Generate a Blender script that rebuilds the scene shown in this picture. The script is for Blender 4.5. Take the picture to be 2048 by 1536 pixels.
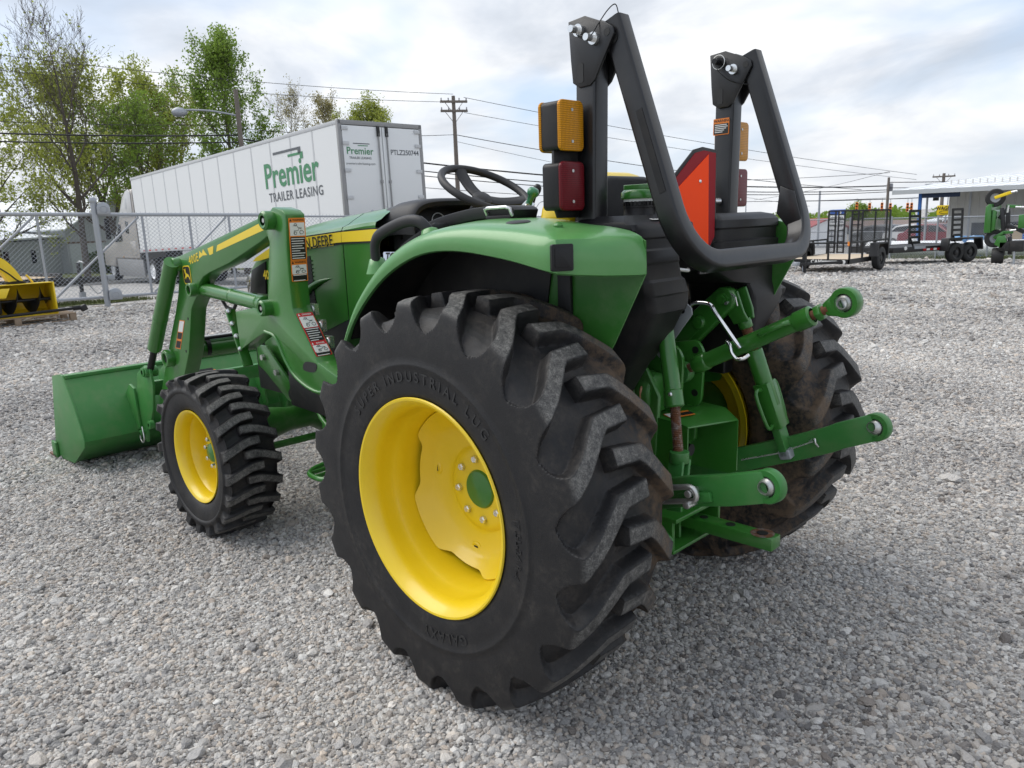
import bpy, bmesh, math, random
import numpy as np
from mathutils import Vector as V, Matrix, Quaternion
for _o in list(bpy.data.objects): bpy.data.objects.remove(_o)
SC = bpy.context.scene
COL = SC.collection
RNG = random.Random(7)
NR = np.random.RandomState(11)
rad = math.radians

# ------------------------------------------------------------------ camera
# world frame: X = forward of the tractor, Y = its left, Z up, origin on the ground under its rear axle
def make_camera():
    yaw, pitch, roll, f = -0.7796, -0.2094, -0.0368, 1524.47
    cy, sy, cp, sp = math.cos(yaw), math.sin(yaw), math.cos(pitch), math.sin(pitch)
    fw = V((cy*cp, sy*cp, sp)); r = V((sy, -cy, 0)); u = r.cross(fw)
    r2 = r*math.cos(roll) + u*math.sin(roll); u2 = -r*math.sin(roll) + u*math.cos(roll)
    cam = bpy.data.cameras.new('camera'); o = bpy.data.objects.new('camera', cam); COL.objects.link(o)
    m = Matrix((r2, u2, -fw)).transposed().to_4x4(); m.translation = V((-1.702, 2.1721, 1.4342))
    o.matrix_world = m
    cam.sensor_width = 36.0; cam.lens = f/2048*36; cam.clip_start = .05; cam.clip_end = 3000
    cam.dof.use_dof = True; cam.dof.focus_distance = 2.9; cam.dof.aperture_fstop = 16.0
    SC.camera = o
make_camera()

# ------------------------------------------------------------------ world, sun, exposure
SUN_EL, SUN_AZ = rad(52), rad(28)      # azimuth measured from +X towards +Y
def make_world():
    w = bpy.data.worlds.new('World'); SC.world = w; w.use_nodes = True
    nt = w.node_tree; N = nt.nodes; L = nt.links; N.clear()
    out = N.new('ShaderNodeOutputWorld'); bg = N.new('ShaderNodeBackground')
    bg.inputs[1].default_value = .1
    sky = N.new('ShaderNodeTexSky'); sky.sky_type = 'NISHITA'; sky.sun_disc = False
    sky.sun_elevation = SUN_EL; sky.sun_rotation = math.pi/2 - SUN_AZ
    sky.air_density = 1.0; sky.dust_density = 2.0; sky.ozone_density = 1.0
    tc = N.new('ShaderNodeTexCoord'); sep = N.new('ShaderNodeSeparateXYZ'); L.new(tc.outputs['Generated'], sep.inputs[0])
    def math_(op, a, b=None, clamp=False):
        n = N.new('ShaderNodeMath'); n.operation = op; n.use_clamp = clamp
        for i, x in enumerate((a, b)):
            if x is None: continue
            if isinstance(x, (int, float)): n.inputs[i].default_value = x
            else: L.new(x, n.inputs[i])
        return n.outputs[0]
    zz = math_('ADD', math_('MAXIMUM', sep.outputs[2], 0.0), .26)
    cmb = N.new('ShaderNodeCombineXYZ')
    L.new(math_('DIVIDE', sep.outputs[0], zz), cmb.inputs[0]); L.new(math_('DIVIDE', sep.outputs[1], zz), cmb.inputs[1])
    def noise(scale, detail, rough, off, dist=0.0):
        mp = N.new('ShaderNodeMapping'); mp.inputs['Location'].default_value = off; mp.inputs['Rotation'].default_value = (0, 0, .7)
        mp.inputs['Scale'].default_value = (1.0, 1.2, 1)
        L.new(cmb.outputs[0], mp.inputs[0])
        n = N.new('ShaderNodeTexNoise'); n.inputs['Scale'].default_value = scale; n.inputs['Detail'].default_value = detail
        n.inputs['Roughness'].default_value = rough; n.inputs['Distortion'].default_value = dist
        L.new(mp.outputs[0], n.inputs['Vector']); return n.outputs['Fac']
    def ramp(x, stops):
        r = N.new('ShaderNodeValToRGB'); L.new(x, r.inputs[0]); e = r.color_ramp.elements
        while len(e) < len(stops): e.new(.5)
        for i, (p, c) in enumerate(stops): e[i].position = p; e[i].color = (*c, 1) if len(c) == 3 else c
        return r.outputs[0]
    big = noise(.95, 4, .52, (3.4, 1.2, 0), .25)
    fine = noise(1.55, 6, .56, (9.0, 4.2, 0), .35)
    cloud_col = ramp(fine, [(.30, (2.6, 2.8, 3.1)), (.43, (3.3, 3.47, 3.75)), (.52, (4.0, 4.1, 4.25)), (.62, (4.7, 4.7, 4.7)), (.75, (5.4, 5.4, 5.35))])
    cover = ramp(big, [(.40, (0, 0, 0)), (.56, (1, 1, 1))])
    thin = noise(2.6, 3, .55, (0.5, 7.0, 0), .2)
    cov2 = math_('ADD', math_('MULTIPLY', cover, .78), math_('MULTIPLY', thin, .34), True)
    hz = ramp(sep.outputs[2], [(0.0, (1, 1, 1)), (.16, (0, 0, 0))])
    tint = N.new('ShaderNodeMix'); tint.data_type = 'RGBA'; tint.inputs['Factor'].default_value = .72
    L.new(sky.outputs[0], tint.inputs[6]); tint.inputs[7].default_value = (2.2, 2.85, 3.85, 1)
    m1 = N.new('ShaderNodeMix'); m1.data_type = 'RGBA'
    L.new(cov2, m1.inputs['Factor']); L.new(tint.outputs[2], m1.inputs[6]); L.new(cloud_col, m1.inputs[7])
    m2 = N.new('ShaderNodeMix'); m2.data_type = 'RGBA'
    L.new(math_('MULTIPLY', hz, .55), m2.inputs['Factor']); L.new(m1.outputs[2], m2.inputs[6]); m2.inputs[7].default_value = (3.8, 3.87, 3.95, 1)
    L.new(m2.outputs[2], bg.inputs[0]); L.new(bg.outputs[0], out.inputs[0])
make_world()
def make_sun():
    l = bpy.data.lights.new('sun', 'SUN'); l.energy = 1.15; l.angle = rad(55); l.color = (1, .965, .91)
    o = bpy.data.objects.new('sun', l); COL.objects.link(o)
    d = V((math.cos(SUN_AZ)*math.cos(SUN_EL), math.sin(SUN_AZ)*math.cos(SUN_EL), math.sin(SUN_EL)))
    o.rotation_euler = d.to_track_quat('Z', 'Y').to_euler(); o.location = d*60
make_sun()
SC.view_settings.view_transform = 'Standard'; SC.view_settings.look = 'None'
SC.view_settings.exposure = 1.28; SC.view_settings.gamma = 1.0; SC.view_settings.use_curve_mapping = False
SC.cycles.use_denoising = True; SC.cycles.use_adaptive_sampling = True; SC.cycles.adaptive_threshold = .012; SC.cycles.max_bounces = 6; SC.cycles.diffuse_bounces = 3; SC.cycles.glossy_bounces = 3
SC.cycles.transparent_max_bounces = 12; SC.cycles.caustics_reflective = False; SC.cycles.caustics_refractive = False

# ------------------------------------------------------------------ material helpers
MAT = {}
class NT:
    def __init__(s, name):
        s.m = bpy.data.materials.new(name); s.m.use_nodes = True; s.t = s.m.node_tree; s.N = s.t.nodes; s.L = s.t.links
        s.b = s.N['Principled BSDF']; s.tc = None
    def coord(s, kind='Object'):
        if s.tc is None: s.tc = s.N.new('ShaderNodeTexCoord')
        return s.tc.outputs[kind]
    def link(s, a, b): s.L.new(a, b)
    def node(s, t, **kw):
        n = s.N.new(t)
        for k, v in kw.items(): setattr(n, k, v)
        return n
    def noise(s, scale, detail=4, rough=.55, vec=None, out='Fac', dist=0):
        n = s.node('ShaderNodeTexNoise'); n.inputs['Scale'].default_value = scale; n.inputs['Detail'].default_value = detail
        n.inputs['Roughness'].default_value = rough; n.inputs['Distortion'].default_value = dist
        s.link(vec or s.coord(), n.inputs['Vector']); return n.outputs[out]
    def voro(s, scale, feature='F1', vec=None, out='Distance', rand=1):
        n = s.node('ShaderNodeTexVoronoi'); n.feature = feature; n.inputs['Scale'].default_value = scale
        n.inputs['Randomness'].default_value = rand
        s.link(vec or s.coord(), n.inputs['Vector']); return n.outputs[out]
    def ramp(s, x, stops):
        r = s.node('ShaderNodeValToRGB'); s.link(x, r.inputs[0]); e = r.color_ramp.elements
        while len(e) < len(stops): e.new(.5)
        for i, (p, c) in enumerate(stops):
            e[i].position = p; c = (c, c, c) if isinstance(c, (int, float)) else c; e[i].color = (*c, 1)
        return r.outputs[0]
    def mix(s, f, a, b, mode='MIX'):
        n = s.node('ShaderNodeMix'); n.data_type = 'RGBA'; n.blend_type = mode
        for x, i in ((f, 0), (a, 6), (b, 7)):
            if isinstance(x, (int, float)): n.inputs[i].default_value = x if i == 0 else (x, x, x, 1)
            elif isinstance(x, tuple): n.inputs[i].default_value = (*x, 1)
            else: s.link(x, n.inputs[i])
        return n.outputs[2]
    def math(s, op, a, b=0.0, clamp=False):
        n = s.node('ShaderNodeMath'); n.operation = op; n.use_clamp = clamp
        for i, x in enumerate((a, b)):
            if isinstance(x, (int, float)): n.inputs[i].default_value = x
            else: s.link(x, n.inputs[i])
        return n.outputs[0]
    def attr(s, name, kind='GEOMETRY', out='Fac'):
        n = s.node('ShaderNodeAttribute'); n.attribute_name = name; n.attribute_type = kind; return n.outputs[out]
    def bump(s, h, strength=.3, dist=.01):
        n = s.node('ShaderNodeBump'); n.inputs['Strength'].default_value = strength; n.inputs['Distance'].default_value = dist
        s.link(h, n.inputs['Height']); s.link(n.outputs[0], s.b.inputs['Normal'])
    def set(s, **kw):
        for k, v in kw.items():
            i = s.b.inputs[k.replace('_', ' ')]
            if isinstance(v, (int, float)): i.default_value = v
            elif isinstance(v, tuple): i.default_value = (*v, 1)
            else: s.link(v, i)
        return s.m
def paint(name, col, rough=.35, dust=.12, coat=.25, scale=9, dustcol=(.30, .27, .22), metal=0.0, bump=0.0):
    t = NT(name)
    n1 = t.noise(scale, 6, .62); n2 = t.noise(scale*9, 4, .6)
    f = t.math('MULTIPLY', t.ramp(n1, [(.45, 0), (.78, 1)]), t.ramp(n2, [(.3, .55), (.75, 1)]))
    dark = tuple(c*.86 for c in col)
    c = t.mix(n1, dark, col)
    c = t.mix(t.math('MULTIPLY', f, dust), c, dustcol)
    r = t.math('ADD', t.math('MULTIPLY', t.ramp(n2, [(.3, 0), (.8, 1)]), .05), rough - .02)
    t.set(Base_Color=c, Roughness=r, Metallic=metal, Coat_Weight=coat, Coat_Roughness=.12)
    if bump: t.bump(t.noise(scale*40, 2, .5), bump, .002)
    MAT[name] = t.m; return t.m
def flat(name, col, rough=.5, metal=0.0, spec=.5):
    t = NT(name); t.set(Base_Color=tuple(col), Roughness=rough, Metallic=metal); t.b.inputs['Specular IOR Level'].default_value = spec
    MAT[name] = t.m; return t.m
def plastic(name, col, rough=.5, bump=.15, dust=.1, scale=6):
    t = NT(name); n = t.noise(scale, 6, .6); n2 = t.noise(340, 2, .5)
    c = t.mix(t.math('MULTIPLY', t.ramp(n, [(.42, 0), (.8, 1)]), dust), col, (.22, .19, .15))
    t.set(Base_Color=c, Roughness=t.math('ADD', t.math('MULTIPLY', n, .2), rough-.1)); t.b.inputs['Specular IOR Level'].default_value = .32; t.bump(n2, bump, .001)
    MAT[name] = t.m; return t.m
def steel(name, col=(.55, .55, .53), rough=.35, rust=0.0, scale=30):
    t = NT(name); n = t.noise(scale, 6, .65)
    c = t.mix(t.ramp(n, [(.5-.3*rust, 0), (.75-.3*rust, 1)]) if rust else 0.0, col, (.14, .055, .025))
    m = t.ramp(n, [(.5-.3*rust, .9), (.75-.3*rust, .15)]) if rust else .9
    t.set(Base_Color=c, Roughness=t.math('ADD', t.math('MULTIPLY', n, .3), rough-.1), Metallic=m)
    MAT[name] = t.m; return t.m

GREEN = (.034, .170, .022)
paint('green', GREEN, .30, .06, .35)
paint('green_moulded', (.085, .270, .072), .36, .10, .25)
paint('green_dusty', GREEN, .42, .22, .1, 14)
paint('green_worn', (.036, .19, .036), .45, .30, .05, 12, (.20, .16, .11))
paint('yellow', (.82, .585, .010), .36, .06, .25)
paint('stripe_yellow', (.85, .62, .03), .4, .03, .1)
paint('black_paint', (.0085, .0085, .0098), .36, .08, .05, 7, (.16, .15, .14))
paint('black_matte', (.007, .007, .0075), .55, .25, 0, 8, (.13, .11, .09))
plastic('black_plastic', (.008, .008, .0095), .46, .25, .10)
plastic('grey_plastic', (.022, .0225, .025), .5, .2, .06)
plastic('dark_plastic', (.008, .008, .009), .4, .1, .05)
steel('steel'); steel('bright_steel', (.75, .75, .74), .22); steel('rusty_steel', (.35, .33, .31), .45, .75, 45)
steel('brown_thread', (.22, .12, .07), .6, .8, 60)
paint('galvanised', (.38, .40, .43), .45, .15, 0, 25, (.3, .3, .3), .35)
flat('orange', (1.0, .075, .010), .6, 0, .15); flat('maroon', (.26, .006, .012), .45, 0, .15)
flat('white_paint', (.78, .79, .80), .4); flat('ink', (.008, .008, .008), .55); flat('decal_white', (.72, .72, .70), .5)
flat('decal_orange', (.72, .20, .02), .5); flat('decal_red', (.50, .012, .018), .5); flat('copper', (.55, .28, .16), .4)
flat('chrome', (.8, .8, .8), .12, 1.0)
def lens(name, col, scale):
    t = NT(name)
    mp = t.node('ShaderNodeMapping'); mp.inputs['Scale'].default_value = (1, 1, 1); t.link(t.coord(), mp.inputs[0])
    w1 = t.node('ShaderNodeTexWave'); w1.bands_direction = 'Z'; w1.inputs['Scale'].default_value = scale; t.link(mp.outputs[0], w1.inputs[0])
    w2 = t.node('ShaderNodeTexWave'); w2.bands_direction = 'Y'; w2.inputs['Scale'].default_value = scale; t.link(mp.outputs[0], w2.inputs[0])
    h = t.math('MULTIPLY', w1.outputs['Fac'], w2.outputs['Fac'])
    c = t.mix(h, tuple(x*.45 for x in col), col)
    t.set(Base_Color=c, Roughness=.30); t.b.inputs['Specular IOR Level'].default_value = .25; t.bump(h, .2, .002)
    t.b.inputs['Subsurface Weight'].default_value = .0
    MAT[name] = t.m
lens('amber_lens', (.85, .36, .012), 55); lens('red_lens', (.22, .006, .014), 60)
t = NT('clear_lens'); t.set(Base_Color=(.42, .44, .46), Roughness=.08, Metallic=.6); MAT['clear_lens'] = t.m
t = NT('glass_dark'); t.set(Base_Color=(.02, .023, .028), Roughness=.06); MAT['glass_dark'] = t.m

# ------------------------------------------------------------------ mesh helpers
def sstep(a, b, x):
    t = np.clip((x-a)/(b-a), 0, 1); return t*t*(3-2*t)
def catmull(P, n):
    P = np.asarray(P, float); k = len(P); out = []
    Q = np.vstack([2*P[0]-P[1], P, 2*P[-1]-P[-2]])
    for i in range(k-1):
        p0, p1, p2, p3 = Q[i:i+4]
        for j in range(n):
            t = j/n; out.append(.5*((2*p1)+(-p0+p2)*t+(2*p0-5*p1+4*p2-p3)*t*t+(-p0+3*p1-3*p2+p3)*t**3))
    out.append(P[-1]); return np.array(out)
class MB:
    def __init__(s): s.v = []; s.f = []
    def add(s, v, f):
        o = len(s.v); s.v += [tuple(map(float, p)) for p in v]; s.f += [tuple(i+o for i in q) for q in f]; return s
    def box(s, a, b):
        (x0, y0, z0), (x1, y1, z1) = a, b
        return s.add([(x0,y0,z0),(x1,y0,z0),(x1,y1,z0),(x0,y1,z0),(x0,y0,z1),(x1,y0,z1),(x1,y1,z1),(x0,y1,z1)],
                     [(0,3,2,1),(4,5,6,7),(0,1,5,4),(1,2,6,5),(2,3,7,6),(3,0,4,7)])
    def obox(s, c, ax, ay, az):     # oriented box from half-axis vectors
        c, ax, ay, az = map(V, (c, ax, ay, az))
        if ax.cross(ay).dot(az) < 0: ay = -ay
        p = [c+i*ax+j*ay+k*az for k in (-1, 1) for (i, j) in ((-1,-1),(1,-1),(1,1),(-1,1))]
        return s.add(p, [(0,3,2,1),(4,5,6,7),(0,1,5,4),(1,2,6,5),(2,3,7,6),(3,0,4,7)])
    def bar(s, p, q, w, h, up=(0, 0, 1)):     # box from p to q, w sideways, h along up
        p, q = V(p), V(q); d = (q-p).normalized(); side = d.cross(V(up)).normalized(); u = side.cross(d)
        return s.obox((p+q)/2, (q-p)/2, side*w/2, u*h/2)
    def cyl(s, p, q, r, r2=None, n=20, cap=True):
        p, q = V(p), V(q); d = (q-p).normalized(); a = d.orthogonal().normalized(); b = d.cross(a)
        r2 = r if r2 is None else r2; o = []
        for c, rr in ((p, r), (q, r2)):
            o += [c+rr*(math.cos(2*math.pi*i/n)*a+math.sin(2*math.pi*i/n)*b) for i in range(n)]
        f = [(i, (i+1) % n, n+(i+1) % n, n+i) for i in range(n)]
        if cap: f += [tuple(range(n-1, -1, -1)), tuple(range(n, 2*n))]
        return s.add(o, f)
    def lathe(s, prof, o, d, n=48, closed=False):     # prof [(r,h)] about origin o along d
        o, d = V(o), V(d).normalized(); a = d.orthogonal().normalized(); b = d.cross(a); k = len(prof); vs = []
        for i in range(n):
            t = 2*math.pi*i/n; e = math.cos(t)*a+math.sin(t)*b
            vs += [o+d*h+e*r for r, h in prof]
        f = []
        for i in range(n):
            j = (i+1) % n
            for m in range(k-1 + (1 if closed else 0)):
                m2 = (m+1) % k; f.append((i*k+m, j*k+m, j*k+m2, i*k+m2))
        return s.add(vs, f)
    def tube(s, pts, r, n=8, closed=False, cap=True):
        pts = [V(p) for p in pts]; k = len(pts); rs = r if isinstance(r, (list, tuple)) else [r]*k
        a = None; vs = []
        for i, p in enumerate(pts):
            t = (pts[(i+1) % k]-pts[i-1]) if closed else (pts[min(i+1, k-1)]-pts[max(i-1, 0)])
            t.normalize()
            if a is None: a = t.orthogonal().normalized()
            a = (a - t*a.dot(t)).normalized(); b = t.cross(a)
            vs += [p+rs[i]*(math.cos(2*math.pi*j/n)*a+math.sin(2*math.pi*j/n)*b) for j in range(n)]
        f = []
        for i in range(k if closed else k-1):
            i2 = (i+1) % k
            f += [(i*n+j, i*n+(j+1) % n, i2*n+(j+1) % n, i2*n+j) for j in range(n)]
        if cap and not closed: f += [tuple(range(n-1, -1, -1)), tuple((k-1)*n+j for j in range(n))]
        return s.add(vs, f)
    def sweep(s, pts, sec, up=(0, 1, 0), cap=True, ups=None):      # sec [(a,b)] a along side, b along up
        pts = [V(p) for p in pts]; k = len(pts); n = len(sec); vs = []
        for i, p in enumerate(pts):
            t = (pts[min(i+1, k-1)]-pts[max(i-1, 0)]).normalized(); u = V(ups[i] if ups else up)
            u = (u-t*u.dot(t)).normalized(); sd = t.cross(u)
            vs += [p+sd*a+u*b for a, b in sec]
        f = []
        for i in range(k-1): f += [(i*n+j, i*n+(j+1) % n, (i+1)*n+(j+1) % n, (i+1)*n+j) for j in range(n)]
        if cap: f += [tuple(range(n-1, -1, -1)), tuple((k-1)*n+j for j in range(n))]
        return s.add(vs, f)
    def prism(s, poly, a, b, axis='y'):     # poly in the two other axes, extruded a..b
        def pt(p, h): return (p[0], h, p[1]) if axis == 'y' else ((h, p[0], p[1]) if axis == 'x' else (p[0], p[1], h))
        n = len(poly)
        ar = sum(poly[i][0]*poly[(i+1) % n][1]-poly[(i+1) % n][0]*poly[i][1] for i in range(n))
        if (ar > 0) == (axis != 'y'): a, b = min(a, b), max(a, b)
        else: a, b = max(a, b), min(a, b)
        return s.add([pt(p, a) for p in poly]+[pt(p, b) for p in poly],
                     [tuple(range(n-1, -1, -1)), tuple(range(n, 2*n))]+[(i, (i+1) % n, n+(i+1) % n, n+i) for i in range(n)])
    def slab(s, pts, nrm, th):     # polygon in 3D extruded along nrm by th
        pts = [V(p) for p in pts]; nrm = V(nrm).normalized(); n = len(pts)
        nn = sum(((pts[i]-pts[0]).cross(pts[(i+1) % n]-pts[0]) for i in range(n)), V((0, 0, 0)))
        if nn.dot(nrm) < 0: pts = pts[::-1]
        return s.add(pts+[p+nrm*th for p in pts], [tuple(range(n-1, -1, -1)), tuple(range(n, 2*n))]+[(i, (i+1) % n, n+(i+1) % n, n+i) for i in range(n)])
    def grid(s, G, close=False):     # G array (a,b,3)
        a, b = len(G), len(G[0]); vs = [tuple(p) for r in G for p in r]
        return s.add(vs, [(i*b+j, i*b+(j+1) % b, ((i+1) % a)*b+(j+1) % b, ((i+1) % a)*b+j) for i in range(a if close else a-1) for j in range(b-1)])
    def mirror(s):
        s.v = [(x, -y, z) for x, y, z in s.v]; s.f = [q[::-1] for q in s.f]; return s
    def build(s, name, mat, parent=None, bevel=0.0, smooth=38, seg=2, solid=0.0, loc=None, kind=None):
        me = bpy.data.meshes.new(name); bm = bmesh.new()
        vs = [bm.verts.new(p) for p in s.v]
        for q in s.f:
            try: bm.faces.new([vs[i] for i in q])
            except ValueError: pass
        if bevel or solid: bmesh.ops.recalc_face_normals(bm, faces=bm.faces)
        if solid: bmesh.ops.solidify(bm, geom=bm.faces[:], thickness=solid)
        if bevel:
            es = [e for e in bm.edges if len(e.link_faces) == 2 and e.calc_face_angle(0) > rad(32)]
            if es: bmesh.ops.bevel(bm, geom=es, offset=bevel, offset_type='OFFSET', segments=seg, profile=.5, affect='EDGES', clamp_overlap=True)
        bm.to_mesh(me); bm.free()
        return mesh_obj(name, me, mat, parent, smooth, loc, kind)
def mesh_obj(name, me, mat, parent=None, smooth=38, loc=None, kind=None):
    if smooth:
        me.shade_smooth()
        me.set_sharp_from_angle(angle=rad(smooth))
    for m in (mat if isinstance(mat, (list, tuple)) else [mat]): me.materials.append(MAT[m] if isinstance(m, str) else m)
    o = bpy.data.objects.new(name, me); COL.objects.link(o)
    if parent is not None: o.parent = parent
    if loc: o.location = loc
    if kind: o['kind'] = kind
    return o
def copy_obj(o, parent=None, loc=None, rot=None, scale=None):
    c = o.copy(); COL.objects.link(c)
    if parent is not None: c.parent = parent
    if loc is not None: c.location = loc
    if rot is not None: c.rotation_euler = rot
    if scale is not None: c.scale = scale
    return c
def copy_tree(o, parent=None):
    kids = list(o.children); c = o.copy(); COL.objects.link(c); c.parent = parent
    for k in kids: copy_tree(k, c)
    return c
def thing(name, label, cat, loc=(0, 0, 0), rz=0, group=None):
    o = bpy.data.objects.new(name, None); COL.objects.link(o); o.location = loc; o.rotation_euler = (0, 0, rz)
    o.empty_display_size = .2; return tag(o, label, cat, group)
def tag(o, label, cat, group=None):
    o['label'] = label; o['category'] = cat
    if group: o['group'] = group
    return o
def text_geo(txt, size, bold=0.0, shear=0.0, spacing=1.0, xs=1.0):
    """flat text as (verts 2D, faces), centred"""
    c = bpy.data.curves.new('t', 'FONT'); c.body = txt; c.size = size; c.offset = bold*size; c.shear = shear
    c.space_character = spacing; c.align_x = 'CENTER'; c.align_y = 'CENTER'; c.resolution_u = 3; c.fill_mode = 'FRONT'
    o = bpy.data.objects.new('t', c); me = bpy.data.meshes.new_from_object(o)
    v = [(p.co.x*xs, p.co.y) for p in me.vertices]; f = [tuple(q.vertices) for q in me.polygons]
    bpy.data.objects.remove(o); bpy.data.curves.remove(c); bpy.data.meshes.remove(me); return v, f
def text_obj(name, txt, size, origin, right, up, mat, parent, bold=0.0, shear=0.0, spacing=1.0, off=.002, xs=1.0):
    v, f = text_geo(txt, size, bold, shear, spacing, xs); o = V(origin); r = V(right).normalized(); u = V(up).normalized(); n = r.cross(u)
    m = MB(); m.add([o+r*a+u*b+n*off for a, b in v], f); return m.build(name, mat, parent, smooth=0)
def rrect(w, h, r, n=4):
    o = []
    for cx, cy, a0 in ((w/2-r, h/2-r, 0), (-w/2+r, h/2-r, 90), (-w/2+r, -h/2+r, 180), (w/2-r, -h/2+r, 270)):
        o += [(cx+r*math.cos(rad(a0+90*i/n)), cy+r*math.sin(rad(a0+90*i/n))) for i in range(n+1)]
    return o
def plate(name, pts2, origin, right, up, th, mat, parent, off=0.0, bevel=0.0):
    o = V(origin); r = V(right).normalized(); u = V(up).normalized(); n = r.cross(u)
    m = MB(); m.slab([o+r*a+u*b+n*off for a, b in pts2], n, th); return m.build(name, mat, parent, bevel=bevel)
# ------------------------------------------------------------------ ground
def gh(x, y=0.0): return -0.024*min(max(x-15.4, 0.0), 26.0) - 0.022*min(max(-y-3.0, 0.0), 100.0)
CAMX, CAMY, CAMYAW = -1.702, 2.172, -.7796
def gravel_colour(t, tone):
    return t.ramp(tone, [(0.0, (.15, .145, .145)), (.2, (.305, .298, .295)), (.45, (.50, .485, .468)), (.7, (.65, .63, .60)), (.88, (.75, .728, .69)), (1.0, (.86, .845, .81))])
def ground_mats():
    t = NT('gravel_bed'); co = t.coord()
    v1 = t.voro(62, vec=co, out='Color'); d1 = t.voro(62, vec=co)
    v2 = t.voro(130, vec=co, out='Color'); sep = t.node('ShaderNodeSeparateColor'); t.link(v1, sep.inputs[0])
    sep2 = t.node('ShaderNodeSeparateColor'); t.link(v2, sep2.inputs[0])
    big = t.noise(.55, 5, .6, co); mid = t.noise(3.2, 4, .6, co)
    tone = t.math('ADD', t.math('MULTIPLY', sep.outputs[0], .62), t.math('MULTIPLY', sep2.outputs[1], .38))
    tone = t.math('ADD', tone, t.math('MULTIPLY', t.math('SUBTRACT', big, .5), .5))
    tone = t.math('ADD', tone, t.math('MULTIPLY', t.math('SUBTRACT', mid, .5), .25))
    c = gravel_colour(t, tone)
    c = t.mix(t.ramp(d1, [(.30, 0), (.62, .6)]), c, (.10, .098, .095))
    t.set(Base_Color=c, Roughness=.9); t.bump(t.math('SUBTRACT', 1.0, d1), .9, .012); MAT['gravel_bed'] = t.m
    t = NT('gravel_stone'); tone = t.attr('tone', 'INSTANCER'); warm = t.attr('warm', 'INSTANCER')
    c = gravel_colour(t, tone); c = t.mix(t.math('MULTIPLY', warm, .55), c, t.mix(1.0, c, (1.0, .80, .62), 'MULTIPLY'))
    n = t.noise(3.0, 5, .65); c = t.mix(t.ramp(n, [(.3, .35), (.7, 0)]), c, t.mix(1.0, c, (.55, .55, .56), 'MULTIPLY'))
    t.set(Base_Color=c, Roughness=.88); t.bump(n, .5, .1); MAT['gravel_stone'] = t.m
    t = NT('grass'); n = t.noise(1.3, 5, .6); n2 = t.noise(40, 3, .6)
    t.set(Base_Color=t.mix(n2, t.ramp(n, [(.3, (.05, .095, .02)), (.7, (.11, .15, .035))]), (.14, .14, .06)), Roughness=.95); t.bump(n2, .8, .05); MAT['grass'] = t.m
    t = NT('asphalt'); n = t.noise(60, 3, .6); n1 = t.noise(.7, 4, .6)
    t.set(Base_Color=t.mix(n1, t.mix(n, (.045, .045, .047), (.085, .085, .086)), (.12, .12, .118)), Roughness=.9); MAT['asphalt'] = t.m
ground_mats()
def make_ground():
    xs = [-400, -120, -40, -15, -6, 0, 6, 12, 15.4, 18, 22, 26, 30, 34, 38, 41.4, 60, 100, 200, 500, 1500]
    ys = [-1500, -500, -200, -103, -60, -40, -33, -25, -15, -8, -3, 3, 8, 20, 60, 150, 500]
    m = MB(); m.grid([[(x, y, gh(x, y)) for y in ys] for x in xs]); m.f = [q[::-1] for q in m.f]
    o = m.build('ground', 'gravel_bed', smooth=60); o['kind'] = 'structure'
make_ground()
def sheet(name, poly, mat, dz):
    """ground-following sheet: poly is a quad ((x,y)*4), subdivided"""
    a, b, c, d = [np.array(p, float) for p in poly]; n = 14; G = []
    for i in range(n+1):
        u = i/n; p, q = a+(b-a)*u, d+(c-d)*u
        G.append([(*(p+(q-p)*j/n), gh(*(p+(q-p)*j/n))+dz) for j in range(n+1)])
    m = MB(); m.grid(G); nz = (V(m.v[m.f[0][1]])-V(m.v[m.f[0][0]])).cross(V(m.v[m.f[0][2]])-V(m.v[m.f[0][0]])).z
    if nz < 0: m.f = [q[::-1] for q in m.f]
    o = m.build(name, mat); o['kind'] = 'structure'; return o
sheet('grass_verge', ((-40, -32.6), (14, -31.0), (14, -36.0), (-40, -36.6)), 'grass', .014)
sheet('road', ((-60, -52), (150, -62), (150, -78), (-60, -66)), 'asphalt', .010)
sheet('lawn', ((46, 20), (130, 30), (130, -50), (47, -40)), 'grass', .014)
sheet('side_street', ((34.5, 20), (43.0, 20), (42, -48), (33, -48)), 'asphalt', .012)
sheet('grass_patch', ((17.2, -.6), (18.6, -3.9), (18.1, -5.0), (16.9, -3.4)), 'grass', .018)

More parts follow.
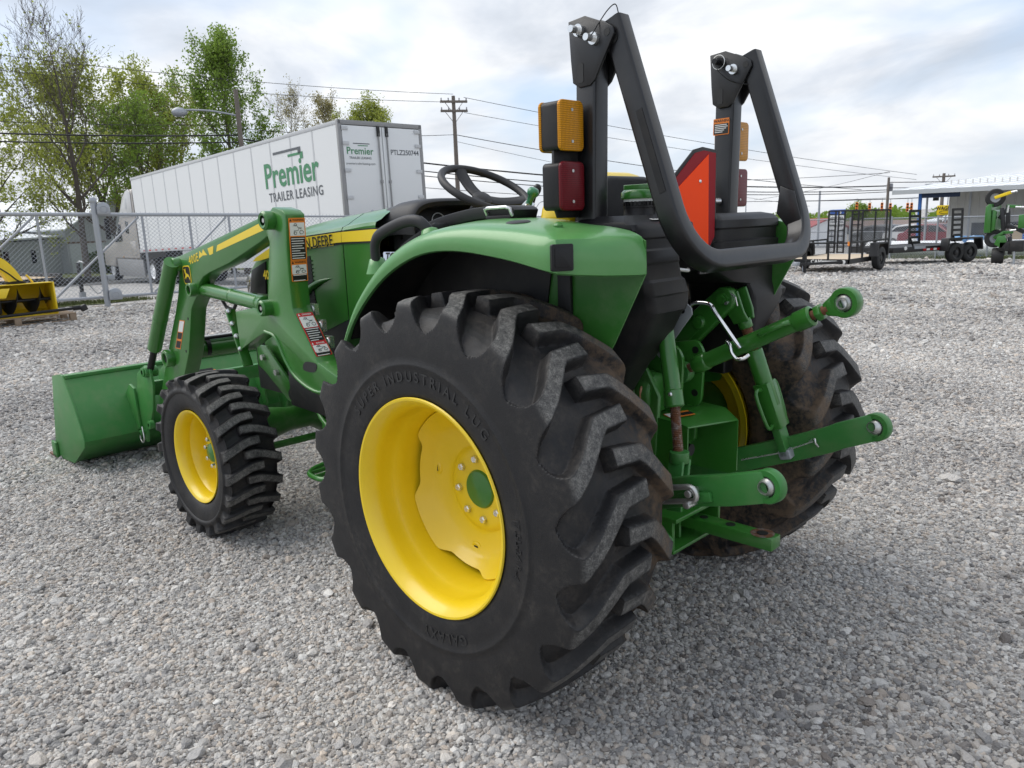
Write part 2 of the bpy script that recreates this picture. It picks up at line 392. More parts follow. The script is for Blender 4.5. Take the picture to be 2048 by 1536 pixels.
def make_gravel():
    R = NR; pts = []
    def wedge(r0, r1, dens, half):
        n = int(dens*.5*(r1*r1-r0*r0)*2*half); r = np.sqrt(R.uniform(r0*r0, r1*r1, n)); a = CAMYAW+R.uniform(-half, half, n)
        return np.c_[CAMX+r*np.cos(a), CAMY+r*np.sin(a)]
    bands = [(.9, 3.2, 19000, .76, 1.0), (3.2, 5.2, 13500, .68, 1.05), (5.2, 8.5, 5200, .64, 1.35), (8.5, 14, 1450, .64, 2.0), (14, 22, 380, .64, 3.1), (22, 36, 120, .64, 4.6)]
    P = []; S = []
    for r0, r1, dn, hf, sc in bands:
        q = wedge(r0, r1, dn, hf); P.append(q); S.append(np.full(len(q), sc))
    P = np.vstack(P); S = np.concatenate(S); n = len(P)
    size = np.clip(np.exp(R.normal(math.log(.0047), .42, n)), .0022, .024)*S
    # a few hand-size stones
    k = R.rand(n) < .0012; size[k] *= R.uniform(1.6, 3.2, k.sum())
    keep = (P[:, 0] < 16.3) & (P[:, 1] > -31.6-.055*(13.5-P[:, 0])); P, S, size, n = P[keep], S[keep], size[keep], int(keep.sum())
    z = size*R.uniform(.05, .42, n) + np.array([gh(a, b) for a, b in P])
    tone = np.clip(R.beta(2.6, 2.2, n) + .15*np.sin(P[:, 0]*1.7+1.3*np.sin(P[:, 1]*1.1))*np.sin(P[:, 1]*1.9+.7) + .08*np.sin(P[:, 0]*.6+1.0)*np.sin(P[:, 1]*.8+2*np.sin(P[:, 0]*.5)) - .03, 0, 1)
    warm = np.clip(R.rand(n)**3, 0, 1)
    rot = np.c_[R.uniform(-.55, .55, n), R.uniform(-.55, .55, n), R.uniform(0, 6.28, n)]
    scl = np.c_[size*R.uniform(.8, 1.45, n), size*R.uniform(.75, 1.1, n), size*R.uniform(.5, .85, n)]
    me = bpy.data.meshes.new('gravel_stones'); me.vertices.add(n)
    me.vertices.foreach_set('co', np.c_[P, z].ravel())
    for nm, arr, ty in (('tone', tone, 'FLOAT'), ('warm', warm, 'FLOAT'), ('rot', rot, 'FLOAT_VECTOR'), ('scl', scl, 'FLOAT_VECTOR'), ('pick', R.randint(0, 8, n), 'INT')):
        a = me.attributes.new(nm, ty, 'POINT'); a.data.foreach_set('vector' if ty == 'FLOAT_VECTOR' else 'value', arr.ravel())
    o = bpy.data.objects.new('gravel_stones', me); COL.objects.link(o)
    o['kind'] = 'stuff'; o['label'] = 'loose crushed grey gravel stones covering the lot around the tractor'; o['category'] = 'gravel'
    g = bpy.data.node_groups.new('gravel_nodes', 'GeometryNodeTree')
    g.interface.new_socket('Geometry', in_out='INPUT', socket_type='NodeSocketGeometry'); g.interface.new_socket('Geometry', in_out='OUTPUT', socket_type='NodeSocketGeometry')
    N, L = g.nodes, g.links; gi = N.new('NodeGroupInput'); go = N.new('NodeGroupOutput')
    join = N.new('GeometryNodeJoinGeometry')
    for i in range(8):
        ico = N.new('GeometryNodeMeshIcoSphere'); ico.inputs['Radius'].default_value = 1; ico.inputs['Subdivisions'].default_value = 2
        sp = N.new('GeometryNodeSetPosition'); nz = N.new('ShaderNodeTexNoise'); nz.inputs['Scale'].default_value = .85+.09*i; nz.inputs['Detail'].default_value = 1.5
        pos = N.new('GeometryNodeInputPosition'); ad = N.new('ShaderNodeVectorMath'); ad.operation = 'ADD'; ad.inputs[1].default_value = (i*7.3, i*3.1, i*1.7)
        L.new(pos.outputs[0], ad.inputs[0]); L.new(ad.outputs[0], nz.inputs['Vector'])
        sub = N.new('ShaderNodeVectorMath'); sub.operation = 'SUBTRACT'; sub.inputs[1].default_value = (.5, .5, .5); L.new(nz.outputs['Color'], sub.inputs[0])
        mul = N.new('ShaderNodeVectorMath'); mul.operation = 'SCALE'; mul.inputs['Scale'].default_value = 1.5; L.new(sub.outputs[0], mul.inputs[0])
        L.new(ico.outputs['Mesh'], sp.inputs['Geometry']); L.new(mul.outputs[0], sp.inputs['Offset'])
        sm = N.new('GeometryNodeSetMaterial'); sm.inputs['Material'].default_value = MAT['gravel_stone']; L.new(sp.outputs[0], sm.inputs[0])
        ti = N.new('GeometryNodeGeometryToInstance'); L.new(sm.outputs[0], ti.inputs[0]); L.new(ti.outputs[0], join.inputs[0])
    iop = N.new('GeometryNodeInstanceOnPoints'); iop.inputs['Pick Instance'].default_value = True
    def na(nm, ty):
        n = N.new('GeometryNodeInputNamedAttribute'); n.data_type = ty; n.inputs['Name'].default_value = nm
        return [s for s in n.outputs if s.enabled and s.name == 'Attribute'][0]
    e2r = N.new('FunctionNodeEulerToRotation'); L.new(na('rot', 'FLOAT_VECTOR'), e2r.inputs[0])
    L.new(gi.outputs[0], iop.inputs['Points']); L.new(join.outputs[0], iop.inputs['Instance'])
    L.new(na('pick', 'INT'), iop.inputs['Instance Index']); L.new(e2r.outputs[0], iop.inputs['Rotation']); L.new(na('scl', 'FLOAT_VECTOR'), iop.inputs['Scale'])
    L.new(iop.outputs[0], go.inputs[0])
    md = o.modifiers.new('scatter', 'NODES'); md.node_group = g
make_gravel()
# ------------------------------------------------------------------ tractor: wheels
TR = thing('compact_tractor', 'green compact tractor with yellow wheels, front loader and folded black roll bar', 'tractor')
def rubber():
    t = NT('rubber'); n = t.noise(11, 6, .65); n2 = t.noise(60, 6, .7); n3 = t.noise(260, 4, .65); lug = t.attr('lug'); side = t.attr('mud')
    base = t.mix(n, (.0085, .0085, .0095), (.017, .0165, .0175))
    wear = t.math('MULTIPLY', lug, t.ramp(t.math('ADD', t.math('MULTIPLY', n2, .42), t.math('ADD', t.math('MULTIPLY', n3, .40), t.math('MULTIPLY', n, .18))), [(.40, .06), (.50, .35), (.62, 1)]))
    c = t.mix(t.math('MULTIPLY', wear, .78), base, (.27, .262, .245))
    film = t.math('MULTIPLY', t.ramp(n, [(.45, 0), (.75, 1)]), t.ramp(n2, [(.42, 0), (.66, 1)]))
    c = t.mix(t.math('MULTIPLY', film, .30), c, (.14, .122, .10))
    mudf = t.math('MULTIPLY', side, t.ramp(t.math('ADD', t.math('MULTIPLY', n, .6), t.math('MULTIPLY', n2, .4)), [(.43, 0), (.56, 1)]))
    c = t.mix(t.math('MULTIPLY', mudf, .9), c, (.125, .085, .055))
    r = t.mix(t.math('ADD', wear, mudf, True), t.math('ADD', t.math('MULTIPLY', n2, .25), .42), .92)
    t.b.inputs['Specular IOR Level'].default_value = .35; t.set(Base_Color=c, Roughness=r); t.bump(t.math('ADD', t.math('MULTIPLY', n2, .6), t.math('MULTIPLY', n3, .4)), .35, .004); MAT['rubber'] = t.m
    t2 = NT('rubber_plain'); n = t2.noise(14, 5, .6); t2.set(Base_Color=t2.mix(n, (.010, .010, .011), (.024, .0235, .023)), Roughness=.62); MAT['rubber_plain'] = t2.m
rubber()
def tyre_mesh(name, prof, ov, up, lo, N, a0, depth, dtab, nth, Rref, wall=.012, tie=True, mud=False, floor=None):
    """prof: envelope [(r, v, key)] from inner bead to outer bead; 'key' is the lug-table coordinate:
    |v| on the tread, continuing past the shoulder down the sidewall. up/lo: lug edge angle tables over key."""
    P = np.array(prof, float); k = len(P)
    r, v, key = P[:, 0], P[:, 1], P[:, 2]
    tr, tv = np.gradient(r), np.gradient(v); ln = np.hypot(tr, tv); nr, nv = -tv/ln, tr/ln       # normal (points outward after sign fix)
    sg = np.sign(nr[k//2]) or 1; nr, nv = nr*sg, nv*sg
    for _ in range(3):
        nr[1:-1] = (nr[:-2]+2*nr[1:-1]+nr[2:])/4; nv[1:-1] = (nv[:-2]+2*nv[1:-1]+nv[2:])/4
    th = np.arange(nth)*360.0/nth; pitch = 360.0/N
    sd = np.full((nth, k), -1.0)
    for side in (1, -1):
        q = key*side                                  # signed coordinate, + towards this half's shoulder
        valid = q > -ov
        au = np.interp(q, [x for x, _ in up], [y for _, y in up]); al = np.interp(q, [x for x, _ in lo], [y for _, y in lo])
        off = a0 + (0 if side > 0 else pitch/2)
        t = (th[:, None]-off-(au+al)[None, :]/2+pitch/2) % pitch - pitch/2
        d = ((al-au)/2)[None, :]-np.abs(t)
        d = d*math.pi/180*Rref
        d = np.minimum(d, (q+ov)[None, :])
        d = np.where(valid[None, :], d, -1.0); sd = np.maximum(sd, d)
    h = sstep(-wall, 0.0, sd)                          # 1 on a lug
    dm = np.interp(np.abs(key), [x for x, _ in dtab], [y for _, y in dtab])*depth
    fl = sstep(0.0, .05, -sd)*.12                      # gently dished groove floor
    disp = -(1-h)*dm[None, :]*(.94+fl)
    rr = r[None, :]+disp*nr[None, :]; vv = v[None, :]+disp*nv[None, :]
    if floor:
        kf = [x[0] for x in floor]; a = np.abs(key)
        fr = np.interp(a, kf, [x[1] for x in floor]); fv = np.interp(a, kf, [x[2] for x in floor])*np.sign(key)
        use = (a < kf[-1])[None, :]
        w = np.where(use, 1-h, 0.0); dish = -sstep(0.0, .05, -sd)*.004*sstep(.30, .2, a)[None, :]
        fr2 = np.minimum(fr[None, :]+dish, r[None, :]); sgn = np.sign(v); fv2 = np.where(np.abs(fv) < np.abs(v), fv, v)[None, :]
        rr = r[None, :]*(1-w)+fr2*w; vv = v[None, :]*(1-w)+fv2*w
    T = np.radians(th)[:, None]
    G = np.stack([rr*np.cos(T), vv+0*T, rr*np.sin(T)], -1)
    verts = G.reshape(-1, 3); i = np.arange(nth)[:, None]; j = np.arange(k-1)[None, :]; i2 = (i+1) % nth
    F = np.stack([i*k+j, i2*k+j, i2*k+j+1, i*k+j+1], -1).reshape(-1, 4)
    me = bpy.data.meshes.new(name); me.from_pydata(verts.tolist(), [], F.tolist())
    lug = h*sstep(.0, .006, sd)*np.clip(1-np.clip((np.abs(key)-dtab[1][0])/.02, 0, 1), 0, 1)[None, :]
    a = me.attributes.new('lug', 'FLOAT', 'POINT'); a.data.foreach_set('value', lug.ravel().astype(np.float32))
    mu = (1-h)*dm[None, :]/depth*.05 + (sstep(.2, .0, np.abs(v))*.0)[None, :]
    if mud: mu = np.maximum(mu, sstep(-.02, -.15, v)[None, :]*.9*np.ones((nth, 1)))
    a = me.attributes.new('mud', 'FLOAT', 'POINT'); a.data.foreach_set('value', mu.ravel().astype(np.float32))
    return me
def rear_profile():
    side = [(.334, .203), (.340, .208), (.352, .211), (.375, .214), (.405, .2165), (.426, .218), (.430, .2205), (.436, .2205), (.440, .218), (.46, .219), (.485, .2195)]
    inner = [(.50, .2187), (.51, .2182), (.518, .2178), (.525, .2173), (.532, .2167), (.54, .216), (.548, .215), (.556, .2138), (.564, .2122), (.572, .210), (.58, .207), (.587, .2035), (.593, .199), (.5975, .1945), (.6, .190)]
    outer = [(.495, .2195), (.501, .2194), (.507, .2192), (.513, .219), (.519, .2188), (.525, .2185), (.531, .2182), (.537, .2179), (.543, .2175), (.549, .2171), (.555, .2167), (.562, .2162), (.57, .2155), (.578, .2147), (.586, .2137), (.593, .2125), (.599, .211), (.604, .209), (.608, .206), (.6105, .2025), (.612, .198)]
    def keys(half):
        kk = half[-1][1]; prev = half[-1]; tab = {}
        for p in reversed(half): kk += math.hypot(p[0]-prev[0], p[1]-prev[1]); tab[p] = kk; prev = p
        return tab
    hi, ho = side+inner, side+outer; ti, to = keys(hi), keys(ho)
    o = [(p[0], -p[1], -ti[p]) for p in hi]; n = 74
    for i in range(1, n):
        v = -.19+.388*i/n
        o.append((.6265-(.0265*(abs(v)/.19)**2.4 if v < 0 else .0145*(v/.198)**2.4), v, v))
    return o+[(p[0], p[1], to[p]) for p in reversed(ho)]
me_rear = tyre_mesh('rear_tyre', rear_profile(), .053,
    [(-.06, 0), (.069, 1.2), (.11, 4.6), (.155, 9.2), (.19, 11.8), (.21, 12.6), (.235, 12.2), (.26, 10.8), (.278, 8.4), (.288, 5.8), (.297, 1.5)],
    [(-.06, 4.3), (.041, 4.9), (.065, 6.6), (.095, 9.3), (.15, 14.4), (.19, 17.4), (.21, 18.6), (.235, 19.6), (.26, 21.2), (.278, 23.4), (.288, 25.2), (.297, 31.0)],
    19, 127.4, .042, [(0, 1), (.2, 1), (.225, .95), (.25, .82), (.272, .62), (.288, .42), (.299, 0)], 1520, .62, .0125, mud=True,
    floor=[(0, .5860, 0), (.06, .5855, .06), (.10, .584, .10), (.13, .5815, .128), (.16, .577, .154), (.19, .5705, .176), (.21, .5645, .187), (.23, .557, .196), (.25, .548, .2035), (.27, .5365, .2100), (.285, .527, .2140), (.299, .515, .2170)])
def lattice_front():
    side = [(.228, .098), (.236, .108), (.25, .116), (.27, .122), (.29, .125), (.312, .126), (.316, .131), (.322, .133), (.33, .133), (.336, .130), (.342, .1285)]
    fine = [(.348, .1295), (.354, .131), (.36, .133), (.366, .135), (.372, .1365), (.377, .1372), (.382, .1365), (.386, .134), (.389, .130)]
    half = side+fine; L = .130; kk = L; prev = fine[-1]; tab = {}
    for p in reversed(half):
        kk += math.hypot(p[0]-prev[0], p[1]-prev[1]); tab[p] = kk; prev = p
    o = [(p[0], -p[1], -tab[p]) for p in half]; n = 48
    for i in range(1, n):
        v = -.13+.26*i/n; o.append((.3985-.0095*(abs(v)/.13)**2, v, v))
    return o+[(p[0], p[1], tab[p]) for p in reversed(half)]
me_front = tyre_mesh('front_tyre', lattice_front(), .043,
    [(-.05, 0), (.01, 0.0), (.055, 1.8), (.13, 6.3), (.16, 7.0), (.185, 6.0), (.195, 0)],
    [(-.05, 5.2), (.02, 5.6), (.06, 7.6), (.13, 12.0), (.16, 13.2), (.185, 15.0), (.195, 18)],
    21, 142.4, .030, [(0, 1), (.135, 1), (.15, .85), (.17, .5), (.19, 0)], 1008, .395, .009)

def bend_text(name, txt, size, R, acen, v, mat, parent, bold=.02, spacing=1.1, height=.0018, bottom=False):
    vv, f = text_geo(txt, size, bold, 0, spacing); m = MB(); a0 = rad(acen); n = len(vv)
    def pt(p, h):
        rr = R+p[1]; a = a0+p[0]/R; return (rr*math.cos(a), v+h, rr*math.sin(a))
    m.add([pt(p, height) for p in vv]+[pt(p, -.002) for p in vv], f)
    # side walls
    ed = {}
    for q in f:
        for i in range(len(q)): ed.setdefault(frozenset((q[i], q[(i+1) % len(q)])), []).append((q[i], q[(i+1) % len(q)]))
    m.f += [(e[0][1], e[0][0], e[0][0]+n, e[0][1]+n) for e in ed.values() if len(e) == 1]
    return m.build(name, mat, parent, smooth=0)

def wheel_rim(m, prof, n=96): m.lathe(prof, (0, 0, 0), (0, 1, 0), n, closed=True)
def rear_wheel(side):
    loc = (0, .65*side, .6145); name = 'rear_wheel'
    # rim barrel (part), local +y is the outside of the wheel
    m = MB(); out = [(.300, -.205), (.322, -.214), (.334, -.222), (.334, -.216), (.318, -.206), (.307, -.196), (.304, -.15), (.285, -.125), (.285, .09), (.302, .125), (.309, .16), (.311, .195), (.319, .208), (.334, .216), (.3365, .220), (.3335, .2245), (.327, .2235), (.316, .214), (.306, .199), (.299, .185), (.295, .165), (.296, .135), (.288, .118), (.276, .085), (.275, -.12), (.295, -.15), (.297, -.195)]
    m.lathe(out, (0, 0, 0), (0, 1, 0), 128, closed=True)
    w = m.build(name, 'yellow', TR, smooth=32, loc=loc)
    # dished disc with four broad lobes
    G = []; n = 128
    def disc(rr, a):
        lob = .5+.5*math.cos(4*(a-rad(-35)))
        re = .257+.020*sstep(.20, .62, np.array(lob))
        q = rr*re
        y = np.interp(q, [0, .058, .060, .118, .128, .136, .16, .20, .226, .232, .240, .252, .28], [-.012, -.012, -.012, -.010, -.012, -.020, -.018, -.010, .000, .009, .016, .028, .056])
        return (q*math.cos(a), float(y), q*math.sin(a))
    m = MB(); rad_ = [.21, .30, .40, .44, .47, .49, .52, .56, .62, .7, .78, .84, .88, .92, .95, .975, 1.0]
    m.grid([[disc(q, 2*math.pi*i/n) for q in rad_] for i in range(n)], close=True)
    d = m.build('wheel_disc', 'yellow', w, solid=.009, smooth=50)
    m = MB(); m.lathe([(.0, .010), (.03, .009), (.058, .004), (.064, -.004), (.066, -.012), (.066, -.05)], (0, 0, 0), (0, 1, 0), 48); m.build('hub_cap', 'green', w)
    mb = MB(); mb.lathe([(0, .020), (.0095, .020), (.0125, .017), (.0125, .004), (.0165, .004), (.0165, -.012)], (0, 0, 0), (0, 1, 0), 6)
    b0 = mb.build('wheel_bolt', 'bright_steel', w, smooth=20)
    for i in range(8):
        a = rad(37+45*i); p = (.098*math.cos(a), -.009, .098*math.sin(a))
        if i == 0: b0.location = p
        else: copy_obj(b0, w, p)
    for a in (0, 90, 180, 270):      # square slots with a raised collar
        m = MB(); ca, sa = math.cos(rad(a+8)), math.sin(rad(a+8)); c = V((.212*ca, -.0035, .212*sa))
        m.lathe([(.013, .004), (.019, .006), (.025, .003), (.029, -.006)], c, (0, 1, 0), 20); m.build('slot_collar', 'yellow', w)
        m = MB(); m.box((c.x-.0085, c.y-.004, c.z-.011), (c.x+.0085, c.y+.0055, c.z+.011)); m.build('lock_slot', 'ink', w)
    m = MB(); m.cyl((-.20, .02, -.19), (-.185, .055, -.18), .005, n=10); m.cyl((-.197, .026, -.188), (-.192, .038, -.184), .009, n=6); m.build('valve_stem', 'steel', w)
    ty = mesh_obj('tyre', me_rear, 'rubber', w, 48, loc=(0, .01, 0))
    if side > 0:
        bend_text('tyre_lettering', 'SUPER INDUSTRIAL LUG', .044, .397, 88, .2262, 'rubber_plain', w, .012, 1.5)
        bend_text('tyre_lettering', 'GALAXY', .046, .395, -100, .2262, 'rubber_plain', w, .012, 1.25)
        bend_text('tyre_lettering', '17.5L-24 R-4', .030, .392, -178, .2262, 'rubber_plain', w, .012, 1.1)
    return w
def fix_text_dirs():      # letters must read clockwise seen from outside (+y): mirror the angle
    pass
WL = rear_wheel(1)
for c in WL.children:
    if c.name.startswith('tyre') and 'lettering' not in c.name: TY = c
def mirror_wheel(w, y):
    c = w.copy(); COL.objects.link(c); c.location.y = y; c.scale = (1, -1, 1)
    for k in w.children:
        if 'lettering' in k.name: continue
        copy_obj(k, c)
    return c
WR = mirror_wheel(WL, -.65)
def front_wheel():
    w_loc = (1.879, .68, .3866)
    m = MB(); m.lathe([(.21, -.10), (.226, -.106), (.228, -.112), (.2275, -.102), (.214, -.095), (.205, -.06), (.19, -.04), (.19, .02), (.206, .05), (.211, .085), (.222, .1), (.2285, .106), (.2275, .1115), (.222, .1105), (.213, .103), (.204, .09), (.199, .06), (.2, .045), (.186, .025), (.182, -.03), (.198, -.06), (.203, -.095)], (0, 0, 0), (0, 1, 0), 96, closed=True)
    w = m.build('front_wheel', 'yellow', TR, smooth=32, loc=w_loc)
    mesh_obj('tyre', me_front, 'rubber', w, 48)
    m = MB(); m.lathe([(.05, .012), (.088, .012), (.098, .007), (.108, -.012), (.14, -.032), (.165, -.036), (.182, -.030), (.188, -.018), (.192, -.018), (.19, -.045), (.14, -.046), (.10, -.02), (.05, 0)], (0, 0, 0), (0, 1, 0), 64, closed=True); m.build('wheel_disc', 'yellow', w)
    m = MB(); m.lathe([(0, .040), (.03, .038), (.045, .030), (.05, .015), (.052, -.05)], (0, 0, 0), (0, 1, 0), 40); m.build('hub_cap', 'green', w)
    mb = MB(); mb.lathe([(0, .018), (.009, .018), (.0115, .015), (.0115, .003), (.015, .003), (.015, -.01)], (0, 0, 0), (0, 1, 0), 6); b0 = mb.build('wheel_bolt', 'bright_steel', w, smooth=20)
    for i in range(8):
        a = rad(12+45*i); p = (.072*math.cos(a), .013, .072*math.sin(a))
        if i == 0: b0.location = p
        else: copy_obj(b0, w, p)
    m = MB(); m.cyl((-.03, -.03, .176), (-.035, .02, .166), .0055, n=10); m.build('valve_stem', 'steel', w)
    return w
FL = front_wheel(); FL.rotation_euler = (0, 0, .017)
FR = mirror_wheel(FL, -.68); FR.rotation_euler = (0, 0, .017)
# ------------------------------------------------------------------ tractor: fenders, hood, cab parts
def fender(s):
    # columns: outer-edge x, y, z low, z top ; inner x, z
    c = [(.672, .715, .80, .812, .700, .818), (.645, .718, .92, .942, .674, .955), (.598, .72, 1.02, 1.06, .630, 1.09), (.500, .72, 1.145, 1.20, .535, 1.235), (.345, .72, 1.265, 1.325, .375, 1.365),
         (.170, .72, 1.338, 1.398, .185, 1.428), (0.0, .72, 1.356, 1.420, 0.0, 1.446), (-.205, .722, 1.336, 1.412, -.18, 1.438), (-.365, .722, 1.306, 1.394, -.27, 1.424)]
    C = catmull(np.array(c), 5); G = []
    for ox, oy, zl, zt, ix, zi in C:
        dz = zt-zl
        G.append([(ox+.004, oy-.012, zl), (ox, oy, zl+.004), (ox, oy+.004, zl+dz*.35), (ox, oy, zl+dz*.7), (ox+(ix-ox)*.03, oy-.012, zl+dz*.94), (ox+(ix-ox)*.1, oy-.035, zt+(zi-zt)*.25),
                  (ox+(ix-ox)*.4, oy-.10, zt+(zi-zt)*.62), (ox+(ix-ox)*.7, oy-.18, zt+(zi-zt)*.95), (ix, .455, zi)])
    # chamfered rear: turn inwards
    for ox, oy, zl, zt, ix, zi in ((-.402, .712, 1.298, 1.392, -.315, 1.418), (-.432, .655, 1.291, 1.392, -.36, 1.414), (-.462, .585, 1.285, 1.390, -.40, 1.408), (-.488, .505, 1.281, 1.386, -.44, 1.400), (-.494, .478, 1.280, 1.374, -.462, 1.392), (-.4945, .456, 1.280, 1.366, -.478, 1.384)):
        nx, ny = .45, -.893/2; dz = zt-zl
        G.append([(ox+.01, oy-.004, zl), (ox, oy, zl+.004), (ox-.003, oy+.002, zl+dz*.35), (ox, oy, zl+dz*.7), (ox+.008, oy-.006, zl+dz*.94), (ox+(ix-ox)*.35+.004, oy+(.455-oy)*.12, zt+(zi-zt)*.2),
                  (ox+(ix-ox)*.6, oy+(.455-oy)*.4, zt+(zi-zt)*.5), (ox+(ix-ox)*.8, oy+(.455-oy)*.7, zt+(zi-zt)*.8), (ix, .455, zi)])
    m = MB(); m.grid(G)
    if s < 0: m.mirror()
    f = m.build('fender', 'green_moulded', TR, solid=.006, smooth=42)
    # inner wall
    w = [(.685, .78), (.66, .95), (.615, 1.09), (.52, 1.235), (.36, 1.362), (.17, 1.425), (0, 1.443), (-.18, 1.435), (-.30, 1.418), (-.44, 1.398), (-.490, 1.372), (-.492, 1.285), (-.385, 1.085), (-.20, .80), (.2, .70), (.6, .70)]
    m = MB(); m.prism(w, .449, .455)
    if s < 0: m.mirror()
    m.build('inner_panel', 'green_dusty', f)
    def mk(mb, name, mat, **k):
        if s < 0: mb.mirror()
        return mb.build(name, mat, f, **k)
    shade_outline = [(.66, .80), (.635, .95), (.60, 1.07), (.51, 1.21), (.355, 1.335), (.17, 1.398), (0, 1.415), (-.14, 1.41), (-.17, 1.36), (-.12, 1.10), (-.02, .86), (.3, .74), (.6, .74)]
    mk(MB().prism(shade_outline, .4565, .462), 'fender_shade_plate', 'black_matte')  # black plate added to stand for the shade inside the fender
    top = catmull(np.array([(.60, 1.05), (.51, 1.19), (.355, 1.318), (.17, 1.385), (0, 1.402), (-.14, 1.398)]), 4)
    m = MB(); m.grid([[(x, y, z) for y in (.463, .58, .69)] for x, z in top]); mk(m, 'fender_shade_roof', 'black_matte', solid=.003)  # black sheet added below the fender top, its colour imitates shade
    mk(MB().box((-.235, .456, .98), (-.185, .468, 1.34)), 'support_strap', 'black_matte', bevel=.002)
    m = MB(); m.cyl((-.21, .466, 1.135), (-.21, .488, 1.135), .013, n=6); m.cyl((-.21, .466, 1.135), (-.21, .472, 1.135), .02, n=16); mk(m, 'strap_bolt', 'bright_steel')
    # square reflector on the rear corner: recess frame + pad
    o = V((-.413, .7055*s, 1.3415)); r = V((-.43, -.9*s, 0)).normalized()*(1 if s > 0 else 1); u = V((0.02, 0, 1)); 
    nrm = V((-.9, .43*s, .03)).normalized(); r = V((-.43, -.9*s, 0)).normalized(); u = nrm.cross(r) if s > 0 else r.cross(nrm); u = V((0, 0, 1))
    def pl(name, w, h, off, th, mat, bev):
        m = MB(); m.slab([o+r*a+u*b+nrm*off for a, b in rrect(w, h, .005)], nrm, th); return m.build(name, mat, f, bevel=bev)
    pl('reflector_frame', .060, .068, -.006, .014, 'dark_plastic', .002); pl('reflector_pad', .044, .050, .0078, .003, 'dark_plastic', .001)
    # round plug and bolt on the top
    m = MB(); m.lathe([(0, .004), (.03, .004), (.036, .001), (.036, -.02)], (-.16, .60, 1.4320), (-.03, .10, 1), 28); mk(m, 'top_plug', 'grey_plastic')
    m = MB(); m.lathe([(0, .012), (.008, .010), (.013, .005), (.013, -.01)], (-.31, .60, 1.4165), (-.05, .06, 1), 14); mk(m, 'top_bolt', 'green_dusty')
    return f
FN = fender(1); fender(-1)

def grab_handle(s):
    pts = catmull([(.525, .60, 1.27), (.522, .615, 1.335), (.505, .622, 1.385), (.465, .625, 1.412), (.37, .625, 1.440), (.30, .622, 1.450), (.255, .615, 1.440), (.225, .60, 1.400), (.215, .59, 1.37)], 6)
    m = MB(); m.sweep(pts, [(a*.019, b*.016) for a, b in [(math.cos(2*math.pi*i/12), math.sin(2*math.pi*i/12)) for i in range(12)]], up=(0, 1, 0))
    if s < 0: m.mirror()
    h = m.build('grab_handle', 'grey_plastic', TR, smooth=60)
    for (x, z), d in (((.530, 1.30), (.03, 0, 1)), ((.228, 1.395), (.25, 0, 1))):
        m = MB(); m.lathe([(.016, .03), (.026, .025), (.034, .0), (.042, -.025)], (x, .603, z), d, 20)
        if s < 0: m.mirror()
        m.build('handle_boss', 'green_moulded', h, smooth=60)
    m = MB(); m.sweep(catmull([(.49, .56, 1.30), (.40, .56, 1.362), (.30, .56, 1.405), (.23, .555, 1.43)], 5), [(-.012, -.03), (.012, -.03), (.012, .03), (-.012, .03)], up=(0, 1, 0))
    if s < 0: m.mirror()
    m.build('trim_pad', 'grey_plastic', h, bevel=.006)
grab_handle(1); grab_handle(-1)
def console(s):
    m = MB(); m.sweep(catmull([(.385, .455, 1.415), (.30, .46, 1.435), (.19, .465, 1.452), (.09, .465, 1.462), (-.03, .465, 1.463), (-.06, .465, 1.452)], 5), [(-.02, -.05), (.016, -.055), (.016, .05), (-.02, .055)], up=(0, 1, 0))
    if s < 0: m.mirror()
    c = m.build('side_console', 'grey_plastic', TR, bevel=.006)
    m = MB(); m.tube([(.05, .52, 1.458), (.05, .53, 1.474), (.035, .532, 1.478), (-.045, .532, 1.478), (-.058, .53, 1.474), (-.058, .52, 1.452)], .0055, 8)
    if s < 0: m.mirror()
    m.build('tray_rail', 'bright_steel', c, smooth=60)
    m = MB(); m.box((-.058, .50, 1.440), (.05, .528, 1.4545))
    if s < 0: m.mirror()
    m.build('tray', 'dark_plastic', c, bevel=.002)
console(1); console(-1)
# floor, pedals area, seat base
m = MB(); m.box((-.05, -.445, .80), (1.02, .445, .84)); m.box((.80, -.45, .56), (1.02, .45, .80)); m.build('floor_plate', 'dark_plastic', TR, bevel=.01)
m = MB(); m.box((-.08, -.445, .84), (.30, .445, 1.12)); m.build('seat_platform', 'black_matte', TR, bevel=.02)

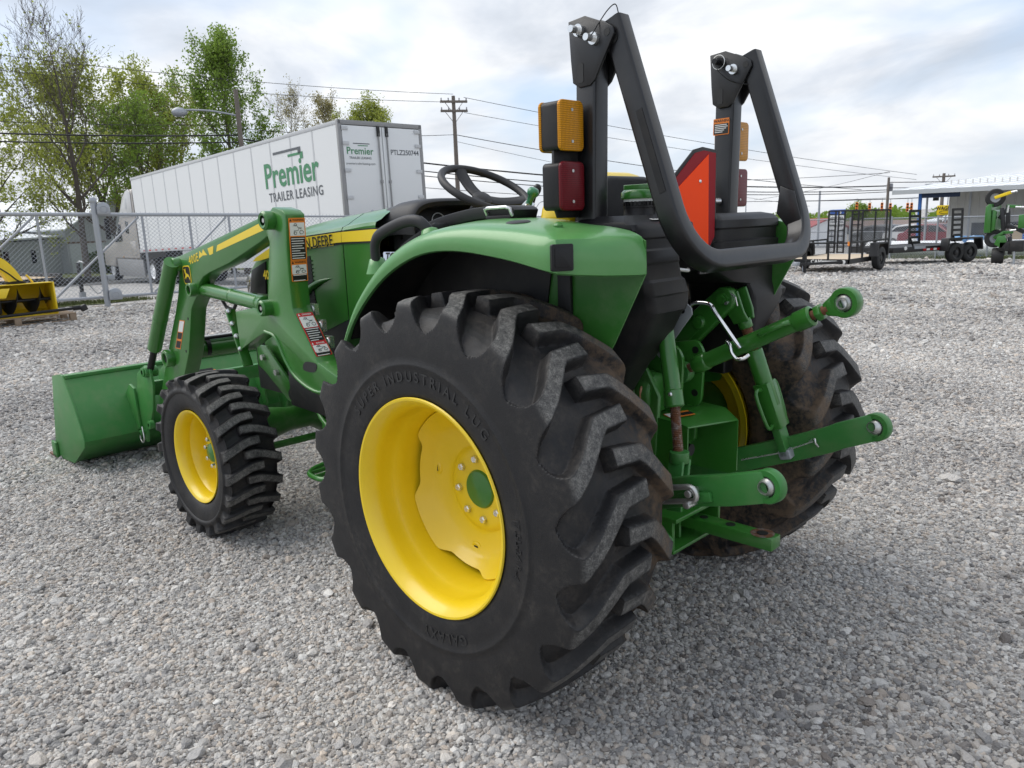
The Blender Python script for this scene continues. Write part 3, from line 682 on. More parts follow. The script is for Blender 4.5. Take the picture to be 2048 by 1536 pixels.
def loft(secs, closed=False):
    m = MB(); m.grid(secs); return m
def hood():
    # half sections: (y,z) from centre to bottom
    st = [(.955, [(0, 1.527), (.10, 1.525), (.186, 1.513), (.246, 1.482), (.268, 1.466), (.296, 1.455), (.302, 1.441), (.3, 1.40), (.3, 1.25), (.3, 1.06)]),
          (1.03, [(0, 1.522), (.10, 1.520), (.185, 1.508), (.245, 1.478), (.268, 1.462), (.296, 1.452), (.302, 1.438), (.3, 1.40), (.3, 1.25), (.3, 1.06)]),
          (1.205, [(0, 1.512), (.10, 1.508), (.18, 1.495), (.24, 1.464), (.264, 1.449), (.294, 1.438), (.302, 1.424), (.3, 1.39), (.3, 1.24), (.3, 1.035)]),
          (1.45, [(0, 1.494), (.10, 1.489), (.18, 1.475), (.236, 1.445), (.262, 1.431), (.292, 1.419), (.302, 1.404), (.3, 1.37), (.3, 1.22), (.3, .96)]),
          (1.70, [(0, 1.470), (.10, 1.463), (.176, 1.447), (.23, 1.417), (.256, 1.402), (.290, 1.389), (.301, 1.372), (.3, 1.34), (.3, 1.18), (.3, .93)]),
          (1.92, [(0, 1.432), (.10, 1.424), (.17, 1.406), (.222, 1.375), (.248, 1.360), (.282, 1.344), (.293, 1.326), (.293, 1.29), (.293, 1.15), (.292, .90)]),
          (2.10, [(0, 1.382), (.09, 1.372), (.158, 1.350), (.208, 1.318), (.232, 1.302), (.262, 1.282), (.273, 1.262), (.275, 1.23), (.276, 1.10), (.272, .87)]),
          (2.24, [(0, 1.318), (.085, 1.306), (.145, 1.282), (.188, 1.250), (.21, 1.232), (.235, 1.210), (.244, 1.192), (.247, 1.16), (.248, 1.04), (.24, .84)]),
          (2.32, [(0, 1.262), (.08, 1.248), (.135, 1.224), (.172, 1.192), (.19, 1.175), (.207, 1.155), (.214, 1.135), (.216, 1.10), (.215, 1.0), (.205, .82)]),
          (2.36, [(0, 1.215), (.07, 1.202), (.12, 1.178), (.15, 1.15), (.165, 1.13), (.18, 1.11), (.185, 1.09), (.185, 1.05), (.185, .95), (.175, .80)])]
    def fullsec(x, pts):
        L = [(x, -y, z) for y, z in reversed(pts[1:])]+[(x, y, z) for y, z in pts]
        return L
    A = np.array([[(x, y, z) for y, z in p] for x, p in st])
    B = np.array([catmull(A[:, j], 5) for j in range(A.shape[1])]).transpose(1, 0, 2)
    def half2full(r): return [(p[0], -p[1], p[2]) for p in r[::-1][:-1]]+[tuple(p) for p in r]
    rear = [half2full(r) for r in B if r[0][0] <= 1.2051]; front = [half2full(r) for r in B if r[0][0] >= 1.2049]
    front[0] = [(1.2115, y, z) for x, y, z in front[0]]
    rear[-1] = [(1.2055, y, z) for x, y, z in rear[-1]]
    m = MB(); m.grid(rear); cowl = m.build('cowl', 'green', TR, smooth=24)
    m = MB(); m.grid(front); n = len(front[-1]); m.f.append(tuple((len(front)-1)*n+j for j in range(n))); hd = m.build('hood', 'green', TR, smooth=24)
    return cowl, hd
cowl, hd = hood()
for s in (1, -1):
    def dec(name, poly, mat, off, par, th=.0012, y=.302):
        m = MB(); m.prism(poly, (y+off)*s, (y+off+th)*s); return m.build(name, mat, par)
    # black border, yellow band over it
    dec('stripe_border', [(1.208, 1.424), (.96, 1.431), (.90, 1.428), (.90, 1.392), (.925, 1.371), (1.208, 1.366)], 'ink', .0005, cowl)
    dec('stripe', [(1.208, 1.418), (.965, 1.4255), (.918, 1.423), (.945, 1.3785), (1.208, 1.3745)], 'stripe_yellow', .002, cowl)
    dec('stripe_border', [(1.211, 1.424), (1.55, 1.403), (1.70, 1.388), (1.70, 1.325), (1.55, 1.342), (1.211, 1.365)], 'ink', .0005, hd)
    dec('stripe', [(1.211, 1.418), (1.55, 1.397), (1.70, 1.382), (1.70, 1.333), (1.55, 1.350), (1.24, 1.373), (1.211, 1.374)], 'stripe_yellow', .002, hd)
    r = (-1, 0, 0) if s > 0 else (1, 0, 0)
    for bold, mt, off in ((.05, 'stripe_yellow', .004), (.012, 'ink', .0052)):
        text_obj('brand_lettering', 'JOHN DEERE', .066, (1.452, .302*s, 1.373), V((-1*s, 0, .058*s)), (.058, 0, 1), mt, hd, bold, 0, 1.0, off, .92)
    # hood front decal and side openings
    dec('stripe', [(1.70, 1.381), (1.86, 1.352), (2.02, 1.303), (2.06, 1.282), (1.98, 1.288), (1.86, 1.306), (1.70, 1.334)], 'stripe_yellow', .0, hd, .004, .2985)
    text_obj('model_number', '4066M', .062, (1.87, .3005*s, 1.215), (-1*s, 0, 0), (0, 0, 1), 'stripe_yellow', hd, .03, 0, 1, .004)
    m = MB(); m.prism([(1.93, 1.285), (2.09, 1.238), (2.13, 1.12), (1.96, 1.118)], .281*s, .300*s); m.build('grille_panel', 'dark_plastic', hd, bevel=.004)
    m = MB(); m.slab([(2.10, .276*s, 1.232), (2.235, .250*s, 1.188), (2.225, .252*s, 1.11), (2.14, .274*s, 1.105)], (.3, s, 0), .012); m.build('headlight', 'clear_lens', hd, bevel=.004)
    # louvre opening with slats
    m = MB(); m.prism([(1.49, 1.315), (1.58, 1.30), (1.62, 1.04), (1.46, 1.045), (1.48, 1.15)], .2995*s, .3025*s); lv = m.build('louvre_opening', 'ink', hd)
    for i in range(14):
        z = 1.06+.0178*i; m = MB(); m.bar((1.475, .304*s, z), (1.59, .304*s, z-.006), .004, .006); m.build('louvre_slat', 'dark_plastic', lv)
    # side blister and lower trim
    m = MB(); m.tube(catmull([(1.60, .30*s, 1.10), (1.52, .307*s, 1.155), (1.42, .306*s, 1.195), (1.32, .298*s, 1.215)], 5), [.016, .016, .017, .018, .018, .018, .017, .016, .015, .014, .012, .010, .008, .006, .004, .003], 8); m.build('side_blade', 'green', hd, smooth=60)
    m = MB(); m.prism([(1.53, .90), (1.47, .975), (1.38, 1.02), (1.20, 1.05), (1.0, 1.06), (1.0, .70), (1.30, .72), (1.42, .79)], .265*s, .2985*s); ec = m.build('engine_side_cover', 'grey_plastic', TR, bevel=.008)
    for x, z in ((1.40, .88), (1.36, .87)):
        m = MB(); m.cyl((x, .298*s, z), (x, .304*s, z), .012, n=12); m.build('cover_bolt', 'dark_plastic', ec)
m = MB(); m.prism([(.445, .0), (.40, .06)], 0, 1) if False else None
text_obj('dealer_sticker_text', 'TG', .045, (.868, .302, 1.312), (-1, 0, 0), (0, 0, 1), 'ink', cowl, .03, .3, 1, .0035)
plate('dealer_sticker', rrect(.085, .062, .008), (.868, .302, 1.302), (-1, 0, 0), (0, 0, 1), .001, flat('sticker_blue', (.60, .66, .78), .5), cowl, .001)
m = MB(); m.box((2.365, -.18, .80), (2.40, .18, 1.12)); m.build('front_grille', 'dark_plastic', TR, bevel=.01)

def dash():
    # arch-shaped binnacle, open to the rear
    prof = [(.235, 1.40), (.240, 1.45), (.225, 1.495), (.19, 1.525), (.12, 1.540), (0, 1.544)]
    prof = [(y, z) for y, z in prof]+[(-y, z) for y, z in prof[-2::-1]]
    P = catmull(np.array(prof), 4); G = []
    for x, sc, dz in ((1.03, .985, -.028), (.975, .99, -.016), (.95, 1.0, -.006), (.90, 1.0, 0), (.84, 1.0, -.001), (.80, .985, -.006), (.792, .96, -.014), (.80, .90, -.028), (.85, .885, -.034), (.90, .87, -.04)):
        G.append([(x, y*sc, 1.40+(z-1.40)*sc+dz*.6) for y, z in P])
    m = MB(); m.grid(G); d = m.build('dash_cowl', 'grey_plastic', TR, smooth=50)
    m = MB(); m.slab([(.905, .215, 1.38), (.905, -.215, 1.38), (.925, -.205, 1.50), (.925, .205, 1.50)], (-1, 0, .15), .004); ip = m.build('instrument_panel', 'dark_plastic', d)
    for y, r in ((.10, .028), (.0, .04), (-.10, .028)):
        m = MB(); m.lathe([(r-.0035, .001), (r-.0035, .004), (r, .004), (r, .001)], (.912, y, 1.445), (-1, 0, .16), 32); m.build('gauge_ring', 'steel', ip)
        m = MB(); m.bar((.907, y, 1.446), (.908, y-.6*r, 1.446+.5*r), .003, .002); m.build('gauge_needle', 'decal_orange', ip)
    m = MB(); m.prism([(.99, 1.05), (.985, 1.41), (.80, 1.415), (.72, 1.40), (.66, 1.30), (.80, .84), (.99, .84)], -.20, .20); m.build('dash_column', 'grey_plastic', TR, bevel=.02)
    m = MB(); m.prism([(.80, 1.35), (.80, 1.44), (.76, 1.475), (.70, 1.47), (.66, 1.42), (.68, 1.35)], -.05, .05); m.build('column_shroud', 'grey_plastic', d, bevel=.012)
dash()
def steering():
    c = V((.606, 0, 1.566)); n = V((-.50, 0, .866)).normalized(); e1 = V((0, 1, 0)); e2 = n.cross(e1); R = .185
    ring = [c+R*(math.cos(2*math.pi*i/72)*e1+math.sin(2*math.pi*i/72)*e2) for i in range(72)]
    m = MB(); m.tube(ring, .0155, 14, closed=True); w = m.build('steering_wheel', 'grey_plastic', TR, smooth=60)
    m = MB(); m.lathe([(0, -.022), (.03, -.024), (.045, -.035), (.04, -.06), (.03, -.075)], c, n, 24); m.build('wheel_hub', 'grey_plastic', w, smooth=60)
    for a in (268, 28, 152):
        d = math.cos(rad(a))*e1+math.sin(rad(a))*e2
        m = MB(); sec = [(-.028, -.008), (.028, -.008), (.03, 0), (.02, .009), (-.02, .009), (-.03, 0)]
        P = catmull([c-n*.04+d*.02, c-n*.035+d*.08, c-n*.018+d*.14, c+d*.178], 4)
        m.sweep([tuple(p) for p in P], sec, up=tuple(n)); m.build('wheel_spoke', 'grey_plastic', w, smooth=55)
    m = MB(); m.cyl(c-n*.05, V((.75, 0, 1.40)), .028, n=16); m.build('steering_column', 'dark_plastic', w)
    d = math.cos(rad(122))*e1+math.sin(rad(122))*e2; k = c+d*R*1.0
    m = MB(); m.lathe([(0, .085), (.018, .083), (.024, .072), (.022, .058), (.014, .05), (.012, .03), (.0145, .016)], k, n, 20); m.build('spinner_knob', paint('knob_green', (.02, .17, .07), .35, .02), w, smooth=60)
    m = MB(); m.obox(k+n*.012, d*.02, d.cross(n)*.035, n*.006); m.build('knob_clamp', 'bright_steel', w, bevel=.003)
    for sgn in (-1, 1):
        m = MB(); m.cyl(k+d.cross(n)*.028*sgn+n*.016, k+d.cross(n)*.028*sgn+n*.026, .008, n=6); m.build('clamp_bolt', 'bright_steel', w)
steering()
m = MB(); m.tube(catmull([(.70, -.35, 1.35), (.695, -.35, 1.46), (.66, -.35, 1.545)], 4), .0065, 10); lv = m.build('control_lever', 'dark_plastic', TR, smooth=60)
m = MB(); m.lathe([(.007, 0), (.014, .01), (.019, .03), (.018, .045), (.01, .056), (0, .058)], (.662, -.35, 1.538), (-.38, 0, .92), 20); m.build('lever_knob', 'dark_plastic', lv, smooth=60)
def seat():
    def pad(x0, x1, z0, z1, w, r, name, mat, par, lean):
        G = []; n = 28
        for i in range(9):      # through thickness
            t = i/8; x = x0+(x1-x0)*t; k = math.sin(math.pi*min(max(t, .02), .98))**.35; 
            ring = [(a*(w*(.86+.14*k)), b*(.88+.12*k)) for a, b in rrect(1, 1, .30, 6)]
            G.append([(x-lean*(b), a, (z0+z1)/2+b*(z1-z0)) for a, b in ring])
        m = MB(); G = np.array(G); m.grid(np.concatenate([G, G[:, :1]], 1)); k = len(G[0])+1
        m.f += [tuple(range(k-2, -1, -1)), tuple((len(G)-1)*k+j for j in range(k-1))]
        return m.build(name, mat, par, smooth=60)
    s = pad(-.03, .10, 1.10, 1.592, .52, .1, 'seat_back', 'yellow', TR, .06)
    pad(-.085, -.035, 1.12, 1.572, .47, .1, 'seat_shell', 'black_plastic', s, .06)
    m = MB(); m.box((.08, -.25, 1.10), (.50, .25, 1.20)); m.build('seat_cushion', 'yellow', s, bevel=.04, seg=4)
    for sg in (1, -1):
        m = MB(); m.tube([(-.10, .20*sg, 1.47), (-.20, .27*sg, 1.482), (-.25, .345*sg, 1.48)], .011, 10); m.build('seat_bracket', 'bright_steel', s, smooth=60)
seat()
# ------------------------------------------------------------------ tractor: roll bar, lights, tank, SMV
def rops():
    pl = [(-.203, 1.976), (-.262, 1.981), (-.340, 1.948), (-.358, 1.936), (-.361, 1.918), (-.296, 1.812), (-.278, 1.798), (-.238, 1.797), (-.216, 1.812), (-.210, 1.87)]
    for s in (1, -1):
        m = MB(); m.sweep([(-.245, .38*s, .85), (-.247, .38*s, 1.3), (-.258, .38*s, 1.90)], [(-.035, -.0325), (.035, -.0325), (.035, .0325), (-.035, .0325)], up=(0, 1, 0))
        p = m.build('roll_bar_post', 'black_paint', TR, bevel=.008, seg=3)
        for y in (.4125, .3425):
            m = MB(); m.prism(pl, (y-.0045)*s, (y+.0045)*s); pp = m.build('hinge_plate', 'black_paint', p, bevel=.002)
        yo = .4145*s if s > 0 else -.3365; d = 1 if s > 0 else 1
        # recess slot and hole on the visible plate faces (both sides of the pair)
        for yf, sg in ((.4171*s, s), (.3379*s, -s)):
            m = MB(); m.prism([(-.245+a, 1.835+b) for a, b in rrect(.022, .052, .006)], yf, yf+.0012*sg); m.build('plate_slot', 'ink', p)
            m = MB(); m.cyl((-.339, yf, 1.926), (-.339, yf+.0012*sg, 1.926), .0105, n=18); m.build('plate_hole', 'ink', p)
        for (x, z) in ((-.244, 1.946), (-.297, 1.916)):
            m = MB(); ya = .417 if s > 0 else -.338; e = 1
            m.cyl((x, ya, z), (x, ya+.010*e, z), .0165, n=20); m.cyl((x, ya+.010*e, z), (x, ya+.040*e, z), .0095, n=16); m.build('lock_pin', 'bright_steel' if s > 0 or x < -.27 else 'dark_plastic', p, smooth=40)
            if s < 0 and x > -.27:
                m = MB(); m.tube([(x+.023*math.cos(t), ya+.012, z+.023*math.sin(t)) for t in np.linspace(0, 6.28, 25)[:-1]], .0016, 6, closed=True); m.build('pin_ring', 'steel', p)
        lan = [(-.244, .43, 1.935), (-.265, .445, 1.925), (-.30, .44, 1.92), (-.312, .42, 1.95), (-.33, .40, 1.985), (-.352, .395, 1.995), (-.36, .39, 1.965)] if s > 0 else [(-.244, -.32, 1.93), (-.25, -.315, 1.915), (-.29, -.32, 1.88), (-.33, -.33, 1.865), (-.345, -.345, 1.862)]
        m = MB(); m.tube(catmull(lan, 5), .0016, 6); m.build('pin_lanyard', 'dark_plastic', p, smooth=60)
        # tail-light bracket, boxes and lenses
        m = MB(); m.prism([(.515, 1.47), (.515, 1.625), (.475, 1.625), (.475, 1.655), (.405, 1.715), (.405, 1.44), (.50, 1.44)], -.226, -.216, 'x'); 
        if s < 0: m.mirror()
        m.build('light_bracket', 'black_matte', p, bevel=.002)
        for z0, z1, mt in ((1.623, 1.757, 'amber_lens'), (1.460, 1.593, 'red_lens')):
            cz, h = (z0+z1)/2, z1-z0
            m = MB(); m.prism([(.4735+a, cz+b) for a, b in rrect(.098, h-.002, .014, 5)], -.186, -.247, 'x')
            if s < 0: m.mirror()
            b = m.build('lamp_housing', 'black_plastic', p, bevel=.003)
            m = MB(); m.prism([(.4735+a, cz+c) for a, c in rrect(.102, h+.002, .016, 5)], -.247, -.259, 'x')
            if s < 0: m.mirror()
            m.build('lamp_lens', mt, b, bevel=.004, seg=3)
            if mt == 'amber_lens':
                m = MB(); m.prism([(.4735+a, cz+c) for a, c in rrect(.102, h+.002, .016, 5)], -.176, -.186, 'x')
                if s < 0: m.mirror()
                m.build('lamp_lens', mt, b, bevel=.004, seg=3)
            for zz in (cz-.042, cz+.042):
                m = MB(); m.cyl((-.258, .4735, zz), (-.2605, .4735, zz), .0045, n=12)
                if s < 0: m.mirror()
                m.build('lens_screw', 'steel', b)
    # warning label on the right post
    o = V((-.248, -.347, 1.735))
    W = plate('warning_label', rrect(.062, .055, .003), o, (-1, 0, 0), (-.02, 0, 1), .0008, 'decal_orange', p, .0008)
    plate('label_panel', rrect(.056, .035, .001), o+V((0, 0, -.007)), (-1, 0, 0), (-.02, 0, 1), .0006, 'ink', W, .0018)
    text_obj('label_heading', 'WARNING', .0135, o+V((-.004, 0, .019)), (-1, 0, 0), (0, 0, 1), 'ink', W, .02, 0, 1, .002)
    for i in range(5):
        w = (.046, .05, .044, .036, .03)[i]; plate('label_line', rrect(w, .0025, .0005), o+V((.024-w/2, 0, .006-.006*i)), (-1, 0, 0), (0, 0, 1), .0004, 'decal_white', W, .0026)
    # folded hoop
    L = .375; pts = [(-.312, L, 2.0), (-.352, L, 1.885)]
    top = V((-.330, 1.948)); dirv = V((-.335, -.942)).normalized()
    def on(z): return -.3445-(1.937-z)*.352
    path = [(on(1.962), L, 1.962), (on(1.75), L, 1.75), (on(1.50), L, 1.50), (on(1.455), L, 1.455)]
    cz, cyy, Rb = 1.455, L-.150, .150
    for i in range(1, 9):
        a = math.pi/2*i/8; z = cz-Rb*math.sin(a); y = cyy+Rb*math.cos(a); path.append((on(z), y, z))
    path = path+[(x, -y, z) for x, y, z in reversed(path)]
    ups = []
    for x, y, z in path: ups.append((-.942, 0, .335))
    sec = [(a, b) for a, b in rrect(.054, .063, .009, 3)]
    m = MB(); m.sweep(path, sec, ups=ups); h = m.build('roll_bar_hoop', 'black_paint', TR, smooth=32)
    for s in (1, -1):
        m = MB(); z0 = 1.91; m.cyl((on(z0)+.004, (L+.028)*s, z0), (on(z0)+.004, (L+.0295)*s, z0), .014, n=20); m.build('hoop_hole', 'ink', h)
        n_ = V((.942, 0, -.335)); 
        m = MB(); m.slab([(on(1.72)-.022, (L+.0272)*s, 1.72), (on(1.72)-.002, (L+.0272)*s, 1.713), (on(1.50)-.002, (L+.0272)*s, 1.493), (on(1.50)-.022, (L+.0272)*s, 1.50)], (0, s, 0), .0015); m.build('foam_strip', 'black_plastic', h)
    m = MB(); m.prism([(on(1.50)+.02, 1.52), (on(1.50)-.03, 1.50), (on(1.36)-.02, 1.37), (on(1.36)+.02, 1.36), (on(1.43)+.055, 1.43)], -.335, -.342); m.build('stop_bracket', 'black_paint', h, bevel=.003)
rops()
def smv():
    # slow-moving-vehicle emblem, one side upright, on a black backing plate
    x = -.405
    def tri(tip, top, bot, cut):      # right side vertical between top/bot at y, tip to the left (+y)
        return
    out = [(-.052, 1.632), (-.052, 1.362), (-.012, 1.318), (.05, 1.335), (.262, 1.452), (.275, 1.475), (.262, 1.498), (.082, 1.628), (.03, 1.638)]
    m = MB(); m.prism(out, x, x+.006, 'x'); b = m.build('smv_emblem', 'black_plastic', TR, bevel=.002)
    ins = [(-.042, 1.622), (-.042, 1.366), (-.008, 1.329), (.045, 1.346), (.250, 1.455), (.262, 1.475), (.250, 1.494), (.078, 1.618), (.028, 1.627)]
    m = MB(); m.prism(ins, x-.002, x, 'x'); m.build('smv_border', 'maroon', b)
    m = MB(); m.prism([(.003, 1.616), (-.004, 1.337), (.020, 1.349), (.228, 1.468), (.228, 1.482)], x-.0035, x-.002, 'x'); m.build('smv_centre', 'orange', b)
    m = MB(); m.lathe([(0, .004), (.004, .003), (.006, 0)], (x-.0035, .05, 1.535), (-1, 0, 0), 10); m.build('smv_rivet', 'bright_steel', b)
    m = MB(); m.box((x+.006, -.03, 1.25), (x+.014, .03, 1.55)); m.build('smv_mount', 'black_paint', b)
smv()
def rounded_poly(P, r, n=3):
    P = [V((p[0], p[1])) for p in P]; o = []; k = len(P)
    for i in range(k):
        a, b, c = P[i-1], P[i], P[(i+1) % k]; d1, d2 = (a-b), (c-b); l = min(r, d1.length*.45, d2.length*.45)
        p1, p2 = b+d1.normalized()*l, b+d2.normalized()*l
        for j in range(n+1):
            t = j/n; o.append(((1-t)**2*p1+2*t*(1-t)*b+t*t*p2).to_tuple())
    return o
def moulded(name, levels, mat, parent, r=.02):
    """stack of horizontal outlines [(z, [(x,y)*k])], same k"""
    G = []
    for z, P in levels:
        q = rounded_poly(P, r); G.append([(a, b, z) for a, b in q]+[(*q[0], z)])
    m = MB(); m.grid(G); k = len(G[0])
    m.f += [tuple(j for j in range(k-1)), tuple((len(G)-1)*k+j for j in range(k-2, -1, -1))]
    return m.build(name, mat, parent, smooth=34)
def box4(x0, x1, yo0, yi0, yo1, yi1): return [(x0, yo0), (x0, yi0), (x1, yi1), (x1, yo1)]     # rear edge (outer, inner), front edge
def tank():
    lv = []
    def L(z, xr, yo, yi, xf=-.20, yof=.44, yif=.12, grow=0): lv.append((z, [(xr-grow, yo+grow), (xr-grow, yi-grow), (xf, yif), (xf, yof)]))
    seq = [(.86, -.262, .300, .225), (.90, -.285, .306, .215), (.99, -.335, .315, .190), (.995, -.342, .318, .186), (1.06, -.385, .322, .178), (1.066, -.392, .326, .174), (1.150, -.432, .336, .166), (1.158, -.440, .340, .160), (1.175, -.442, .346, .150), (1.205, -.442, .356, .150),
           (1.212, -.447, .360, .156), (1.250, -.447, .376, .178), (1.258, -.440, .378, .186), (1.300, -.440, .398, .200), (1.307, -.446, .402, .206), (1.340, -.446, .416, .214), (1.346, -.441, .418, .190), (1.372, -.441, .430, .170), (1.378, -.446, .432, .150), (1.398, -.446, .440, .130), (1.414, -.438, .440, .125), (1.422, -.425, .432, .130)]
    for z, xr, yo, yi in seq: L(z, xr, yo, yi)
    lv.append((1.440, [(-.40, .395), (-.40, .18), (-.24, .17), (-.24, .40)]))
    t = moulded('fuel_tank', lv, 'black_plastic', TR, .022)
    m = MB(); c = (-.345, .275, 1.425)
    m.lathe([(.060, 0), (.052, .012), (.048, .018), (.048, .036), (.0495, .037), (.0495, .042), (.047, .043), (.047, .055)], c, (0, 0, 1), 40); nk = m.build('filler_neck', 'black_plastic', t, smooth=40)
    for i in range(26):
        a = 2*math.pi*i/26; m = MB(); m.obox((c[0]+.0485*math.cos(a), c[1]+.0485*math.sin(a), c[2]+.049), (.002*math.cos(a), .002*math.sin(a), 0), (-.003*math.sin(a), .003*math.cos(a), 0), (0, 0, .0055)); m.build('neck_tooth', 'dark_plastic', nk)
    m = MB(); m.lathe([(.0475, .054), (.0475, .062)], c, (0, 0, 1), 40); m.build('seal_ring', 'decal_white', nk)
    m = MB(); m.lathe([(.047, .062), (.054, .062), (.056, .066), (.055, .080), (.050, .086), (.046, .088)], c, (0, 0, 1), 40); m.lathe([(.046, .088), (0, .089)], c, (0, 0, 1), 40)
    cap = m.build('fuel_cap', 'green', t, smooth=40)
    m = MB(); m.prism([(a, b) for a, b in rounded_poly([(c[0]-.046, c[1]+.016), (c[0]-.046, c[1]-.016), (c[0]+.046, c[1]-.024), (c[0]+.046, c[1]+.024)], .01)], c[2]+.087, c[2]+.103, 'z'); m.build('cap_grip', 'green', cap, bevel=.005, seg=3)
    plate('fuel_label', rrect(.055, .022, .002), (-.415, .30, 1.4265), (0, -1, 0), (.9, 0, .25), .0008, 'decal_white', t, .002)
    text_obj('fuel_label_text', 'DIESEL', .012, (-.415, .30, 1.4265), (0, -1, 0), (.9, 0, .25), 'ink', t, .02, 0, 1, .0034)
    # right-hand mate
    lv = []
    seq = [(.93, -.34, .36, .31), (.985, -.395, .37, .31), (.992, -.402, .375, .31), (1.05, -.41, .43, .31), (1.10, -.415, .49, .305), (1.142, -.415, .53, .30), (1.17, -.412, .52, .29), (1.195, -.405, .485, .28), (1.212, -.405, .472, .16), (1.25, -.405, .468, .06), (1.256, -.413, .47, .05), (1.30, -.415, .47, .05), (1.306, -.423, .473, .04), (1.345, -.424, .473, .04), (1.351, -.414, .47, .05), (1.385, -.415, .468, .05), (1.391, -.422, .47, .045), (1.415, -.42, .466, .05), (1.430, -.405, .455, .06), (1.438, -.37, .43, .08)]
    for z, xr, yo, yi in seq: lv.append((z, [(xr, -yi), (xr, -yo), (-.15, -.44), (-.15, -yi)]))
    moulded('battery_box', lv, 'black_plastic', TR, .022)
    m = MB(); m.box((-.22, -.20, 1.10), (-.05, .22, 1.26)); m.build('centre_cover', 'black_plastic', TR, bevel=.02, seg=3)
    m = MB(); m.tube(catmull([(-.40, .165, 1.275), (-.42, .135, 1.27), (-.40, .10, 1.27)], 4), .006, 8); m.build('tank_bracket', 'steel', t)
tank()
# ------------------------------------------------------------------ tractor: front loader
def cross_pin(m, x, y0, y1, z, r=.03, n=24): m.cyl((x, y0, z), (x, y1, z), r, n=n)
def decal_panel(name, parent, o, r, u, w, h, head, headcol, panels, headtext_col):
    """safety label: coloured card, heading, white pictogram and black text blocks"""
    o = V(o); r = V(r).normalized(); u = V(u).normalized()
    D = plate(name, rrect(w, h, .004), o, r, u, .0008, headcol, parent, .0008)
    y = h/2
    for kind, hh in panels:
        c = o+u*(y-hh/2)
        if kind == 'head':
            text_obj('label_heading', head, hh*.62, c+r*w*.09, r, u, headtext_col, D, .02, 0, 1, .002, min(1.0, w*.72/(hh*.62*len(head)*.62)))
            plate('warning_triangle', [(-hh*.3, -hh*.27), (hh*.3, -hh*.27), (0, hh*.33)], c-r*w*.38, r, u, .0004, headtext_col, D, .0018)
        elif kind == 'pic':
            plate('pictogram_panel', rrect(w*.88, hh*.94, .002), c, r, u, .0005, 'decal_white', D, .0017)
            k = w*.88
            n_ = r.cross(u)*.0028
            segs = ([[(-.3, .25), (-.05, .28), (.05, .12), (.28, .02)], [(-.22, -.3), (-.22, -.1), (.05, -.1), (.1, .1), (.3, .1)]] + [[(.28+.13*math.cos(a), -.22+.13*math.sin(a)) for a in np.linspace(0, 6.28, 14)], [(-.15+.1*math.cos(a), -.28+.1*math.sin(a)) for a in np.linspace(0, 6.28, 12)], [(-.12+.09*math.cos(a), .32+.09*math.sin(a)) for a in np.linspace(0, 6.28, 10)]])
            for sgm in segs:
                m = MB(); m.tube([c+r*a*k+u*b*min(hh, k)+n_ for a, b in sgm], .0011*w/.09, 4); m.build('pictogram_line', 'ink', D)
        elif kind == 'text':
            plate('text_panel', rrect(w*.88, hh*.94, .002), c, r, u, .0005, 'ink', D, .0017)
            nl = max(2, int(hh/.0105))
            for i in range(nl):
                ww = w*.80*(1, .9, .96, .8, .93, .62)[i % 6]
                plate('text_line', [(-w*.40, -.0016), (-w*.40+ww, -.0016), (-w*.40+ww, .0016), (-w*.40, .0016)], c+u*(hh*.40-hh*.82*i/max(1, nl-1)), r, u, .0004, 'decal_white', D, .0026)
        y -= hh
    return D
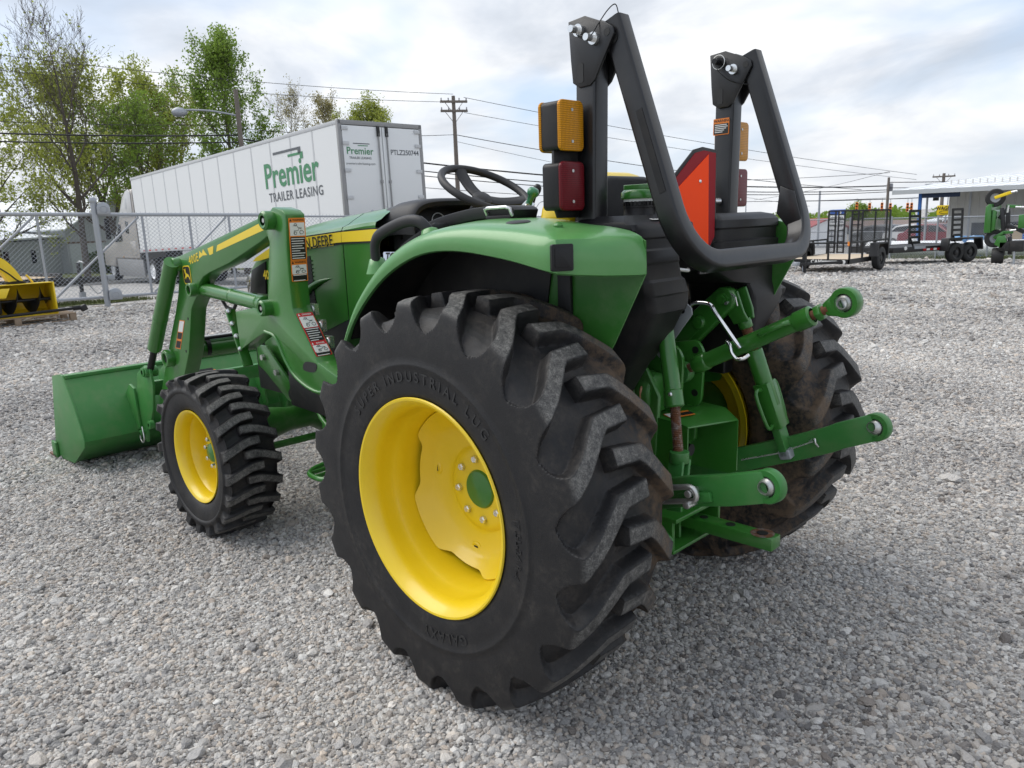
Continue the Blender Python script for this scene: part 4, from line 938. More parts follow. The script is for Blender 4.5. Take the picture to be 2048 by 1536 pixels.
def loader(s):
    def mk(m, name, mat, par, **k):
        if s < 0: m.mirror()
        return m.build(name, mat, par, **k)
    def Pn(x, y, z): return (x, y*s, z)
    # mast
    front = [(1.372, 1.533), (1.427, 1.504), (1.449, 1.427), (1.430, 1.385), (1.458, 1.295), (1.487, 1.171), (1.50, 1.125), (1.520, 1.085), (1.637, 1.090), (1.836, 1.060), (1.826, .872), (1.700, .925), (1.590, .968), (1.52, .985), (1.45, .955), (1.385, .86), (1.30, .785), (1.13, .742), (.985, .775), (.975, .840)]
    rear = [(1.115, .885), (1.285, 1.10), (1.290, 1.20), (1.283, 1.35), (1.268, 1.499), (1.297, 1.517)]
    m = MB(); m.prism(front+rear, .438, .53); mast = mk(m, 'loader_mast', 'green', TR, bevel=.006, seg=2)
    # gusset flange and bolts
    m = MB(); m.bar((1.955, .50, 1.06), (1.82, .50, .79), .05, .012, up=(0, 0, 1)); fl = mk(m, 'front_flange', 'green', mast, bevel=.003)
    for i, (x, z) in enumerate(((1.952, 1.055), (1.925, .995), (1.895, .935), (1.865, .875))):
        m = MB(); m.lathe([(0, .012), (.010, .010), (.013, .004), (.013, 0)], (x-.012, .515, z), (-.8, .2, .5), 12); mk(m, 'flange_bolt', 'bright_steel', mast)
    for x, z in ((1.262, 1.09), (1.208, 1.022), (1.158, .955)):
        m = MB(); m.cyl((x+.03, .43, z), (x+.03, .405, z), .014, n=6); m.cyl((x+.03, .438, z), (x+.03, .43, z), .020, n=16); m.bar((x, .425, z), (x+.06, .425, z), .02, .05); mk(m, 'mast_bolt', 'bright_steel', mast)
    m = MB(); m.prism([(1.18+a-.3*b, .86+b*.55) for a, b in rounded_poly([(-.055, -.04), (.055, -.04), (.055, .04), (-.055, .04)], .035)], .5305, .5325); mk(m, 'mast_slot', 'ink', mast)
    # raised bead along the lower edge
    m = MB(); m.tube(catmull([(1.555, .53, .985), (1.46, .53, .965), (1.39, .53, .87), (1.31, .53, .80), (1.16, .53, .757), (1.0, .53, .772)], 5), .008, 8); mk(m, 'mast_bead', 'green', mast, smooth=60)
    for x, z, r in ((1.385, 1.478, .040), (1.487, 1.098, .036)):
        m = MB(); m.lathe([(r*.55, .045), (r*.8, .048), (r, .04), (r, .0)], (x, .53, z), (0, 1, 0), 28); bs = mk(m, 'pivot_boss', 'green', mast, smooth=40)
        m = MB(); m.cyl((x, .55, z), (x, .566, z), r*.56, n=18); mk(m, 'pivot_pin', 'dark_plastic', bs)
        m = MB(); m.cyl((x, .56, z), (x, .572, z), r*.26, n=6); mk(m, 'grease_nut', 'steel', bs)
    # top cap of the mast: open box
    m = MB(); m.box((1.30, .455, 1.506), (1.37, .515, 1.514)); mk(m, 'mast_opening', 'ink', mast)
    # boom
    outer = [(1.40, 1.515), (1.471, 1.505), (1.778, 1.448), (2.451, 1.323), (2.520, 1.315), (2.545, 1.285), (2.51, 1.20), (2.545, 1.117), (2.614, 1.012), (2.730, .866), (2.859, .690), (2.975, .530), (3.03, .42), (3.07, .33), (3.09, .28), (3.06, .25), (3.02, .27), (2.90, .40), (2.72, .56), (2.610, .646),
             (2.498, .796), (2.444, .922), (2.394, 1.038), (2.345, 1.085), (2.285, 1.120), (2.262, 1.175), (2.20, 1.215), (2.127, 1.237), (1.880, 1.290), (1.553, 1.385), (1.42, 1.432), (1.36, 1.45), (1.35, 1.50)]
    m = MB(); m.prism(outer, .425, .512); bm_ = mk(m, 'loader_boom', 'green', TR, bevel=.007, seg=2)
    for x, z, r, h in ((2.475, 1.276, .036, .04), (2.315, 1.148, .036, .035), (2.742, .742, .050, .045)):
        m = MB(); m.lathe([(r*.62, h-.012), (r*.66, h), (r*.92, h), (r, h-.006), (r, 0)], (x, .512, z), (0, 1, 0), 28); bs = mk(m, 'boom_boss', 'green', bm_, smooth=40)
        m = MB(); m.cyl((x, .512, z), (x, .512+h-.012, z), r*.62, n=20); mk(m, 'boom_pin', 'dark_plastic', bs)
    for x, z in ((2.40, .985), (2.48, .80), (2.66, .62)):
        m = MB(); m.cyl((x+.05, .5121, z), (x+.05, .5135, z), .008, n=12); mk(m, 'boom_hole', 'ink', bm_)
    # yellow band and figures on the boom
    def dz(x): return 1.448-(x-1.778)*.1885
    m = MB(); m.slab([(x, .512, dz(x)+k) for x, k in ((1.44, -.024), (1.985, -.034), (2.005, -.062), (1.44, -.062))], (0, 1, 0), .0012); mk(m, 'boom_stripe', 'stripe_yellow', bm_)
    m = MB(); m.slab([(x, .512, dz(x)+k) for x, k in ((2.03, -.028), (2.10, -.028), (2.085, -.064), (2.045, -.064))], (0, 1, 0), .0012); mk(m, 'boom_chevron', 'stripe_yellow', bm_)
    m = MB(); m.slab([(x, .512, dz(x)+k) for x, k in ((2.115, -.058), (2.155, -.022), (2.175, -.040), (2.20, -.022), (2.215, -.058), (2.165, -.050))], (0, 1, 0), .0012); mk(m, 'boom_chevron', 'stripe_yellow', bm_)
    text_obj('boom_number', '400E', .058, (2.285, .512*s, dz(2.285)-.048), (-1*s, 0, .1885*s), (.1885, 0, 1), 'stripe_yellow', bm_, .012, .12, 1.12, .0015)
    # leaping-deer emblem
    o = V((2.388, .512*s, 1.222)); r = V((-1*s, 0, .05*s)); u = V((.05, 0, 1))
    E = plate('deer_emblem', rrect(.096, .098, .022, 5), o, r, u, .001, 'stripe_yellow', bm_, .001)
    plate('emblem_field', rrect(.084, .086, .018, 5), o, r, u, .0008, 'ink', E, .002)
    deer = [(-.030, -.016), (-.022, -.010), (-.014, .002), (-.020, .010), (-.022, .022), (-.030, .030), (-.020, .030), (-.014, .024), (-.008, .034), (-.006, .022), (-.008, .012), (.004, .006), (.018, .002), (.026, -.006), (.034, -.016), (.036, -.030), (.030, -.024), (.022, -.012), (.012, -.008), (.004, -.010), (-.006, -.012), (-.004, -.022), (-.010, -.014), (-.016, -.012), (-.024, -.022)]
    plate('emblem_deer', [(a*1.05, b*1.05) for a, b in deer], o, r, u, .0008, 'stripe_yellow', E, .003)
    # lift cylinder
    a, b = V(Pn(2.30, .470, 1.148)), V(Pn(1.487, .500, 1.098)); d = (b-a).normalized()
    m = MB(); m.cyl(a, a+d*.70, .036, n=28); m.lathe([(.0365, 0), (.0385, .004), (.0385, .012), (.0365, .016)], a+d*.36, d, 28); m.lathe([(.036, 0), (.039, .004), (.039, .05), (.03, .055), (.02, .055)], a+d*.66, d, 28); lc = m.build('lift_cylinder', 'green', TR, smooth=40)
    m = MB(); m.cyl(a+d*.70, b, .017, n=16); m.build('cylinder_rod', 'chrome', lc)
    m = MB(); m.tube([V(Pn(2.12, .46, 1.10)), V(Pn(2.10, .45, 1.06)), V(Pn(2.02, .45, 1.05)), V(Pn(1.96, .46, 1.09))], .009, 8); m.build('hydraulic_line', 'dark_plastic', lc, smooth=60)
    # bucket cylinder
    a, b = V(Pn(2.475, .555, 1.276)), V(Pn(3.06, .535, .63)); d = (b-a).normalized()
    m = MB(); m.cyl(a-d*.02, a+d*.66, .040, n=28); m.lathe([(.0405, 0), (.0425, .004), (.0425, .01), (.0405, .014)], a+d*.40, d, 28); bc = m.build('bucket_cylinder', 'green', TR, smooth=40)
    m = MB(); m.cyl(a+d*.66, b, .020, n=16); m.build('cylinder_rod', 'dark_plastic', bc)
    m = MB(); m.cyl(b-V((0, .04*s, 0)), b+V((0, .035*s, 0)), .033, n=20); m.build('rod_eye', 'green_worn', bc, bevel=.003)
    # quick-attach carrier
    m = MB(); m.prism([(3.02, .655), (3.10, .665), (3.24, .60), (3.30, .44), (3.31, .27), (3.28, .17), (3.22, .16), (3.20, .24), (3.12, .30), (3.05, .40), (3.00, .55)], .535, .552); ca = mk(m, 'bucket_bracket', 'green_worn', TR, bevel=.004)
    m = MB(); m.prism([(3.02, .655), (3.10, .665), (3.24, .60), (3.30, .44), (3.31, .27), (3.28, .17), (3.22, .16), (3.20, .24), (3.12, .30), (3.05, .40), (3.00, .55)], .405, .420); mk(m, 'bracket_plate', 'green_worn', ca, bevel=.004)
    for x, z, r in ((3.07, .63, .028), (3.08, .30, .026), (3.25, .22, .018)):
        m = MB(); m.lathe([(r*.5, .03), (r, .028), (r, 0)], (x, .55, z), (0, 1, 0), 20); mk(m, 'bracket_boss', 'green_worn', ca)
    m = MB(); m.tube(catmull([(3.24, .565, .26), (3.20, .575, .20), (3.23, .575, .16), (3.28, .57, .18), (3.27, .57, .23)], 4), .004, 6); mk(m, 'lock_spring', 'steel', ca, smooth=60)
    if s > 0:
        r_, u_ = (0, -1, 0), (-.066, 0, 1)
        decal_panel('warning_label', mast, (1.2735, .480, 1.395), r_, u_, .078, .178, 'WARNING', 'decal_orange', [('head', .018), ('pic', .058), ('text', .100)], 'ink')
        decal_panel('warning_label', mast, (1.2835, .480, 1.262), r_, (-.05, 0, 1), .078, .090, 'WARNING', 'decal_orange', [('head', .018), ('pic', .042), ('text', .028)], 'ink')
        decal_panel('danger_label', mast, (1.2235, .484, 1.0225), r_, (.62, 0, .784), .078, .150, 'DANGER', 'decal_red', [('head', .018), ('pic', .060), ('text', .070)], 'decal_white')
        decal_panel('danger_label', mast, (1.155, .484, .9355), r_, (.62, 0, .784), .078, .072, 'DANGER', 'decal_red', [('head', .016), ('pic', .036), ('text', .018)], 'decal_white')
        L1 = decal_panel('boom_label', bm_, (2.665, .512, .845), (-.5, 0, -.86), (.62, 0, -.78), .001, .001, 'X', 'ink', [], 'ink') if False else None
        o = V((2.60, .512, .87)); r_ = V((-1, 0, .0)); u_ = V((-.62, 0, .95))
        B = plate('boom_label', [(-.035, -.10), (.035, -.10), (.035, .10), (-.035, .10)], (2.585, .512, .888), r_, V((-.55, 0, .84)), .0008, 'decal_orange', bm_, .001)
        plate('label_panel', [(-.029, 0.02), (.029, 0.02), (.029, .094), (-.029, .094)], (2.585, .512, .888), r_, V((-.55, 0, .84)), .0006, 'decal_white', B, .002)
        plate('label_panel', [(-.029, -.094), (.029, -.094), (.029, -.045), (-.029, -.045)], (2.585, .512, .888), r_, V((-.55, 0, .84)), .0006, 'ink', B, .002)
        plate('label_panel', [(-.029, -.03), (.029, -.03), (.029, .014), (-.029, .014)], (2.585, .512, .888), r_, V((-.55, 0, .84)), .0006, 'ink', B, .002)
for s in (1, -1): loader(s)
m = MB(); m.cyl((2.70, -.43, .775), (2.70, .43, .775), .052, n=28); tt = m.build('torque_tube', 'green', TR)
m = MB(); m.cyl((2.665, -.42, .838), (2.665, .42, .838), .010, n=10); m.build('hydraulic_pipe', 'dark_plastic', tt)
m = MB(); m.cyl((2.69, -.42, .842), (2.69, .42, .842), .009, n=10); m.build('hydraulic_pipe', 'steel', tt)
for y in (.33, -.33):
    m = MB(); m.lathe([(.053, -.012), (.060, -.012), (.060, .012), (.053, .012)], (2.70, y, .785), (0, 1, 0), 24); m.build('hose_clamp', 'dark_plastic', tt)
def bucket():
    W = .87; prof = [(3.58, .585), (3.44, .43), (3.335, .26), (3.325, .22), (3.345, .19), (3.60, .045), (3.98, .012), (4.0, .004)]
    P = [prof[0]]+[tuple(p) for p in prof[1:]]
    th = .012; n = len(P)
    m = MB(); G = [[(x, y, z) for x, z in P] for y in (-W, -.3, .3, W)]; m.grid(G); b = m.build('loader_bucket', 'green_worn', TR, solid=.010, smooth=30)
    for s in (1, -1):
        m = MB(); m.prism([(3.575, .60), (3.62, .605), (3.80, .575), (3.90, .30), (4.0, .03), (3.98, .0), (3.60, .028), (3.33, .18), (3.312, .22), (3.325, .265), (3.43, .44)], W*s, (W+.012)*s); m.build('side_plate', 'green_worn', b, bevel=.002)
        m = MB(); m.box((3.92, (W+.013)*s if s > 0 else (W+.03)*s, 0.005), (4.01, (W+.03)*s if s > 0 else (W+.013)*s, .11)); m.build('side_cutter', 'green_worn', b, bevel=.003)
    m = MB(); m.sweep([(3.585, -W, .59), (3.585, W, .59)], [(-.03, -.012), (.03, -.012), (.03, .012), (-.03, .012)], up=(0, 0, 1)); m.build('top_rail', 'green_worn', b, bevel=.004)
    m = MB(); m.bar((3.385, -W, .345), (3.385, W, .345), .012, .008, up=(-.8, 0, .6)); m.build('weld_seam', 'green_worn', b)
    m = MB(); m.bar((4.02, -W-.03, .008), (4.02, W+.03, .008), .14, .014, up=(0, 0, 1)); m.build('cutting_edge', 'rusty_steel', b)
    for y in (.30, -.30, .56, -.56):
        m = MB(); m.prism([(3.46, .44), (3.36, .52), (3.29, .50), (3.27, .24), (3.33, .23)], y-.008, y+.008); m.build('hook_plate', 'green_worn', b, bevel=.002)
    # warning label on the back sheet
    o = V((3.497, .10, .502)); r = V((0, -1, 0)); u = V((.68, 0, .73))
    L = plate('bucket_label', rrect(.30, .095, .01), o, r, u, .001, 'decal_orange', b, .003)
    plate('label_panel', rrect(.10, .08, .004), o-r*.09, r, u, .0008, 'decal_white', L, .0042); plate('label_panel', rrect(.17, .05, .004), o+r*.05-u*.012, r, u, .0008, 'ink', L, .0042)
    # carrier cross bar
    m = MB(); m.bar((3.20, -.54, .50), (3.20, .54, .50), .05, .09); m.build('carrier_bar', 'green_worn', TR, bevel=.006)
bucket()
# front axle, frame and engine mass
def chassis():
    m = MB(); secs = []
    for y, r in ((-.60, .05), (-.52, .075), (-.42, .085), (-.30, .062), (-.18, .062), (-.12, .10), (0, .115), (.12, .10), (.18, .062), (.30, .062), (.42, .085), (.52, .075), (.60, .05)): secs.append((r, y))
    m.lathe(secs, (1.86, 0, .475), (0, 1, 0), 28); ax = m.build('front_axle', 'green_dusty', TR, smooth=50)
    for s in (1, -1):
        m = MB(); m.cyl((1.879, .50*s, .56), (1.879, .52*s, .33), .075, .085, n=24); m.cyl((1.879, .50*s, .3866), (1.879, .62*s, .3866), .11, n=28); m.build('steering_knuckle', 'green_dusty', ax, bevel=.008)
    m = MB(); m.cyl((1.74, -.46, .388), (1.74, .46, .388), .018, n=14); m.build('tie_rod', 'green_dusty', ax)
    m = MB(); m.box((1.10, -.20, .56), (2.34, -.10, .80)); m.box((1.10, .10, .56), (2.34, .20, .80)); m.box((1.3, -.22, .70), (2.3, .22, .95)); m.build('engine_frame', 'black_matte', TR, bevel=.01)
    m = MB(); m.box((1.30, -.20, .80), (2.20, .20, 1.30)); m.build('engine_block', 'black_matte', TR, bevel=.02)
    m = MB(); m.cyl((.5, .06, .42), (1.80, .06, .46), .035, n=18); m.build('drive_shaft_cover', 'green_dusty', TR)
    m = MB(); m.prism([(2.02, .90), (2.03, .74), (1.98, .715), (1.80, .70), (1.69, .755), (1.74, .83), (1.86, .92)], .20, .305); m.build('front_skid_panel', 'green', TR, bevel=.012)
    m = MB(); m.prism([(2.02, .90), (2.03, .74), (1.98, .715), (1.80, .70), (1.69, .755), (1.74, .83), (1.86, .92)], -.305, -.20); m.build('front_skid_panel', 'green', TR, bevel=.012)
    for s in (1, -1):
        m = MB(); m.prism([(2.02, .86), (1.92, .86), (1.66, .66), (1.64, .62), (1.68, .585), (1.74, .60), (1.95, .72), (2.02, .75)], .335*s, .35*s); bp = m.build('loader_subframe', 'green', TR, bevel=.004)
        m = MB(); m.cyl((1.70, .3505*s, .635), (1.70, .352*s, .635), .028, n=20); m.build('subframe_hole', 'ink', bp)
        for x, z in ((1.95, .80), (1.82, .735)):
            m = MB(); m.cyl((x, .35*s, z), (x, .366*s, z), .016, n=6); m.build('subframe_bolt', 'steel', bp)
        m = MB(); m.prism([(1.55, .80), (1.55, .62), (.95, .60), (.95, .80)], .20*s, .44*s) ; m.build('side_frame', 'black_matte', TR, bevel=.01)
        m = MB(); m.tube(catmull([(1.60, .36*s, .80), (1.54, .37*s, .70), (1.50, .37*s, .66), (1.42, .40*s, .70), (1.30, .43*s, .60), (1.15, .45*s, .55)], 4), .012, 8); m.build('hydraulic_pipe', 'green_dusty', TR, smooth=60)
        for i, (z, dx) in enumerate(((.74, 0), (.70, .05), (.66, -.03))):
            m = MB(); m.tube(catmull([(1.62+dx, .33*s, z), (1.50+dx, .36*s, z-.03), (1.38+dx, .36*s, z+.01), (1.2+dx, .38*s, z-.02)], 4), .010, 8); m.build('hydraulic_hose', 'dark_plastic', TR, smooth=60)
    # transmission and rear housing
    m = MB(); m.prism([(1.1, .90), (1.1, .50), (.30, .44), (-.18, .46), (-.26, .56), (-.26, .86), (-.16, .98), (.3, 1.0)], -.17, .17); tr = m.build('transmission_case', 'green_dusty', TR, bevel=.03, seg=3)
    m = MB(); m.lathe([(.15, -.62), (.15, -.58), (.10, -.52), (.095, -.25), (.16, -.18), (.17, 0), (.16, .18), (.095, .25), (.10, .52), (.15, .58), (.15, .62)], (0, 0, .6145), (0, 1, 0), 32); m.build('axle_housing', 'green_dusty', tr, smooth=45)
    for y in (.13, .02, -.11):
        m = MB(); m.prism([(-.24, .60), (-.31, .66), (-.32, .86), (-.27, .95), (-.20, .97)], y-.010, y+.010); m.build('casting_rib', 'green_dusty', tr, bevel=.005)
    m = MB(); m.cyl((-.24, .09, .86), (-.29, .09, .86), .075, .065, n=28); m.cyl((-.24, -.05, .70), (-.29, -.05, .70), .09, .08, n=28); m.build('casting_cover', 'green_dusty', tr, bevel=.01)
    m = MB(); m.cyl((-.14, -.24, .93), (-.14, .24, .93), .045, n=24); m.build('rocker_shaft', 'green', tr, bevel=.005)
chassis()
# step under the left side
m = MB(); m.tube(catmull([(1.12, .47, .37), (1.14, .51, .36), (1.20, .53, .355), (1.29, .52, .355), (1.33, .47, .36), (1.33, .40, .37)], 5), .012, 8); st = m.build('foot_step', 'green', TR, smooth=60)
for x in (1.17, 1.23, 1.29):
    m = MB(); m.bar((x, .41, .36), (x, .522, .356), .010, .016); m.build('step_tread', 'green', st)
m = MB(); m.bar((1.315, .41, .36), (1.29, .41, .62), .015, .04, up=(1, 0, 0)); m.build('step_hanger', 'green', st)
# ------------------------------------------------------------------ tractor: three-point hitch and drawbar
def link_bar(pts, w, h, endr, holes):
    """flat bar with rounded end; pts centre line, h in local up"""
    m = MB(); m.sweep(pts, [(-w/2, -h/2), (w/2, -h/2), (w/2, h/2), (-w/2, h/2)], up=(0, 0, 1))
    return m
def eye(m, c, axis, r, t, hole=.5, n=32):
    c = V(c); a = V(axis).normalized(); m.lathe([(r*hole, -t/2), (r*.94, -t/2), (r, -t/2+.004), (r, t/2-.004), (r*.94, t/2), (r*hole, t/2)], c, a, n, closed=True)
def ball(par, c, axis, r, mat='steel', n=24):
    m = MB(); a = V(axis).normalized(); prof = [(r*.62, -r*.95)]+[(r*math.cos(t), r*math.sin(t)) for t in np.linspace(-.85, .85, 9)]+[(r*.62, r*.95), (r*.56, r*.95), (r*.56, -r*.95)]
    m.lathe(prof, c, a, n, closed=True); return m.build('ball_socket', mat, par, smooth=50)
def hitch():
    G = 'green'
    # left lower link
    A, B, Cc, D = V((-.14, .24, .50)), V((-.50, .325, .628)), V((-.70, .352, .690)), V((-.815, .355, .728))
    m = MB(); sec = [(-.015, -.044), (.015, -.044), (.015, .044), (-.015, .044)]
    m.sweep([A, V((-.35, .285, .565)), B, V((-.57, .345, .655)), Cc, D], sec, up=(0, 0, 1)); ll = m.build('lower_link', 'green_worn', TR, bevel=.004)
    m = MB(); eye(m, D, (.15, 1, 0), .047, .032, .62); m.build('link_eye', 'green_worn', ll, smooth=40); ball(ll, D, (.15, 1, 0), .028)
    m = MB(); m.bar(V((-.545, .362, .632)), V((-.655, .372, .664)), .014, .028); m.build('link_rib', 'green_worn', ll, bevel=.003)
    # right lower link
    A, B, Cc, D = V((-.10, -.26, .445)), V((-.45, -.325, .575)), V((-.68, -.350, .668)), V((-.832, -.352, .738))
    m = MB(); m.sweep([A, V((-.30, -.295, .52)), B, V((-.58, -.345, .625)), Cc, V((-.72, -.352, .690)), D], sec, up=(0, 0, 1)); rl = m.build('lower_link', 'green_worn', TR, bevel=.004)
    m = MB(); eye(m, D, (.15, 1, 0), .047, .032, .62); m.build('link_eye', 'green_worn', rl, smooth=40); ball(rl, D, (.4, 1, .1), .028)
    m = MB(); m.tube(catmull([(-.62, -.333, .655), (-.645, -.315, .672), (-.65, -.312, .660), (-.655, -.325, .645)], 4), .004, 8); m.tube([(-.64, -.318, .662), (-.52, -.30, .60), (-.40, -.27, .56)], .0025, 6); m.build('retaining_wire', 'bright_steel', rl, smooth=60)
    # top link
    a, b = V((-.300, -.02, .915)), V((-.775, 0, 1.147)); d = (b-a).normalized()
    p0, p1 = a+d*.075, b-d*.03
    m = MB(); m.cyl(p0, p1, .026, n=28); m.lathe([(.026, 0), (.030, .005), (.030, .05), (.026, .055)], p0-d*.01, d, 28); m.lathe([(.026, 0), (.0305, .006), (.0305, .055), (.022, .06)], p1-d*.05, d, 28); tl = m.build('top_link', G, TR, smooth=40)
    m = MB(); m.cyl(a, p0, .016, n=16); m.build('thread_rod', 'rusty_steel', tl)
    m = MB(); m.cyl(p1, b+d*.03, .014, n=16); m.build('thread_rod', 'brown_thread', tl)
    m = MB(); m.cyl(p1+d*.022, p1+d*.042, .025, n=6); m.build('lock_nut', G, tl, bevel=.002)
    e = V((-.850, .0, 1.180)); ax = V((.12, 1, -.06))
    m = MB(); eye(m, e, ax, .043, .034, .62); m.build('link_eye', G, tl, smooth=40); ball(tl, e, ax, .0265)
    u_ = V((-d.z, 0, d.x))
    m = MB(); m.slab([b+d*.02+u_*.018, e-d*.010+u_*.041, e-d*.010-u_*.041, b+d*.02-u_*.018], (0, 1, 0), .024)
    m.v = [(x, y-.012, z) for x, y, z in m.v]; m.build('eye_shank', G, tl, bevel=.005)
    c = p0+d*.27
    m = MB(); m.tube([c+V((0, .024, .004)), c+V((0, .040, .008)), c+d*.012+V((0, .044, .009)), c+d*.085+V((0, .044, .009)), c+d*.095+V((0, .038, .008)), c+d*.097+V((0, .022, .004))], .0075, 10); m.build('turn_handle', G, tl, smooth=60)
    m = MB(); eye(m, a+V((-.01, .0, .0)), (0, 1, 0), .035, .04, .4); m.build('link_eye', 'green_worn', tl, smooth=40)
    # top-link bracket plates
    for y in (.045, -.085):
        m = MB(); m.prism(rounded_poly([(-.345, .79), (-.355, .98), (-.33, 1.02), (-.20, 1.00), (-.20, .76)], .035, 4), y-.008, y+.008); bk = m.build('top_link_bracket', G, TR, bevel=.003)
        for z in (.985, .915, .835):
            m = MB(); m.cyl((-.322, y+.0081, z), (-.322, y+.0095, z), .0125, n=16); m.build('bracket_hole', 'ink', bk)
        if y > 0:
            m = MB(); m.cyl((-.305, y+.008, .912), (-.305, y+.020, .912), .021, n=20); m.build('bracket_pin', 'steel', bk, bevel=.003)
    # left lift rod with threaded section and yoke
    m = MB(); a, b = V((-.368, .18, 1.115)), V((-.440, .228, .866)); d = (b-a).normalized()
    m.cyl(a, b, .026, n=28); m.lathe([(.026, 0), (.0295, .004), (.0295, .05), (.024, .055)], b-d*.05, d, 28); lr = m.build('lift_rod', G, TR, smooth=40)
    m = MB(); L = (V((-.474, .255, .705))-b).length; n = 60; dd = (V((-.474, .255, .705))-b).normalized()
    m.lathe([(.0145+.002*(i % 2), L*i/n) for i in range(n+1)], b, dd, 20); m.build('thread_rod', 'rusty_steel', lr, smooth=0)
    c = V((-.476, .257, .70)); m = MB(); m.cyl(c+V((0, 0, .035)), c, .030, n=24); yk = m.build('clevis', 'green_worn', lr, bevel=.003)
    for y in (.272, .236) :
        m = MB(); m.sweep([(-.477, y-.0, .705), (-.485, y+.022, .66), (-.498, y+.030+(.012 if y > .26 else -.002), .565)], [(-.026, -.006), (.026, -.006), (.026, .006), (-.026, .006)], up=(0, 1, 0)); m.build('clevis_arm', 'green_worn', yk, bevel=.003)
    m = MB(); m.lathe([(0, .006), (.006, .005), (.008, 0)], (-.436, .247, .905), (.2, 1, 0), 10); m.build('grease_nipple', 'bright_steel', lr)
    # lift arms
    for y, x1, z1 in ((-.195, -.365, 1.150), (.200, -.375, 1.130)):
        P0, P1 = V((-.130, y, .930)), V((x1, y, z1)); dd = (P1-P0).normalized(); up = V((-dd.z, 0, dd.x))
        prof = [P0-dd*.02+up*.050, P1+up*.042]+[P1+.042*(math.cos(t)*dd+math.sin(t)*up) for t in np.linspace(1.3, -1.3, 9)]+[P1-up*.042, P0-dd*.02-up*.050]
        m = MB(); m.prism([(p.x, p.z) for p in prof], y-.022, y+.022); la = m.build('lift_arm', G, TR, bevel=.008, seg=3)
        m = MB(); mid = P0+(P1-P0)*.42; m.sweep([P0+dd*.06+V((0, .0222, 0)), P0+dd*.20+V((0, .0222, 0))], rounded_poly([(-.022, -.001), (.022, -.001), (.022, .002), (-.022, .002)], .001, 1), up=(0, 1, 0)); m.build('arm_panel', 'green_dusty', la)
        for f, r in ((.62, .022), (1.0, .016)):
            p = P0+(P1-P0)*f; m = MB(); m.lathe([(0, .014), (r*.9, .013), (r, .010), (r*1.15, 0)] if f < 1 else [(0, .016), (r, .016), (r, .008), (r*1.5, .008), (r*1.5, 0)], p+V((0, .022, 0)), (0, 1, 0), 24 if f < 1 else 6); m.build('arm_boss', G, la, smooth=40)
    # right lift rod: top yoke, rusty thread, tube, square box with handles, lower strap
    a, b = V((-.385, -.235, 1.150)), V((-.545, -.325, .600)); d = (b-a).normalized(); sd = d.cross(V((1, 0, 0))).normalized(); fw = sd.cross(d)
    m = MB()
    for off in (.030, -.030): m.sweep([a+sd*off-d*.028, a+sd*off+d*.05, a+sd*off*.6+d*.085], [(-.030, -.006), (.030, -.006), (.030, .006), (-.030, .006)], up=tuple(sd))
    m.cyl(a+d*.075, a+d*.11, .024, n=20); rr = m.build('lift_rod', G, TR, bevel=.005)
    m = MB(); m.tube([a-sd*.04+V((0, 0, 0)), a-sd*.06+V((-.012, 0, .03)), a-sd*.065+V((-.03, 0, .02)), a-sd*.06+V((-.035, 0, -.01))], .003, 6); m.cyl(a-sd*.03, a-sd*.075, .006, n=10); m.build('linch_pin', 'bright_steel', rr)
    m = MB(); n = 40; m.lathe([(.0175+.0018*(i % 2), .10*i/n) for i in range(n+1)], a+d*.105, d, 20); m.build('thread_rod', 'brown_thread', rr, smooth=0)
    m = MB(); m.cyl(a+d*.19, a+d*.40, .030, n=28); m.build('rod_tube', G, rr, bevel=.004)
    m = MB(); m.obox(a+d*.395, d*.085, sd*.033, fw*.028); bx = m.build('rod_box', G, rr, bevel=.004)
    for sg in (1, -1):
        o = a+d*.395+sd*.030*sg
        m = MB(); m.tube(catmull([o-d*.065, o-d*.072+sd*.028*sg, o-d*.05+sd*.045*sg, o+d*.04+sd*.040*sg, o+d*.07+sd*.028*sg, o+d*.066], 4), .0065, 8); m.build('rod_handle', G, bx, smooth=60)
    m = MB(); m.obox(a+d*.52, d*.065, sd*.026, fw*.015); sp = m.build('rod_strap', 'green_worn', rr, bevel=.003)
    m = MB(); m.obox(a+d*.578-fw*.002, d*.018, sd*.026, fw*.022); m.build('strap_pin', 'galvanised', sp, bevel=.006)
    # hook rod over the top link and its steel bracket
    m = MB(); m.tube(catmull([(-.374, .045, 1.150), (-.392, .045, 1.160), (-.425, .045, 1.162), (-.450, .045, 1.156), (-.47, .045, 1.130), (-.536, .045, 1.050), (-.552, .040, 1.03)], 4), .0062, 10)
    m.build('hook_rod', 'chrome', TR, smooth=60)
    m = MB(); m.tube(catmull([(-.505, .040, 1.044), (-.520, .045, 1.032), (-.528, .048, 1.012), (-.545, .048, .995), (-.565, .045, .998), (-.575, .030, 1.008)], 4), .0062, 10); m.build('hook_rod', 'chrome', TR, smooth=60)
    P0, P1 = V((-.305, .09, 1.045)), V((-.385, .09, 1.150)); dd = (P1-P0).normalized(); up = V((-dd.z, 0, dd.x))
    m = MB(); m.prism([(q.x, q.z) for q in (P0-up*.034-dd*.06, P1-up*.034, P1-up*.02+dd*.015, P1+up*.02+dd*.015, P1+up*.034, P0+up*.034-dd*.06)], .088, .092); sb = m.build('steel_bracket', 'galvanised', TR, bevel=.001)
    for f in (.15, .62, .9):
        p = P0+(P1-P0)*f; m = MB(); m.cyl((p.x, .0921, p.z), (p.x, .0932, p.z), .006 if f < .8 else .009, n=14); m.build('bracket_hole', 'ink', sb)
    # PTO shield
    t = .005; x0, x1 = -.270, -.452; zt0, zt1 = .792, .758
    m = MB()
